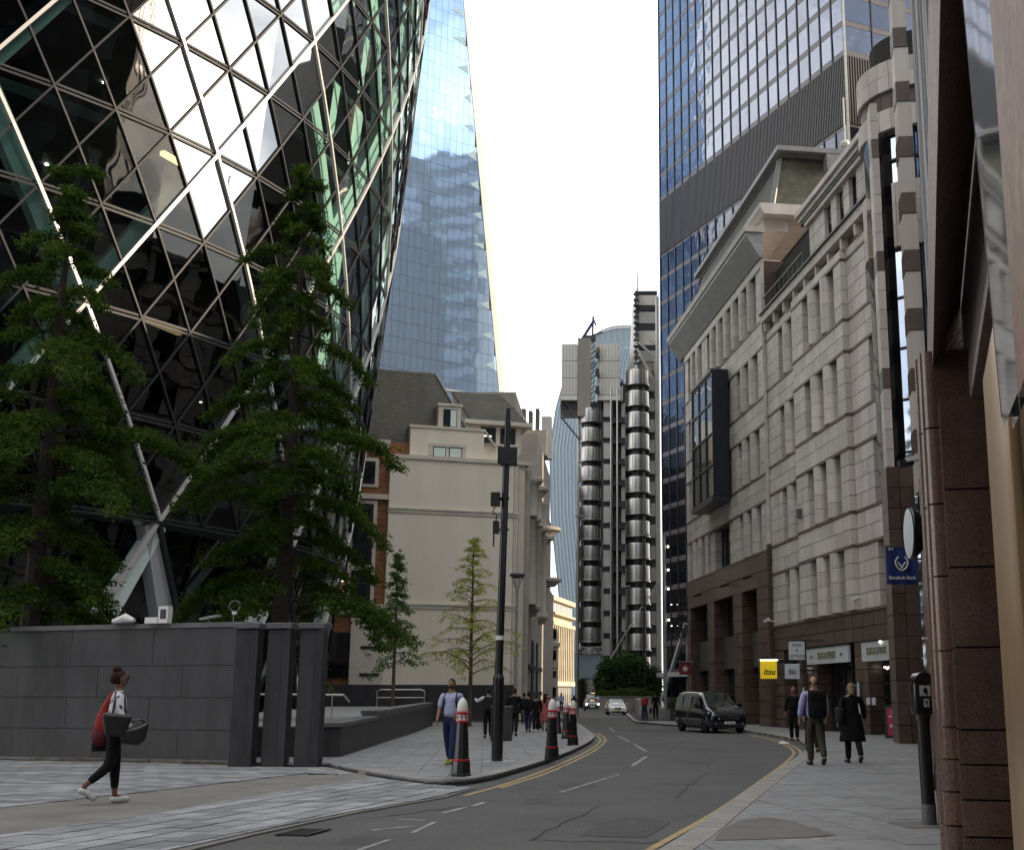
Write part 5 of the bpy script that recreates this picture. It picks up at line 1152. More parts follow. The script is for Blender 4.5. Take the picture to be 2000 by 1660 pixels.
spots = [(-2.78, 22.9, 'bollard nearest the camera, beside the bearded man in the blue shirt'), (-1.47, 29.6, 'second bollard back, just right of the black camera pole'), (-1.31, 39.7, 'bollard closest to the road at the outside of the kerb bend'), (-1.82, 47.2, 'bollard directly behind the one at the outside of the kerb bend'), (-2.5, 55.2, 'bollard just left of the pair at the kerb bend'), (-3.15, 62.5, 'small far bollard behind the second one from the camera'), (-3.9, 64.5, 'small far bollard right beside the woman in the pink dress')]
b0 = make_bollard(spots[0][2])
b0.location = (spots[0][0], spots[0][1], gz(spots[0][1])); b0.scale = (.94, .94, 1.0)
for x, y, lb in spots[1:]:
    c = copy_tree(b0); c.location = (x, y, gz(y)); c['label'] = lb; c.rotation_euler = (0, 0, random.uniform(0, 3))
# black camera pole
t = thing('camera_pole', 'tall black steel pole carrying cameras and junction boxes', 'pole', (-2.68, 28.8, gz(28.8)))
b = MB('black_paint'); b.tube([(0, 0, 0), (0, 0, 1.85)], .13, 12); b.tube([(0, 0, 1.85), (.0, 0, 1.95)], [.13, .095], 12); b.tube([(0, 0, 1.9), (.10, 0, 7.9)], [.095, .075], 12); b.tube([(.10, 0, 7.9), (.11, 0, 8.25)], [.06, .05], 8); o = b.build('shaft', t); autosmooth(o)
b = MB('black_matt'); b.bx(-.06, .34, -.16, .12, 6.86, 7.26); b.bx(-.12, -.02, -.1, .1, 6.9, 7.3); b.build('junction_box', t)
b = MB('black_matt'); b.bx(-.26, -.05, -.14, .08, 5.86, 6.18); b.bx(-.1, .0, -.02, .02, 6.0, 6.05); b.build('camera_housing', t)
b = MB('black_matt'); b.bx(-.2, -.06, -.08, .05, 5.2, 5.5); b.tube([(-.18, 0, 5.2), (-.18, 0, 4.9)], .02, 5); b.tube([(-.16, 0, 5.86), (-.22, 0, 5.72), (-.12, 0, 5.66), (-.14, 0, 5.5)], .015, 5); b.build('antenna_box', t)
for z in (5.3, 6.05, 6.9, 7.2): b = MB('dark_metal'); b.lathe((.06, 0, z), [(.1, -.02), (.115, -.02), (.115, .02), (.1, .02)], 12); b.build('clamp', t)
b = MB('white_paint'); b.tube([(.01, 0, 2.72), (.012, 0, 2.82)], .098, 12); b.build('white_band', t)
b = MB('lead'); b.bx(-.28, .4, -.25, .25, -.0, .006); b.build('base_patch', t)
# lamp posts
for x, y, h, lb in ((-5.95, 75, 8.6, 'tallest of the grey street lamps with upturned conical heads'), (-7.5, 92, 7.9, 'middle grey street lamp left of the tallest one'), (-7.6, 105, 7.4, 'furthest grey street lamp between the two taller ones')):
    t = thing('street_lamp', lb, 'street lamp', (x, y, gz(y)), group='grey street lamps along the left pavement'); h += .3
    b = MB('steel_matt'); b.tube([(0, 0, 0), (0, 0, h - 1.1)], [.11, .075], 10); b.tube([(0, 0, h - 1.1), (0, 0, h - .9)], [.1, .1], 8); b.build('post', t)
    b = MB('steel_matt')
    for k in range(4): a = k*math.pi/2 + .5; b.bar((.04*math.cos(a), .04*math.sin(a), h - .95), (.40*math.cos(a), .40*math.sin(a), h - .15), .05)
    b.build('arm', t); b = MB('lead_dark'); b.lathe((0, 0, h), [(.01, .06), (.46, .02), (.47, -.06), (.36, -.24), (.01, -.26)], 18); b.build('lamp_head', t, True)
for x, y, h, lb in ((1.6, 150, 14.5, 'thin grey lamp column standing behind the white car'), (2.05, 84, 12.4, 'thin grey column with a red and white figure at its foot'), (-2.9, 100, 16, 'thin dark column left of the steel pods')):
    t = thing('thin_column', lb, 'pole', (x, y, gz(y))); b = MB('dark_metal'); b.tube([(0, 0, 0), (0, 0, h)], .055, 6); b.build('shaft', t); b = MB('lead'); b.bx(-.35, .35, -.15, .15, h, h + .12); b.build('lamp_head', t)
t = thing('thin_column', 'grey lamp column beside the clipped hedge', 'pole', (3.45, 84, gz(84))); b = MB('lead'); b.tube([(0, 0, 0), (0, 0, 12.5)], .10, 8); b.build('shaft', t); b = MB('pin_light')
for z in (11.6, 10.0, 8.7, 6.6): b.bx(.2, .3, -.05, .05, z, z + .1)
b.build('lamp', t)
# parking post in front of the granite piers
t = thing('parking_meter', 'black post with a domed black head and white printed panel at the right edge', 'parking meter', (3.40, 13.75, gz(13.75)), R(8))
b = MB('black_paint'); b.tube([(0, 0, 0), (-.02, 0, 1.25)], [.075, .072], 14); b.tube([(-.02, 0, 1.1), (-.02, 0, 1.2)], .09, 14); o = b.build('post', t); autosmooth(o)
b = MB('lead_dark'); b.tube([(0, 0, 0), (0, 0, .22)], .078, 14); b.build('base_sleeve', t)
b = MB('black_paint'); b.bx(-.13, .11, -.09, .09, 1.16, 1.52); o = b.build('head', t); bevel(o, .04, 3)
b = MB('black_paint'); pts = [(.115*math.cos(R(a)), .115*math.sin(R(a))) for a in range(0, 181, 15)]; n = len(pts); b.add([(x - .01, y_, 1.5 + z) for y_ in (-.09, .09) for x, z in pts], [tuple(range(n)), tuple(range(n, 2*n))[::-1]] + [(i, n + i, n + (i + 1) % n, (i + 1) % n) for i in range(n)]); b.build('dome', t)
b = MB('white_sign'); b.poly([(-.075, -.093, 1.36), (.05, -.093, 1.36), (.05, -.093, 1.47), (-.075, -.093, 1.47)]); b.poly([(-.035, -.094, 1.24), (.03, -.094, 1.24), (.03, -.094, 1.33), (-.035, -.094, 1.33)]); b.build('printed_panel', t)
b = MB('black_matt'); b.poly([(-.04, -.096, 1.41), (.01, -.096, 1.36), (.02, -.096, 1.42), (-.01, -.096, 1.46)]); b.build('printed_mark', t)
text_mesh('lettering', '9', Fr((0, -.0945), (1, 0)), -.003, 0, 1.285, .07, 'black_matt', t)
b = MB('paving_dark'); b.bx(-.35, .42, -.3, .35, .001, .008); b.build('base_patch', t)
# flag and bracket, convex disc, lamp
ft = thing('bank_flag', 'dark blue flag with white emblem and lettering hanging from the corner building', 'flag')
fr_ = flip(Fr((6.68, 30.0), (1, .02)))
b = MB('navy_flag'); n = 12; b.add([fr_(a*.76/n, .012*math.sin(a*1.1), z) for z in (4.06, 4.97) for a in range(n + 1)], [(a, a + 1, n + 2 + a, n + 1 + a) for a in range(n)]); b.build('cloth', ft, True)
text_mesh('lettering', 'Bangkok Bank', fr_, .38, .03, 4.22, .118, 'white_paint', ft, .002, bold=.002)
b = MB('white_paint')
for sgn in (-1, 1):
    pts = [fr_(.38 + sgn*a, .03, z) for a, z in ((.0, 4.40), (.09, 4.45), (.15, 4.55), (.15, 4.63), (.10, 4.71), (.07, 4.73))]; b.tube(pts, .019, 5)
    b.tube([fr_(.38 + sgn*a, .03, z) for a, z in ((.105, 4.60), (.05, 4.55), (.0, 4.46))], .018, 5)
b.build('emblem', ft)
b = MB('black_paint'); b.tube([fr_(-.02, 0, 5.0), fr_(1.6, 0, 5.0)], .022, 6); b.build('pole', ft)
b = MB('white_paint'); b.box(fr_, .08, .11, .0, .03, 4.90, 4.95); b.box(fr_, .15, .18, .0, .03, 4.90, 4.95); b.build('clip', ft)
t = thing('round_wall_lamp', 'black dish shaped wall disc with pale face in front of the blue flag', 'wall disc')
c = Vector((4.13, 17.0, 3.66)); ax = Vector((-1, .04, .0)).normalized(); e1 = ax.cross(Vector((0, 0, 1))).normalized(); e2 = Vector((0, 0, 1)); n = 24
def disc(nm, m, prof):
    b = MB(m); vs = []
    for r, d in prof: vs += [c + ax*d + (e1*math.cos(2*math.pi*j/n) + e2*math.sin(2*math.pi*j/n))*r for j in range(n)]
    b.add(vs, [(i*n + j, i*n + (j + 1) % n, (i + 1)*n + (j + 1) % n, (i + 1)*n + j) for i in range(len(prof) - 1) for j in range(n)]); return b.build(nm, t, True)
disc('shade', 'black_paint', [(.36, .0), (.37, -.03), (.30, -.12), (.16, -.24), (.04, -.28), (.001, -.28)]); disc('face', 'white_sign', [(.35, .012), (.25, .03), (.001, .036)])
b = MB('black_paint'); b.tube([c - ax*.2, c - ax*.35 + Vector((.12, .1, -.5)), (4.33, 17.1, .2)], .035, 8); b.build('pipe', t)
for z in (2.95, 2.2): b = MB('white_paint'); b.bx(4.24, 4.36, 16.98, 17.04, z, z + .03); b.build('pipe_clip', t)
t = thing('red_figure_ornament', 'small red and gold ornament fixed above the flag', 'ornament')
b = MB('red_paint')
for k in range(7): b.lathe((7.5 + .02*(k % 2), 30.6, 5.15 + k*.09), [(.01, -.05), (.07, 0), (.01, .06)], 8)
b.build('body', t)
t = thing('white_wall_lamp', 'small white wing shaped lamp sticking out from the corner building', 'lamp'); b = MB('white_paint'); b.bar((9.35, 38.6, 8.75), (10.3, 38.6, 8.95), .5, .14); b.build('arm', t); b = MB('black_matt'); b.bar((9.15, 38.6, 8.66), (9.6, 38.6, 8.70), .4, .2); b.build('head', t)
# signs
def fascia(s0, s1, z0, z1, label):
    t = thing('fascia_sign', label, 'sign'); b = MB('white_sign'); b.box(FA, s0, s1, .05, .17, z0, z1); b.build('board', t); b = MB('sign_dark'); b.box(FA, s0 - .02, s1 + .02, .04, .2, z1 + .002, z1 + .05); b.build('top_edge', t); return t
FAm = Fr((11.0, 52.0), (.1484, -.989)); FAm.n = FA.n     # reads left to right from the street
t = fascia(3.1, 9.35, 2.78, 3.52, 'long white fascia sign with olive and green letters over the dark doors')
text_mesh('lettering', 'SLUG & LETTUCE', FAm, -6.1, .19, 3.14, .44, 'olive', t, .01, sx=.78); text_mesh('lettering', '— EST —', FAm, -8.4, .19, 3.12, .17, 'lead_dark', t); text_mesh('lettering', '1985', FAm, -4.0, .19, 3.14, .17, 'lead_dark', t)
t = fascia(-2.3, 1.35, 2.75, 3.55, 'shorter white fascia sign nearest the dark granite corner pier')
text_mesh('lettering', 'SLUG & LETTUCE', FAm, .48, .19, 3.15, .42, 'olive', t, .01, sx=.72)
def blade(x, y, z0, w_, h, m, label, side=Vector((1, 0))):
    t = thing('projecting_sign', label, 'sign'); f = flip(Fr((x, y), (1, .0))); b = MB(m); b.box(f, 0, w_, -.12, .0, z0, z0 + h); bevel(b.build('panel', t), .012, 1); return t, f
t, f = blade(5.52, 48, 2.02, .66, .72, 'yellow', 'square yellow projecting sign with black lower case letters') if False else (None, None)
mat('yellow_sign', (.85, .60, .02), .5, emit=(1, .68, .02), estr=.12)
t, f = blade(7.05, 60, 2.1, .80, .86, 'yellow_sign', 'square yellow projecting sign with black lower case letters')
text_mesh('lettering', 'itsu', f, .42, .01, 2.42, .40, 'black_matt', t, .004, shear=.25, bold=.008)
b = MB('lead'); b.box(f, -.12, 1.1, -.12, .06, 3.0, 3.05); b.build('light_hood', t); b = MB('white_light'); b.box(f, .0, .85, -.02, .02, 2.965, 2.995); b.build('strip_light', t)
b = MB('black_matt'); b.box(f, .8, 1.7, -.08, -.03, 2.9, 2.98); b.build('arm', t)
t, f = blade(7.25, 52.8, 2.02, .62, .62, 'white_sign', 'square white projecting sign with narrow black letters under the upper white sign')
text_mesh('lettering', 'itsu', f, .31, .01, 2.33, .38, 'black_matt', t, .004, sx=.62, bold=.002)
b = MB('black_matt'); b.box(f, .62, 1.6, -.08, -.03, 2.35, 2.42); b.build('arm', t)
t, f = blade(7.95, 56.4, 2.90, .72, .82, 'white_sign', 'upper white projecting sign with three lines of small letters')
for k, s_ in enumerate(('SLUG', '&', 'LETTUCE')): text_mesh('lettering', s_, f, .36, .01, 3.57 - k*.25, .17, 'black_matt', t, .003)
b = MB('black_matt'); b.box(f, -.1, 1.6, -.09, -.02, 3.73, 3.78); b.build('arm', t)
t = thing('small_notice', 'small grey notice plate hanging beside the narrow lettered sign', 'sign'); b = MB('white_sign'); b.bx(8.2, 8.42, 52.9, 52.95, 2.25, 2.5); b.build('plate', t); b = MB('black_matt'); b.bx(8.15, 8.2, 52.9, 52.96, -.3, 3.6); b.build('upright', t)
t, f = blade(4.45, 85, 2.62, .80, .84, 'red_sign', 'dark red projecting sign with a white star')
b = MB('white_paint'); pts = []
for k in range(10): a = math.pi/2 + k*math.pi/5; r = .26 if k % 2 == 0 else .105; pts.append(f(.39 + r*math.cos(a), .01, 3.02 + r*math.sin(a)))
cc = f(.39, .012, 3.02); b.add([cc] + pts, [(0, k + 1, (k + 1) % 10 + 1) for k in range(10)]); b.build('star', t)
b = MB('lead'); b.box(f, -.1, .95, -.2, .1, 3.46, 3.52); b.build('light_hood', t)
for s, z0, z1, lb in ((10.0, .6, 1.75, 'narrow white lit menu case on the pier behind the bald man'), (2.05, .35, 1.95, 'tall narrow framed menu panel behind the woman in black')):
    t = thing('menu_case', lb, 'menu case'); b = MB('lead_dark'); b.box(FA, s - .16, s + .16, .05, .13, z0, z1); b.build('frame', t); b = MB('white_sign'); b.box(FA, s - .12, s + .12, .132, .138, z0 + .05, z1 - .08); b.build('sheet', t)
t = thing('wall_lights', 'pair of small bright square wall plates on the brown pier', 'wall light')
for s in (1.0, .35):
    b = MB('mat_plate' if False else 'white_sign'); b.box(FA, s - .2, s + .2, .06, .1, .95, 1.25); b.build('plate', t)
t = thing('pavement_board', 'magenta A-frame pavement board leaning beside the dark granite pier', 'sign board', (10.75, 48.0, gz(48)), R(-8))
b = MB('green_dark'); b.add([(-.38, -.34, 0), (.38, -.34, 0), (.38, -.02, 1.22), (-.38, -.02, 1.22), (-.38, -.3, 0), (.38, -.3, 0), (.38, .0, 1.22), (-.38, .0, 1.22)], MB.BF); b.add([(-.38, .34, 0), (.38, .34, 0), (.38, .02, 1.22), (-.38, .02, 1.22), (-.38, .3, 0), (.38, .3, 0), (.38, .0, 1.2), (-.38, .0, 1.2)], MB.BF); b.build('frame', t)
b = MB('magenta'); b.add([(-.30, -.335, .1), (.34, -.335, .1), (.34, -.06, 1.12), (-.30, -.06, 1.12)], [(0, 1, 2, 3)]); b.build('poster', t)
b = MB('white_sign')
for (x, z, w_, h) in ((.0, .92, .3, .1), (-.1, .78, .3, .05), (.05, .55, .2, .16), (-.12, .4, .18, .12), (.02, .22, .3, .06)): b.add([(x - w_/2, -.362 + z*.265, z), (x + w_/2, -.362 + z*.265, z), (x + w_/2, -.362 + (z + h)*.265, z + h), (x - w_/2, -.362 + (z + h)*.265, z + h)], [(0, 1, 2, 3)])
b.build('poster_print', t)
# litter
t = thing('paper_litter', 'scrap of white paper lying on the road near the black van', 'litter', (6.0, 44.6, gz(44.6) - .095), R(20)); b = MB('white_paint'); b.add([(-.25, -.08, .0), (.1, -.12, .0), (.28, .05, .01), (0, .1, .09), (-.12, .02, .07)], [(0, 1, 4), (1, 2, 3), (1, 3, 4), (0, 4, 3)]); b.build('scrap', t)
t = thing('paper_litter', 'tiny white cup lying at the kerb beside the bald man', 'litter', (6.35, 41.5, gz(41.5) - .09), R(60)); b = MB('white_paint'); b.tube([(0, 0, .04), (.12, 0, .04)], [.04, .03], 8); b.build('cup', t)
# low wall and hedges across the far pavement
t = thing('low_wall', 'low pale wall running behind the white car and the far pedestrians', 'wall'); b = MB('concrete'); b.bx(-1.6, 4.5, 128.5, 129, -.5, .95); b.bx(2.1, 3.0, 110, 128.4, -.5, .8); b.build('wall', t); b = MB('lead'); b.bx(-1.7, 4.6, 128.4, 129.1, .951, 1.02); b.build('coping', t)
t = thing('planter_box', 'long low dark planter box under the clipped hedge', 'planter'); b = MB('green_dark'); b.bx(3.7, 6.6, 82.6, 84, -.4, .12); b.build('box', t)
t = thing('litter_bin', 'grey square bin between the camera pole and the man in the dark suit', 'bin', (-3.95, 44.6, gz(44.6))); b = MB('granite_grey'); b.bx(-.42, .30, -.3, .3, 0, 1.15); b.build('body', t); b = MB('cap_grey'); b.bx(-.44, .32, -.32, .32, 1.151, 1.2); b.build('lid', t)
# ------------------------------------------------------------ trees
def leaf_cloud(name, parent, pts, m, size=.05, per=10, spread=.12, droop=.5, rng=None):
    """many small leaflets round the given twig points"""
    rng = rng or np.random.default_rng(3); P = np.array([p[:3] for p in pts], float); n = len(P)*per
    c = np.repeat(P, per, 0) + rng.normal(0, spread, (n, 3))*np.array([1, 1, .55]); c[:, 2] -= np.abs(rng.normal(0, spread*droop, n))
    d = rng.normal(0, 1, (n, 3)); d[:, 2] = d[:, 2]*.5 - droop; d /= np.linalg.norm(d, axis=1)[:, None]
    e = rng.normal(0, 1, (n, 3)); e -= d*(e*d).sum(1)[:, None]; e /= np.linalg.norm(e, axis=1)[:, None]
    L_ = size*rng.uniform(.6, 1.6, n)[:, None]; W_ = L_*rng.uniform(.12, .26, n)[:, None]
    v = np.stack([c, c + d*L_*.5 + e*W_, c + d*L_, c + d*L_*.5 - e*W_], 1).reshape(-1, 3)
    me = bpy.data.meshes.new(name); me.vertices.add(len(v)); me.vertices.foreach_set('co', v.ravel()); me.loops.add(4*n); me.loops.foreach_set('vertex_index', np.arange(4*n)); me.polygons.add(n); me.polygons.foreach_set('loop_start', np.arange(n)*4)
    try: me.polygons.foreach_set('loop_total', np.full(n, 4))
    except Exception: pass
    me.materials.append(MATS[m]); me.update(calc_edges=True); me.validate()
    o = bpy.data.objects.new(name, me); COL.objects.link(o); o.parent = parent; return tag(o, kind='stuff')
def conifer(label, x, y, z0, h, rad, m, seed, trunk_r=.28, first=.18, nb=46, bark='bark_dark', per=16, size=.11, spread=.16, tip=.6, group=None, twigs=7, gapz=(), lean=0., width=lambda t: 1., up=.0, step=.22):
    rg = random.Random(seed); rn = np.random.default_rng(seed); t = thing('feathery_tree', label, 'tree', group=group)
    b = MB(bark); ks = [0, .25, .5, .75, 1]; b.tube([(x + lean*k*h + rg.uniform(-.05, .05)*h*.03, y, z0 + h*k) for k in ks], [trunk_r*(1 - k)**.8 + .015 for k in ks], 9); b.build('trunk', t)
    bb = MB(bark); pts = []
    for i in range(nb):
        k = first + (1 - first)*(i + rg.random())/nb
        if any(a < k < c for a, c in gapz): continue
        az = i*2.399 + rg.uniform(-.4, .4); ln = rad*width(k)*rg.uniform(.62, 1.08)
        p = Vector((x + lean*k*h, y, z0 + h*k)); sl = rg.uniform(-.12, .34) + up; dirh = Vector((math.cos(az), math.sin(az), 0)); n = max(4, int(ln/step)); path = [p.copy()]
        for q in range(1, n + 1):
            u_ = q/n; path.append(p + dirh*ln*u_ + Vector((0, 0, ln*(sl*u_ - (.16 + .34*u_)*u_*u_))) + Vector((rg.gauss(0, .04), rg.gauss(0, .04), rg.gauss(0, .03)))*ln*.35)
        r0 = trunk_r*.32*(1 - k) + .014; bb.tube(path, [r0*(1 - q/n*.85) for q in range(n + 1)], 5, cap=False)
        for q in range(1, n + 1):
            u_ = q/n
            if u_ < .18: continue
            for w_ in range(twigs if u_ > .3 else 2):
                side = dirh.cross(Vector((0, 0, 1)))*rg.choice((-1, 1)); tl = ln*.30*(1.15 - u_*.75)*rg.uniform(.4, 1.1); d = (dirh*rg.uniform(.3, .9) + side*rg.uniform(.5, 1) + Vector((0, 0, rg.uniform(-.30, .12)))).normalized(); s0 = path[q]
                m_ = max(2, int(tl/.16))
                for a in range(m_ + 1): pts.append(s0 + d*tl*a/m_ + Vector((0, 0, -.10*tl*(a/m_)**2*2)))
    tag(bb.build('branches', t), kind='stuff')
    if len(pts)*per > 260000: rg.shuffle(pts); pts = pts[:260000//per]
    leaf_cloud('foliage', t, pts, m, size, per, spread, rng=rn); return t
wb = lambda k: (1.0 - max(0, k - .45)*1.45) if k < .97 else .12
wb2 = lambda k: max(.14, min(1., (1.08 - k)*1.45))*(.86 + .26*math.sin(k*31 + 2*math.sin(k*9)))
conifer('big dark green feathery tree in the middle of the round glass tower front', -10.3, 38.0, 0, 18.6, 4.75, 'leaf_dark', 11, .30, .22, 58, width=wb2, per=12, size=.12, spread=.12, up=.03, twigs=5)
conifer('big dark green feathery tree at the left edge of the picture', -15.9, 33.5, 0, 16.6, 4.8, 'leaf_dark', 23, .30, .22, 56, width=wb2, per=12, size=.12, spread=.12, up=.03, twigs=5)
conifer('slim young green tree left of the cream wall', -11.1, 62.5, .3, 8.1, 1.75, 'leaf_mid', 5, .09, .30, 34, per=7, size=.13, spread=.10, width=lambda k: (1.05 - k)*1.35 if k > .35 else .8, twigs=2, up=.15, bark='bark', step=.3)
conifer('young lime green tree in front of the cream wall', -7.95, 68.7, gz(68), 10.4, 3.0, 'leaf_lime', 8, .12, .26, 56, per=5, size=.12, spread=.09, width=lambda k: max(.1, (1.06 - k)*1.35), twigs=2, up=.42, bark='bark', step=.35)
conifer('bright green bush showing between the glass tower and the brick wing', -17.3, 70, .3, 8, 1.6, 'leaf_mid', 15, .08, .2, 26, per=8, size=.14, spread=.13, width=lambda k: 1.1 - k*.8, twigs=3, bark='bark', step=.3)
def bushy(label, name, cat, cx, cy, cz, rx, ry, rz, m, seed, n=1500, per=14, size=.3, trunk=None, group=None):
    rn = np.random.default_rng(seed); t = thing(name, label, cat, group=group); d = rn.normal(0, 1, (n, 3)); d /= np.linalg.norm(d, axis=1)[:, None]
    lob = 1 + .18*np.sin(d[:, 0]*5 + seed) + .14*np.sin(d[:, 2]*7 + d[:, 1]*4); r = rn.uniform(.45, 1.0, n)**.5*lob
    p = np.array([cx, cy, cz]) + d*r[:, None]*np.array([rx, ry, rz]); p = p[p[:, 2] > cz - rz*.9]
    leaf_cloud('foliage', t, p.tolist(), m, size, per, size*.8, .2, rn)
    if trunk: b = MB('bark_dark'); b.tube([(cx, cy, trunk), (cx, cy, cz)], [.16, .08], 7); b.build('trunk', t)
    return t
bushy('broad dark tree standing in front of the steel pods', 'street_tree', 'tree', -.8, 148, 2.6, 1.5, 2, 2.3, 'leaf_far', 2, trunk=-.5, n=900, group='dark trees in front of the steel building')
bushy('dark tree beneath the right-hand stack of steel pods', 'street_tree', 'tree', 1.9, 147, 3.3, 1.9, 2, 2.7, 'leaf_far', 4, trunk=-.5, n=1000, group='dark trees in front of the steel building')
bushy('dark tree beside the foot of the dark tower', 'street_tree', 'tree', 4.3, 149, 2.4, 1.2, 2, 1.7, 'leaf_far', 6, trunk=-.5, n=800, group='dark trees in front of the steel building')
bushy('bare brown tree before the dark tower entrance', 'street_tree', 'tree', 5.6, 93, 6.6, 1.2, 1.2, 1.7, 'bark_dark', 9, trunk=-.4, n=260, per=6, size=.16)
bushy('low clipped hedge behind the black van', 'clipped_hedge', 'hedge', 4.9, 83.2, .55, 1.1, .55, .62, 'leaf_hedge', 12, n=1300, per=10, size=.07)
bushy('row of low green plants on the far wall', 'clipped_hedge', 'hedge', 1.2, 128.8, 1.3, 3.2, .4, .5, 'leaf_hedge', 13, n=900, per=8, size=.12)
# ------------------------------------------------------------ people
mat('skin_light', (.42, .25, .18), .55); mat('skin_mid', (.28, .16, .105), .55); mat('skin_dark', (.17, .095, .065), .55)
mat('hair_black', (.012, .009, .008), .6); mat('hair_dark', (.035, .018, .012), .6); mat('hair_red', (.028, .008, .006), .6); mat('hair_blonde', (.22, .16, .09), .7)
mat('cloth_lilac', (.36, .34, .58), .85, col2=(.42, .40, .64), nscale=9); mat('cloth_blue', (.33, .36, .52), .85, col2=(.40, .43, .58), nscale=9); mat('cloth_white', (.55, .56, .62), .85)
mat('cloth_navy', (.022, .028, .075), .85); mat('cloth_black', (.010, .010, .011), .85); mat('cloth_khaki', (.050, .045, .032), .85, col2=(.065, .058, .042), nscale=8); mat('cloth_dark', (.022, .022, .024), .85)
mat('cloth_pink', (.40, .14, .13), .85, col2=(.24, .06, .07), nscale=14, lo=.45, hi=.55); mat('cloth_print', (.62, .60, .63), .85, col2=(.07, .06, .09), nscale=13, ndetail=1, lo=.58, hi=.62); mat('cloth_mint', (.35, .50, .52), .85)
mat('cloth_red', (.30, .03, .025), .6, col2=(.40, .05, .04), nscale=6); mat('cloth_green', (.02, .22, .17), .8); mat('cloth_wine', (.10, .02, .03), .8)
mat('leather_black', (.012, .011, .012), .35, spec=.5); mat('shoe_black', (.012, .011, .010), .4); mat('shoe_white', (.5, .5, .5), .5); mat('shoe_olive', (.22, .23, .05), .6)
for _k, _m in MATS.items():
    if _k.startswith(('cloth', 'hair', 'skin')): _m.node_tree.nodes['Principled BSDF'].inputs['Specular IOR Level'].default_value = .15
def skin_mesh(verts, edges, radii, m, name, parent, sub=2, root=0):
    me = bpy.data.meshes.new('tmp'); me.from_pydata([tuple(v) for v in verts], edges, []); o = bpy.data.objects.new('tmp', me); COL.objects.link(o)
    sk = o.modifiers.new('s', 'SKIN'); sk.use_smooth_shade = True; sk.branch_smoothing = .6
    for i, r in enumerate(radii):
        d = me.skin_vertices[0].data[i]; d.radius = r if isinstance(r, tuple) else (r, r); d.use_root = (i == root)
    if sub: s = o.modifiers.new('u', 'SUBSURF'); s.levels = sub; s.render_levels = sub
    dg = bpy.context.evaluated_depsgraph_get(); dg.update(); me2 = bpy.data.meshes.new_from_object(o.evaluated_get(dg)); bpy.data.objects.remove(o)
    me2.materials.clear(); me2.materials.append(MATS[m]); me2.name = name
    me2.polygons.foreach_set('use_smooth', [True]*len(me2.polygons))
    r = bpy.data.objects.new(name, me2); COL.objects.link(r)
    if parent: r.parent = parent
    return r
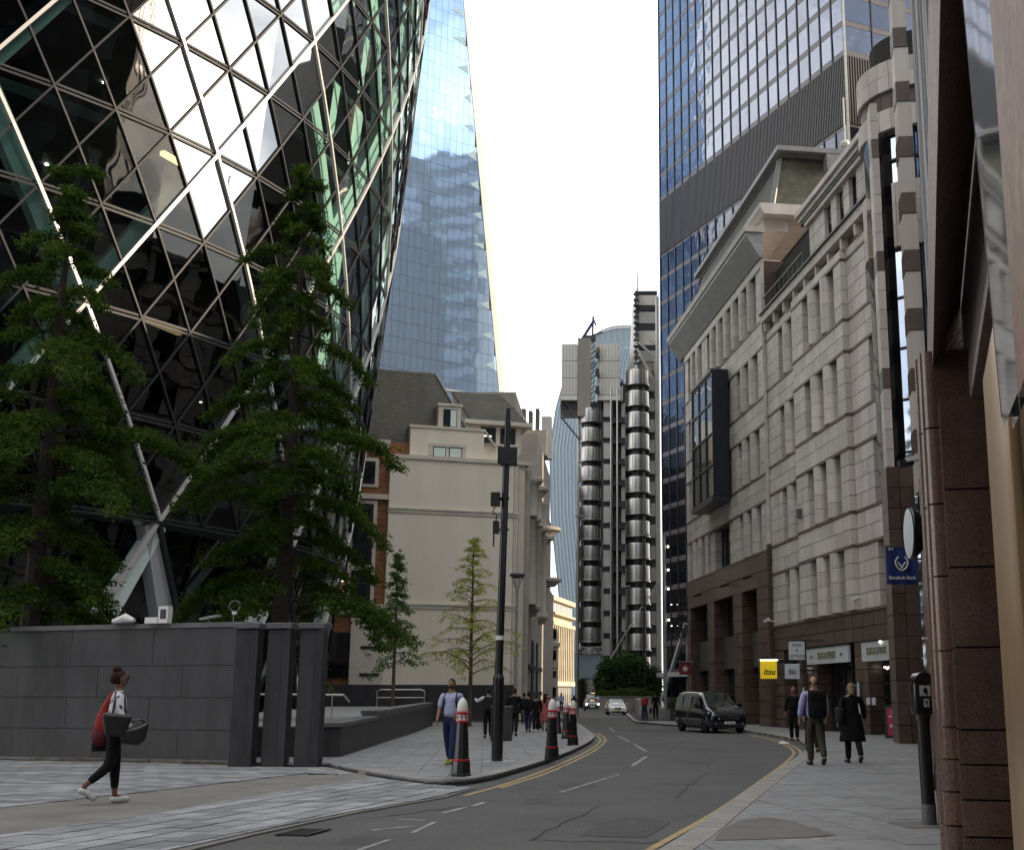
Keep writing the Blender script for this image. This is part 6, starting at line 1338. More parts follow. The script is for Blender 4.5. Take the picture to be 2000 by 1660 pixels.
def person(label, x, y, heading, H=1.75, legs=((25, 5), (-20, 25)), arms=((-18, 8, 15), (18, 8, 15)), skin='skin_light', hair='hair_dark', top='cloth_white', bottom='cloth_black', shoe='shoe_black', build=1., dz=.0,
           sleeve=1., beard=False, bald=False, longhair=0., bun=False, dress=None, coat=False, far=False, group=None, crop=0., glasses=False, untuck=False):
    """local frame: +Y is the way the person faces, +X the right hand side"""
    t = thing('person', label, 'person', group=group); k = H/1.75
    V = Vector; hipz = .93
    def leg(s, a, f):
        a, f = R(a), R(f); hp = V((.09*s, 0, hipz - .02)); kn = hp + V((.012*s, math.sin(a), -math.cos(a)))*.43; b_ = a - f; an = kn + V((-.01*s, math.sin(b_), -math.cos(b_)))*.42
        ft = b_*.75; toe = an + V((.02*s, math.cos(ft)*.19, math.sin(ft)*.19 - .055)); heel = an + V((0, -.055, -.045)); return hp, kn, an, toe, heel
    L_ = [leg(s, *legs[i]) for i, s in enumerate((-1, 1))]
    low = min(min(q[2].z - .085, q[3].z - .028, q[4].z - .035) for q in L_)
    off = V((0, 0, -low))
    def arm(s, a, ab, el):
        a, ab, el = R(a), R(ab), R(el); sh = V((.185*s*build**.5, 0, 1.42)); d = V((s*math.sin(ab), math.sin(a)*math.cos(ab), -math.cos(a)*math.cos(ab))); eb = sh + d*.29
        a2 = a + el; d2 = V((s*math.sin(ab)*.4, math.sin(a2), -math.cos(a2))).normalized(); wr = eb + d2*.25; return sh, eb, wr, d2
    A_ = [arm(s, *arms[i]) for i, s in enumerate((-1, 1))]
    sc = lambda v: (V(v) + off)*k
    B = build
    # body: one continuous skinned figure with head and hands
    vs = [(0, 0, .97), (0, .01, 1.12), (0, .015, 1.30), (0, 0, 1.44), (0, .0, 1.52), (0, .012, 1.60), (0, .02, 1.66)]; rd = [(.11*B, .08*B), (.10*B, .08*B), (.12*B, .085*B), (.075, .06), (.056, .058), (.06, .07), (.05, .06)]
    vs[6] = (0, .015, 1.66); rd[6] = (.05, .06)
    ed = [(i, i + 1) for i in range(6)]
    for i, s in enumerate((-1, 1)):
        n = len(vs); q = L_[i]; vs += [q[0], q[1], q[2], q[3] + V((0, -.06, .01))]; rd += [.075*B, .052, .042, .022]; ed += [(0, n), (n, n + 1), (n + 1, n + 2), (n + 2, n + 3)]
        n = len(vs); sh, eb, wr, d2 = A_[i]; vs += [sh, eb, wr]; rd += [.05, .044, .034]; ed += [(3, n), (n, n + 1), (n + 1, n + 2)]
        pm = wr + d2*.055; n2 = len(vs); vs.append(pm); rd.append((.030, .020)); ed.append((n + 2, n2))
        if far: vs.append(pm + d2*.07); rd.append(.016); ed.append((n2, n2 + 1))
        else:
            cr = V((0, 1, 0)) if abs(d2.y) < .7 else V((0, 0, 1)); w_ = cr - d2*cr.dot(d2); w_.normalize(); cu = V((-s, 0, 0))
            for f in range(4):
                bs = pm + d2*.03 + w_*(.027 - .018*f); l = (.036, .042, .039, .030)[f]; n = len(vs); vs += [bs, bs + d2*l + cu*.006, bs + d2*l*1.7 + cu*.022]; rd += [.0095, .0085, .0075]; ed += [(n2, n), (n, n + 1), (n + 1, n + 2)]
            n = len(vs); b0_ = pm + w_*.026 - d2*.02; vs += [b0_, b0_ + w_*.022 + d2*.03 + cu*.006]; rd += [.0105, .009]; ed += [(n2, n), (n, n + 1)]
    bd = skin_mesh([sc(v) for v in vs], ed, [tuple(a*k for a in r) if isinstance(r, tuple) else r*k for r in rd], skin, 'body', t, 1 if far else 2)
    bm = bmesh.new(); bm.from_mesh(bd.data); hc0 = sc((0, .018, 1.638))     # skull and jaw as part of the body mesh
    r_ = bmesh.ops.create_uvsphere(bm, u_segments=16, v_segments=12, radius=1.)
    for v in r_['verts']:
        zz_ = v.co.z; v.co = hc0 + V((v.co.x*.076*(1 - .18*max(0, -zz_)), v.co.y*.094 + (.012 if zz_ < -.3 else 0), zz_*.118))*k
    for f in bm.faces: f.smooth = True
    bm.to_mesh(bd.data); bm.free()
    # face and ears
    if not far:
        b = MB(skin); hc = sc((0, .02, 1.64)); b.bar(hc + V((0, .088, .018))*k, hc + V((0, .112, -.022))*k, .024*k, .022*k); nz = b.build('nose', t, True)
        for s in (-1, 1):
            b = MB(skin); b.lathe(hc + V((.078*s, -.01, -.01))*k, [(.001, -.028*k), (.018*k, -.01*k), (.018*k, .015*k), (.001, .03*k)], 8); b.build('ear', t, True)
            b = MB('black_matt'); b.lathe(hc + V((.030*s, .083, .018))*k, [(.001, -.008*k), (.013*k, 0), (.001, .008*k)], 8); b.build('eye', t, True)
        b = MB('cloth_wine'); b.bar(hc + V((-.022, .094, -.055))*k, hc + V((.022, .094, -.055))*k, .010*k, .010*k); b.build('mouth', t)
        if glasses: b = MB('black_matt'); b.bx(hc.x - .07*k, hc.x + .07*k, hc.y + .085*k, hc.y + .105*k, hc.z + .0, hc.z + .035*k); b.build('sunglasses', t)
    def cap(r0, r1, zc, m, nm, yo=-.012, zlow=-.35, front=.35):
        b = MB(m); n = 14; vs_ = []; c = sc((0, yo + .015, zc)); rows = 7
        for i in range(rows):
            ph = math.pi/2 - (math.pi/2 + .75)*i/(rows - 1)
            for j in range(n):
                th = 2*math.pi*j/n; fr_f = max(0, math.sin(th)); p = ph if ph > front*1.2 or fr_f < .25 else front*1.2
                vs_.append(c + V((r0*math.cos(p)*math.cos(th), r1*math.cos(p)*math.sin(th), .115*math.sin(p)))*k)
        b.add(vs_, [(i*n + j, (i + 1)*n + j, (i + 1)*n + (j + 1) % n, i*n + (j + 1) % n) for i in range(rows - 1) for j in range(n)]); return b.build(nm, t, True)
    if not bald: cap(.084, .103, 1.652, hair, 'hair')
    else: 
        b = MB(hair)
        for s in (-1, 1): b.bar(sc((.070*s, -.03, 1.60)), sc((.072*s, -.03, 1.66)), .02*k, .07*k)
        b.build('hair', t, True)
    if bun: b = MB(hair); b.lathe(sc((0, -.04, 1.76)), [(.001, -.07*k), (.055*k, -.04*k), (.066*k, 0), (.05*k, .04*k), (.001, .06*k)], 10); b.build('bun', t, True); cap(.098, .118, 1.645, hair, 'hair', yo=-.028)
    if longhair: skin_mesh([sc(v) for v in ((0, -.035, 1.70), (0, -.06, 1.60), (0, -.09, 1.50), (0, -.10, 1.50 - longhair))], [(0, 1), (1, 2), (2, 3)], [(.07*k, .06*k), (.085*k, .055*k), (.09*k, .05*k), (.06*k, .03*k)], hair, 'long_hair', t, 1)
    if beard: skin_mesh([sc(v) for v in ((0, .055, 1.590), (0, .075, 1.550))], [(0, 1)], [(.090*k, .080*k), (.066*k, .06*k)], hair, 'beard', t, 2); b = MB(hair); b.bar(sc((-.035, .108, 1.612)), sc((.035, .108, 1.612)), .014*k, .012*k); b.build('moustache', t)
    # top
    e = .018
    tv = [(0, 0, .86 if untuck else .93), (0, .012, 1.12), (0, .018, 1.30), (0, 0, 1.435), (0, -.004, 1.475)]; tr = [(.160*B + e, .118*B + e), (.150*B + e, .118*B + e), (.168*B + e, .122*B + e), (.125 + e, .085 + e), (.060 + e, .056 + e)]
    te = [(0, 1), (1, 2), (2, 3), (3, 4)]
    for i in (0, 1):
        sh, eb, wr, d2 = A_[i]; n = len(tv); tv += [sh, eb]; tr += [.080 + (B - 1)*.03, .066]; te += [(3, n), (n, n + 1)]
        if sleeve >= 1: tv += [eb + (wr - eb)*.92]; tr += [.052]; te += [(n + 1, n + 2)]
    tp = skin_mesh([sc(v) for v in tv], te, [tuple(a*k for a in r) if isinstance(r, tuple) else r*k for r in tr], top, 'jacket' if coat else 'shirt', t, 1 if far else 2)
    def skirt(m, nm, z0, z1, r0, r1, sway=.03):
        b = MB(m); n = 22; rows = 8; vv = []
        for i in range(rows + 1):
            u_ = i/rows; z = z0 + (z1 - z0)*u_; r = r0 + (r1 - r0)*u_**.8
            for j in range(n): th = 2*math.pi*j/n; rr = r*(1 + sway*u_*2*math.sin(th*5 + 1)); vv.append(sc((rr*math.cos(th)*1.05, rr*math.sin(th)*.82 + (.02*u_), z)))
        b.add(vv, [(i*n + j, i*n + (j + 1) % n, (i + 1)*n + (j + 1) % n, (i + 1)*n + j) for i in range(rows) for j in range(n)] + [tuple(rows*n + j for j in range(n))]); return b.build(nm, t, True)
    if dress: skirt(top, 'skirt', 1.08, dress, .16*B, .30*B, .05)
    if coat: skirt(top, 'coat_skirt', 1.08, coat if isinstance(coat, float) else .52, .17*B, .25*B, .04)
    if not dress:
        lv = [(0, 0, 1.04), (0, 0, .93)]; lr = [(.155*B + .008, .118*B + .008), (.16*B, .122*B)]; le = [(0, 1)]
        for i in (0, 1):
            q = L_[i]; n = len(lv); en = q[1] + (q[2] - q[1])*(1.04 - crop); lv += [q[0] + V((0, 0, -.06)), q[1], en]; lr += [.108*B, .082 + (B - 1)*.03, .066 if not crop else .050]; le += [(1, n), (n, n + 1), (n + 1, n + 2)]
        skin_mesh([sc(v) for v in lv], le, [tuple(a*k for a in r) if isinstance(r, tuple) else r*k for r in lr], bottom, 'trousers', t, 1 if far else 2)
    for i in (0, 1):
        q = L_[i]; sp = skin_mesh([sc(q[4] + V((0, -.02, .0))), sc(q[2] + V((0, .03, -.045))), sc(q[3] + (q[3] - q[4])*.10)], [(0, 1), (1, 2)], [(.052*k, .050*k), (.060*k, .056*k), (.050*k, .038*k)], shoe, 'shoe', t, 1)
    t.location = (x, y, gz(y) + dz); t.rotation_euler = (0, 0, R(heading)); t['_'] = 0; del t['_']
    return t, sc
def held(name, label, cat, x, y, heading, dz=0.): return thing(name, label, cat, (x, y, gz(y) + dz), R(heading))
def backpack(label, x, y, heading, H=1.75, m='cloth_black', w_=.32, h=.46, zc=1.24, dz=0., yo=-.22):
    t = held('backpack', label, 'backpack', x, y, heading, dz); k = H/1.75; b = MB(m); b.bx(-w_/2*k, w_/2*k, (yo - .09)*k, (yo + .08)*k, (zc - h/2)*k, (zc + h/2)*k); o = b.build('bag', t); bevel(o, .07*k, 4)
    b = MB(m); b.bx(-w_*.36*k, w_*.36*k, (yo - .135)*k, (yo - .08)*k, (zc - h*.42)*k, (zc + .02)*k); bevel(b.build('pocket', t), .02, 2)
    for s in (-1, 1): b = MB(m); b.tube([V_*k for V_ in (Vector((.09*s, yo + .06, zc + h*.42)), Vector((.115*s, -.08, 1.50)), Vector((.125*s, .06, 1.47)), Vector((.135*s, .135, 1.32)), Vector((.15*s, .06, 1.12)), Vector((.12*s, yo + .06, zc - h*.35)))], .022*k, 6); b.build('strap', t)
    return t
PZ = -.08
# woman with bags walking on the crossing, seen three-quarter from behind, facing right
t, sc = person('woman with dark bun in patterned white sweatshirt and black leggings walking beside the grey wall', -7.0, 17.6, -62, 1.78, legs=((6, 2), (-5, 44)), arms=((-5, 14, 30), (4, 12, 40)), skin='skin_dark', hair='hair_red', top='cloth_print', bottom='cloth_black', shoe='shoe_white', dz=PZ + .012, bun=True, crop=.22, glasses=True, build=1.02)
b = MB('cloth_mint'); b.lathe((0, 0, 0), [(.165, .94), (.17, 1.03)], 16); o = b.build('vest_hem', t, True)
for v in o.data.vertices: v.co = Vector(sc((v.co.x, v.co.y*.8, v.co.z)))
tb = held('tote_bag', 'black leather tote bag on the right shoulder of the woman in leggings', 'bag', -7.0, 17.6, -62, PZ)
b = MB('leather_black'); prof = [(.13, -.18), (.20, .12), (-.20, .17), (-.13, -.16)]; b.add([(.27 + dx, y_ - .02, 1.08 + z) for dx in (-.07, .07) for y_, z in prof], [(0, 1, 2, 3), (7, 6, 5, 4), (0, 4, 5, 1), (1, 5, 6, 2), (2, 6, 7, 3), (3, 7, 4, 0)]); bevel(b.build('bag_body', tb), .05, 3)
b = MB('leather_black')
for y_ in (-.08, .09): b.tube([(.27, y_, 1.22), (.24, y_*.7, 1.40), (.19, y_*.6, 1.50), (.12, y_*.6, 1.47)], .018, 5)
b.build('strap', tb)
tb = held('holdall_bag', 'large black leather holdall hanging in front of the woman in leggings', 'bag', -7.0, 17.6, -62, PZ)
b = MB('leather_black'); prof = [(.06, -.20), (.28, -.23), (.38, -.17), (.41, .10), (.25, .03), (.02, -.02)]; n = 6; b.add([(.24 + dx, y_, 1.02 + z) for dx in (-.09, .09) for y_, z in prof], [tuple(range(n)), tuple(range(n, 2*n))[::-1]] + [(i, n + i, n + (i + 1) % n, (i + 1) % n) for i in range(n)]); bevel(b.build('bag_body', tb), .05, 3)
b = MB('leather_black'); b.tube([(.24, .14, 1.02), (.24, .2, 1.12), (.24, .3, 1.14), (.24, .38, 1.08)], .014, 5); b.build('strap', tb)
tb = held('red_bag', 'bright red soft bag slung on the left side of the woman in leggings', 'bag', -7.0, 17.6, -62, PZ)
b = MB('cloth_red'); b.tube([(-.27, -.10, .90), (-.30, -.14, 1.02), (-.29, -.14, 1.16), (-.22, -.12, 1.34), (-.13, -.06, 1.50)], [.06, .10, .095, .045, .022], 10); bb_ = b.build('bag_body', tb, True)
b = MB('cloth_wine'); b.tube([(-.24, -.14, .76), (-.31, -.15, .9), (-.34, -.17, 1.08)], [.09, .13, .08], 9); b.build('red_lining', tb, True)
b = MB('cloth_dark'); b.bx(-.36, -.22, -.26, -.02, .70, .80); b.build('dark_carrier', tb)
# bearded man walking to the camera
person('bearded man in pale blue short sleeved shirt and navy trousers walking towards the camera', -3.48, 26.7, 172, 1.76, legs=((22, 12), (-16, 8)), arms=((-14, 8, 10), (16, 7, 14)), skin='skin_mid', hair='hair_black', top='cloth_blue', bottom='cloth_navy', shoe='shoe_olive', beard=True, sleeve=0, build=1.10)
backpack('dark blue backpack worn by the bearded man, seen as shoulder straps', -3.48, 26.7, 172, 1.76, 'cloth_navy', yo=-.22)
# people walking away on the left pavement
person('man in white shirt and black trousers walking away left of the black pole', -4.82, 47.8, 6, 1.80, legs=((-6, 10), (20, 6)), arms=((40, 50, 70), (10, 8, 15)), skin='skin_light', hair='hair_black', top='cloth_white', bottom='cloth_black')
backpack('dark backpack on the man in the white shirt', -4.82, 47.8, 6, 1.80, 'cloth_dark', .36, .52)
person('man in black suit walking away right of the black pole', -4.05, 50.6, 0, 1.86, legs=((18, 4), (-14, 18)), arms=((-10, 10, 10), (14, 8, 15)), hair='hair_dark', top='cloth_black', bottom='cloth_black', coat=.82, build=1.08)
person('dark haired person in black close behind the man in the black suit', -3.95, 57.5, -3, 1.76, legs=((14, 4), (-12, 20)), hair='hair_black', top='cloth_black', bottom='cloth_navy', far=True)
backpack('black backpack on the person behind the man in the suit', -3.95, 57.5, -3, 1.76, 'cloth_black', .36, .5)
person('young person in black top and trousers with pale shoes beside the pink dress', -3.55, 56.8, 0, 1.66, legs=((-10, 16), (14, 4)), hair='hair_dark', top='cloth_black', bottom='cloth_black', shoe='shoe_white', far=True)
person('woman with long black hair in patterned pink dress walking away', -3.35, 60.2, 0, 1.70, legs=((10, 2), (-8, 12)), arms=((-8, 14, 20), (12, 14, 20)), skin='skin_mid', hair='hair_black', top='cloth_pink', dress=.42, longhair=.22, far=True, shoe='cloth_wine')
# right pavement
person('bald man in black clothes standing at the right kerb', 6.35, 44.3, 175, 1.82, legs=((4, 2), (-4, 3)), arms=((6, 16, 20), (-4, 14, 12)), skin='skin_mid', hair='hair_black', top='cloth_black', bottom='cloth_black', bald=True)
person('balding man in lilac shirt and khaki trousers walking away on the right pavement', 4.30, 26.9, 4, 1.82, legs=((6, 2), (-14, 22)), arms=((-6, 16, 22), (10, 12, 24)), skin='skin_light', hair='hair_dark', top='cloth_lilac', bottom='cloth_khaki', bald=True, build=1.22, untuck=True)
backpack('black backpack on the man in the lilac shirt', 4.30, 26.9, 4, 1.82, 'cloth_black', .38, .56, zc=1.22, yo=-.27)
person('man in navy top half hidden behind the man in the lilac shirt', 5.35, 34.0, 178, 1.74, skin='skin_mid', hair='hair_black', top='cloth_navy', bottom='cloth_black', far=False)
person('woman with grey blonde hair in long black coat walking away on the right pavement', 5.27, 27.8, 3, 1.70, legs=((8, 2), (-12, 26)), arms=((-4, 18, 18), (8, 20, 20)), hair='hair_blonde', top='cloth_black', bottom='cloth_black', coat=.46, longhair=.02, build=1.12)
tb = held('shoulder_bag', 'black shoulder bag on the left side of the woman in the black coat', 'bag', 5.27, 27.8, 3)
b = MB('cloth_dark'); b.bx(-.36, -.22, -.22, .14, .86, 1.2); bevel(b.build('bag_body', tb), .05, 3); b = MB('cloth_dark'); b.tube([(-.27, -.1, 1.2), (-.20, -.05, 1.45), (-.12, .05, 1.44), (-.27, .06, 1.2)], .016, 5); b.build('strap', tb)
# far figures
for x, y, h, H, tp, bt, hr, lb in ((2.0, 82.5, 20, 1.72, 'cloth_red', 'cloth_navy', 'hair_black', 'person in red jacket and jeans beside the thin column on the far pavement'),
    (2.85, 86.5, 0, 1.84, 'cloth_black', 'cloth_black', 'hair_black', 'man in long black clothes standing left of the clipped hedge'),
    (-6.3, 101, 0, 1.75, 'cloth_green', 'cloth_black', 'hair_dark', 'distant person in a bright green top among the far crowd'),
    (-7.4, 104, 0, 1.76, 'cloth_black', 'cloth_black', 'hair_black', 'distant dark figure left of the person in green'),
    (-5.7, 106, 0, 1.72, 'cloth_wine', 'cloth_black', 'hair_dark', 'distant person in wine red right of the person in green'),
    (-8.1, 96, 180, 1.7, 'cloth_white', 'cloth_dark', 'hair_dark', 'distant person in white near the corner of the cream building'),
    (-8.9, 108, 0, 1.75, 'cloth_navy', 'cloth_black', 'hair_black', 'distant person in navy beyond the pink dress'),
    (-5.0, 118, 0, 1.78, 'cloth_lilac', 'cloth_navy', 'hair_dark', 'distant person in a light top by the road edge'),
    (-5.2, 72, 2, 1.74, 'cloth_navy', 'cloth_dark', 'hair_black', 'small figure hidden behind the bearded man')):
    person(lb, x, y, h, H, skin='skin_mid', hair=hr, top=tp, bottom=bt, far=True, legs=((14, 4), (-12, 16)))
tb = held('carrier_bag', 'small dark bag held by the man left of the hedge', 'bag', 2.85, 86.5, 0); b = MB('cloth_dark'); b.bx(-.42, -.25, -.1, .2, .45, .78); b.build('bag_body', tb)
# ------------------------------------------------------------ vehicles
mat('paint_black', (.008, .010, .016), .12, spec=.6, coat=1.); mat('paint_white', (.62, .63, .64), .2, coat=.8); mat('paint_taxi', (.012, .012, .014), .15, coat=.8)
mat('car_glass', (.012, .018, .018), .03, spec=.8); mat('car_glass_light', (.10, .13, .14), .05, spec=.8); mat('plate_white', (.75, .75, .68), .5); mat('plate_yellow', (.6, .5, .08), .5)
mat('beam', (1, 1, 1), emit=(1, .97, .9), estr=9.); mat('trim_black', (.015, .015, .016), .5)
def loft(stations, m, name, parent, sub=1):
    """stations along local Y (front = -Y): (y, half width, z bottom, z belt, z top, half width at top)"""
    b = MB(m); vs = []; n = 0
    for y, w_, z0, zb, z1, wt in stations:
        r = [(-w_*.93, z0), (-w_, z0 + (zb - z0)*.25), (-w_, zb), (-(w_*.35 + wt*.65), zb + (z1 - zb)*.55), (-wt, z1 - (z1 - zb)*.10), (-wt*.82, z1), (0, z1 + .015), (wt*.82, z1), (wt, z1 - (z1 - zb)*.10), (w_*.35 + wt*.65, zb + (z1 - zb)*.55), (w_, zb), (w_, z0 + (zb - z0)*.25), (w_*.93, z0), (0, z0)]
        n = len(r); vs += [(x, y, z) for x, z in r]
    k = len(stations); b.add(vs, [(i*n + j, i*n + (j + 1) % n, (i + 1)*n + (j + 1) % n, (i + 1)*n + j) for i in range(k - 1) for j in range(n)] + [tuple(range(n))[::-1], tuple((k - 1)*n + j for j in range(n))])
    o = b.build(name, parent)
    if sub: 
        bm = bmesh.new(); bm.from_mesh(o.data); bmesh.ops.recalc_face_normals(bm, faces=bm.faces[:]); bm.to_mesh(o.data); bm.free()
        md = o.modifiers.new('s', 'SUBSURF'); md.levels = 2; md.render_levels = 2; dg = bpy.context.evaluated_depsgraph_get(); dg.update(); me = bpy.data.meshes.new_from_object(o.evaluated_get(dg)); o.modifiers.clear(); o.data = me
    return autosmooth(o, 50)
def wheel(parent, x, y, r, w_=.2):
    b = MB('tyre'); n = 20; pf = [(r*.62, -w_/2), (r*.93, -w_/2), (r, -w_*.35), (r, w_*.35), (r*.93, w_/2), (r*.62, w_/2)]
    b.add([(x + d, y + rr*math.cos(2*math.pi*j/n), r + rr*math.sin(2*math.pi*j/n)) for rr, d in pf for j in range(n)], [(i*n + j, i*n + (j + 1) % n, (i + 1)*n + (j + 1) % n, (i + 1)*n + j) for i in range(5) for j in range(n)]); wo = b.build('wheel', parent, True)
    b = MB('dark_metal'); s = 1 if x > 0 else -1; b.add([(x + s*w_*.42, y + rr*math.cos(2*math.pi*j/n), r + rr*math.sin(2*math.pi*j/n)) for rr in (.03, r*.62) for j in range(n)], [(j, (j + 1) % n, n + (j + 1) % n, n + j) for j in range(n)])
    for q in range(5): a = q*2*math.pi/5; b.bar((x + s*w_*.44, y, r), (x + s*w_*.44, y + r*.6*math.cos(a), r + r*.6*math.sin(a)), .05)
    b.build('rim', wo)
def quad(parent, name, m, pts, off=0.): b = MB(m); b.poly(pts); return b.build(name, parent)
# van: 1.9 wide, 4.9 long, 1.9 high, nose at -Y
van = thing('black_van', 'black people carrier van with bright grille and white number plate parked at the right kerb', 'van', (4.75, 62.2, gz(62) - .10), R(17), scale=1.04)
loft([(-2.42, .80, .30, .62, .74, .66), (-2.36, .88, .24, .70, .90, .78), (-2.1, .95, .20, .86, 1.06, .82), (-1.45, .97, .20, .98, 1.20, .84), (-.75, .97, .20, 1.05, 1.78, .74), (-.25, .97, .20, 1.06, 1.88, .76), (1.2, .97, .20, 1.06, 1.90, .77), (2.2, .96, .22, 1.06, 1.87, .76), (2.42, .93, .28, 1.02, 1.74, .73), (2.46, .88, .35, .95, 1.4, .70)], 'paint_black', 'body', van)
quad(van, 'windscreen', 'car_glass', [(-.70, -1.50, 1.20), (.70, -1.50, 1.20), (.60, -.76, 1.77), (-.60, -.76, 1.77)])
for s in (-1, 1):
    xs = lambda z: s*(.985 - max(0, z - 1.08)*.24)
    for y0, y1 in ((-.95, .0), (.08, 1.15), (1.23, 2.2)):
        q = [(xs(1.12), y0 + (-.28 if y0 < 0 else 0), 1.12), (xs(1.12), y1, 1.12), (xs(1.66), y1 - .03, 1.66), (xs(1.66), y0 + .1, 1.66)]
        quad(van, 'side_window', 'car_glass' if y0 < 0 else 'car_glass_light', q if s < 0 else q[::-1])
    b = MB('headlamp'); b.add([(.48*s, -2.43, .66), (.86*s, -2.30, .70), (.92*s, -2.02, .95), (.74*s, -2.16, .98), (.50*s, -2.36, .78), (.5*s, -2.3, .7), (.84*s, -2.1, .72), (.7*s, -2.0, .9)], [(0, 1, 2, 3, 4), (0, 5, 6, 1), (3, 2, 7)]); b.build('headlight', van)
    b = MB('paint_black'); b.bx(min(.98*s, 1.2*s), max(.98*s, 1.2*s), -1.12, -1.0, 1.12, 1.34); bevel(b.build('wing_mirror', van), .03, 2)
    b = MB('headlamp'); b.lathe((.66*s, -2.42, .44), [(.001, -.03), (.035, 0), (.001, .03)], 8); b.build('fog_light', van)
    for y in (-1.55, 1.55): wheel(van, .86*s, y, .335, .22)
    b = MB('chrome'); b.bar((s*.64, -1.9, 1.13), (s*.72, -1.5, 1.22), .02); b.build('bonnet_line', van)
b = MB('trim_black'); b.bx(-.46, .46, -2.475, -2.40, .62, .84); b.build('grille', van)
for z in (.66, .735, .81): b = MB('chrome'); b.bx(-.44, -.12, -2.49, -2.47, z - .012, z + .012); b.bx(.12, .44, -2.49, -2.47, z - .012, z + .012); b.build('grille_bar', van)
b = MB('chrome'); n = 24; c = Vector((0, -2.50, .735)); b.tube([c + Vector((.105*math.cos(2*math.pi*j/n), 0, .105*math.sin(2*math.pi*j/n))) for j in range(n + 1)], .011, 5, cap=False)
for q in range(3): a = math.pi/2 + q*2*math.pi/3; b.bar(c, c + Vector((.10*math.cos(a), 0, .10*math.sin(a))), .018)
b.build('emblem', van)
b = MB('chrome'); b.lathe((0, -2.18, 1.02), [(.001, .0), (.03, .01), (.03, .05), (.001, .06)], 8); b.build('bonnet_badge', van)
b = MB('plate_white'); b.bx(-.26, .26, -2.50, -2.46, .42, .54); np_ = b.build('number_plate', van)
text_mesh('plate_lettering', 'LR60 0TZ', flip(Fr((0, -2.503), (1, 0))), 0, .003, .48, .105, 'red_paint', np_, .001)
b = MB('trim_black'); b.bx(-.72, .72, -2.455, -2.36, .24, .38); b.build('lower_intake', van)
b = MB('trim_black'); b.bar((-.45, -1.56, 1.2), (.15, -1.52, 1.23), .02); b.bar((.05, -1.56, 1.2), (.6, -1.52, 1.23), .02); b.build('wiper', van)
b = MB('green_dark'); b.bx(.30, .5, -1.0, -.98, 1.56, 1.66); b.build('permit_sticker', van)
for s in (-1, 1): b = MB('dark_metal'); b.tube([(.7*s, -.2, 1.93), (.7*s, 2.0, 1.93)], .02, 6); b.build('roof_rail', van)
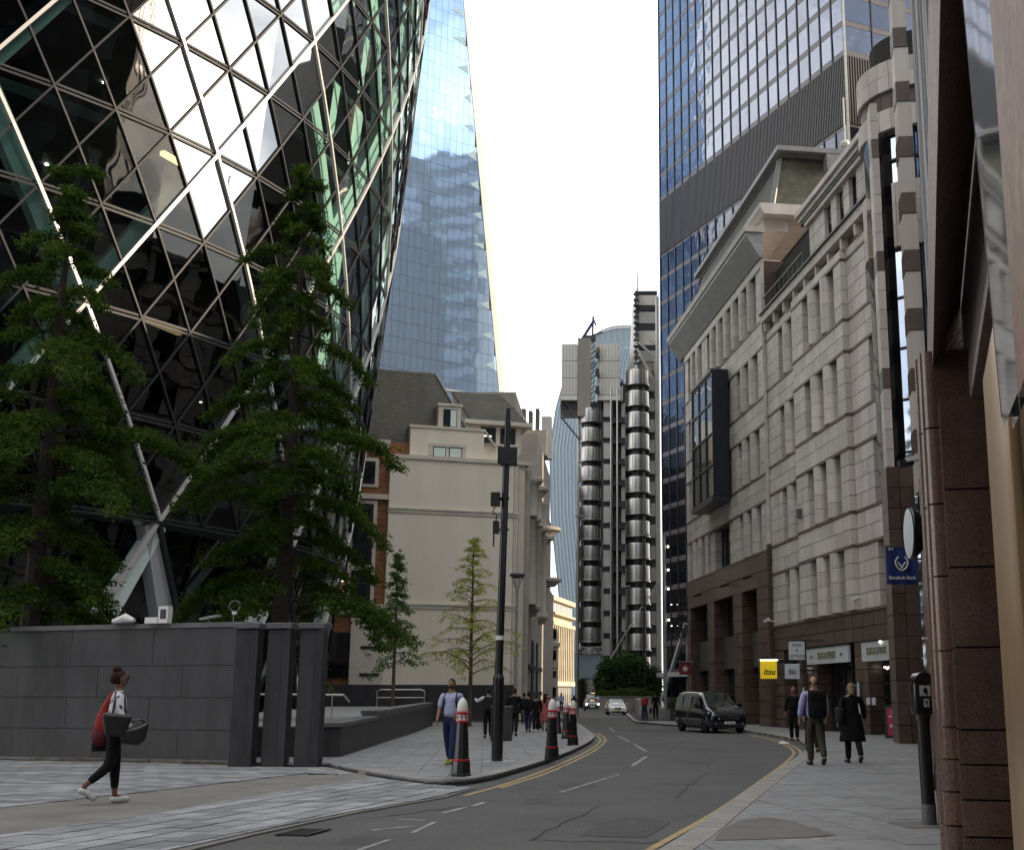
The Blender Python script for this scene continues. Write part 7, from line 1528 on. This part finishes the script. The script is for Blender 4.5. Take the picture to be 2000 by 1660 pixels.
def saloon(name, label, cat, x, y, rz, paint, beams, scale, plate, tall=0., taxi=False):
    t = thing(name, label, cat, (x, y, gz(y) - .10), R(rz), scale=scale); T = tall
    loft([(-2.2, .70, .30, .55, .62, .58), (-2.12, .82, .22, .62, .74, .70), (-1.85, .88, .18, .72, .84 + T*.5, .74), (-1.05, .90, .18, .86 + T*.5, .96 + T*.6, .74), (-.35, .90, .18, .90 + T*.5, 1.40 + T, .60), (.2, .90, .18, .90 + T*.5, 1.44 + T, .61), (1.0, .90, .18, .90 + T*.5, 1.40 + T, .60), (1.75, .89, .2, .92 + T*.5, 1.02 + T*.9, .66), (2.15, .84, .26, .8, .98 + T*.6, .64), (2.22, .76, .34, .6, .8, .6)], paint, 'body', t)
    zt = 1.36 + T; quad(t, 'windscreen', 'car_glass_light', [(-.66, -1.10, .98 + T*.6), (.66, -1.10, .98 + T*.6), (.52, -.40, zt), (-.52, -.40, zt)])
    for s in (-1, 1):
        q = [(s*.905, -.7, .95 + T*.5), (s*.905, 1.1, .95 + T*.5), (s*.73, .8, 1.30 + T), (s*.73, -.2, 1.30 + T)]; quad(t, 'side_window', 'car_glass', q if s < 0 else q[::-1])
        b = MB('beam' if beams else 'headlamp')
        if taxi: b.lathe((.62*s, -2.2, .68), [(.001, -.1), (.1, 0), (.001, .1)], 12)
        else: b.add([(.42*s, -2.19, .62), (.78*s, -2.08, .64), (.82*s, -1.95, .74), (.46*s, -2.12, .72)], [(0, 1, 2, 3)])
        b.build('headlight', t)
        for yy in (-1.35, 1.35): wheel(t, .80*s, yy, .32, .2)
        b = MB(paint); b.bx(min(.9*s, 1.06*s), max(.9*s, 1.06*s), -.78, -.68, .95 + T*.5, 1.08 + T*.5); b.build('wing_mirror', t)
    b = MB('trim_black' if not taxi else 'chrome'); b.bx(-.28, -.03, -2.24, -2.18, .54, .70); b.bx(.03, .28, -2.24, -2.18, .54, .70); b.build('grille', t)
    b = MB('trim_black'); b.bx(-.62, .62, -2.22, -2.15, .22, .34); b.build('lower_intake', t)
    b = MB(plate); b.bx(-.24, .24, -2.26, -2.2, .38, .48); b.build('number_plate', t)
    if taxi: b = MB('warm_light'); b.bx(-.25, .25, -.35, -.25, 1.5 + T, 1.6 + T); b.build('roof_sign', t)
    return t
saloon('white_car', 'white saloon car driving towards the camera in the far road', 'car', .15, 112, 4, 'paint_white', False, .95, 'plate_yellow')
saloon('black_taxi', 'black taxi with both headlights lit behind the white car', 'taxi', -2.45, 138, 2, 'paint_taxi', True, 1.05, 'plate_white', .25, True)
t = thing('motorbike', 'small dark motorbike left of the black taxi', 'motorbike', (-4.2, 130, gz(130) - .1), R(10))
b = MB('trim_black'); b.tube([(0, -.7, .3), (0, -.45, .8), (0, .0, .85), (0, .6, .9)], [.06, .12, .16, .1], 8); b.bar((-.3, -.5, 1.0), (.3, -.5, 1.0), .04); b.build('frame', t)
for y in (-.7, .65): wheel(t, .0, y, .3, .12)
b = MB('cloth_black'); b.tube([(0, .15, .9), (0, .05, 1.3), (0, 0, 1.5), (0, -.02, 1.66)], [.2, .22, .1, .12], 9); b.tube([(-.2, .02, 1.35), (-.3, -.3, 1.15), (-.25, -.5, 1.02)], .06, 6); b.tube([(.2, .02, 1.35), (.3, -.3, 1.15), (.25, -.5, 1.02)], .06, 6)
o = b.build('rider_figure', None, True); p_ = thing('person', 'rider in black sitting on the small motorbike', 'person', (-4.2, 130, gz(130) - .1), R(10)); o.parent = p_; o.name = 'body'
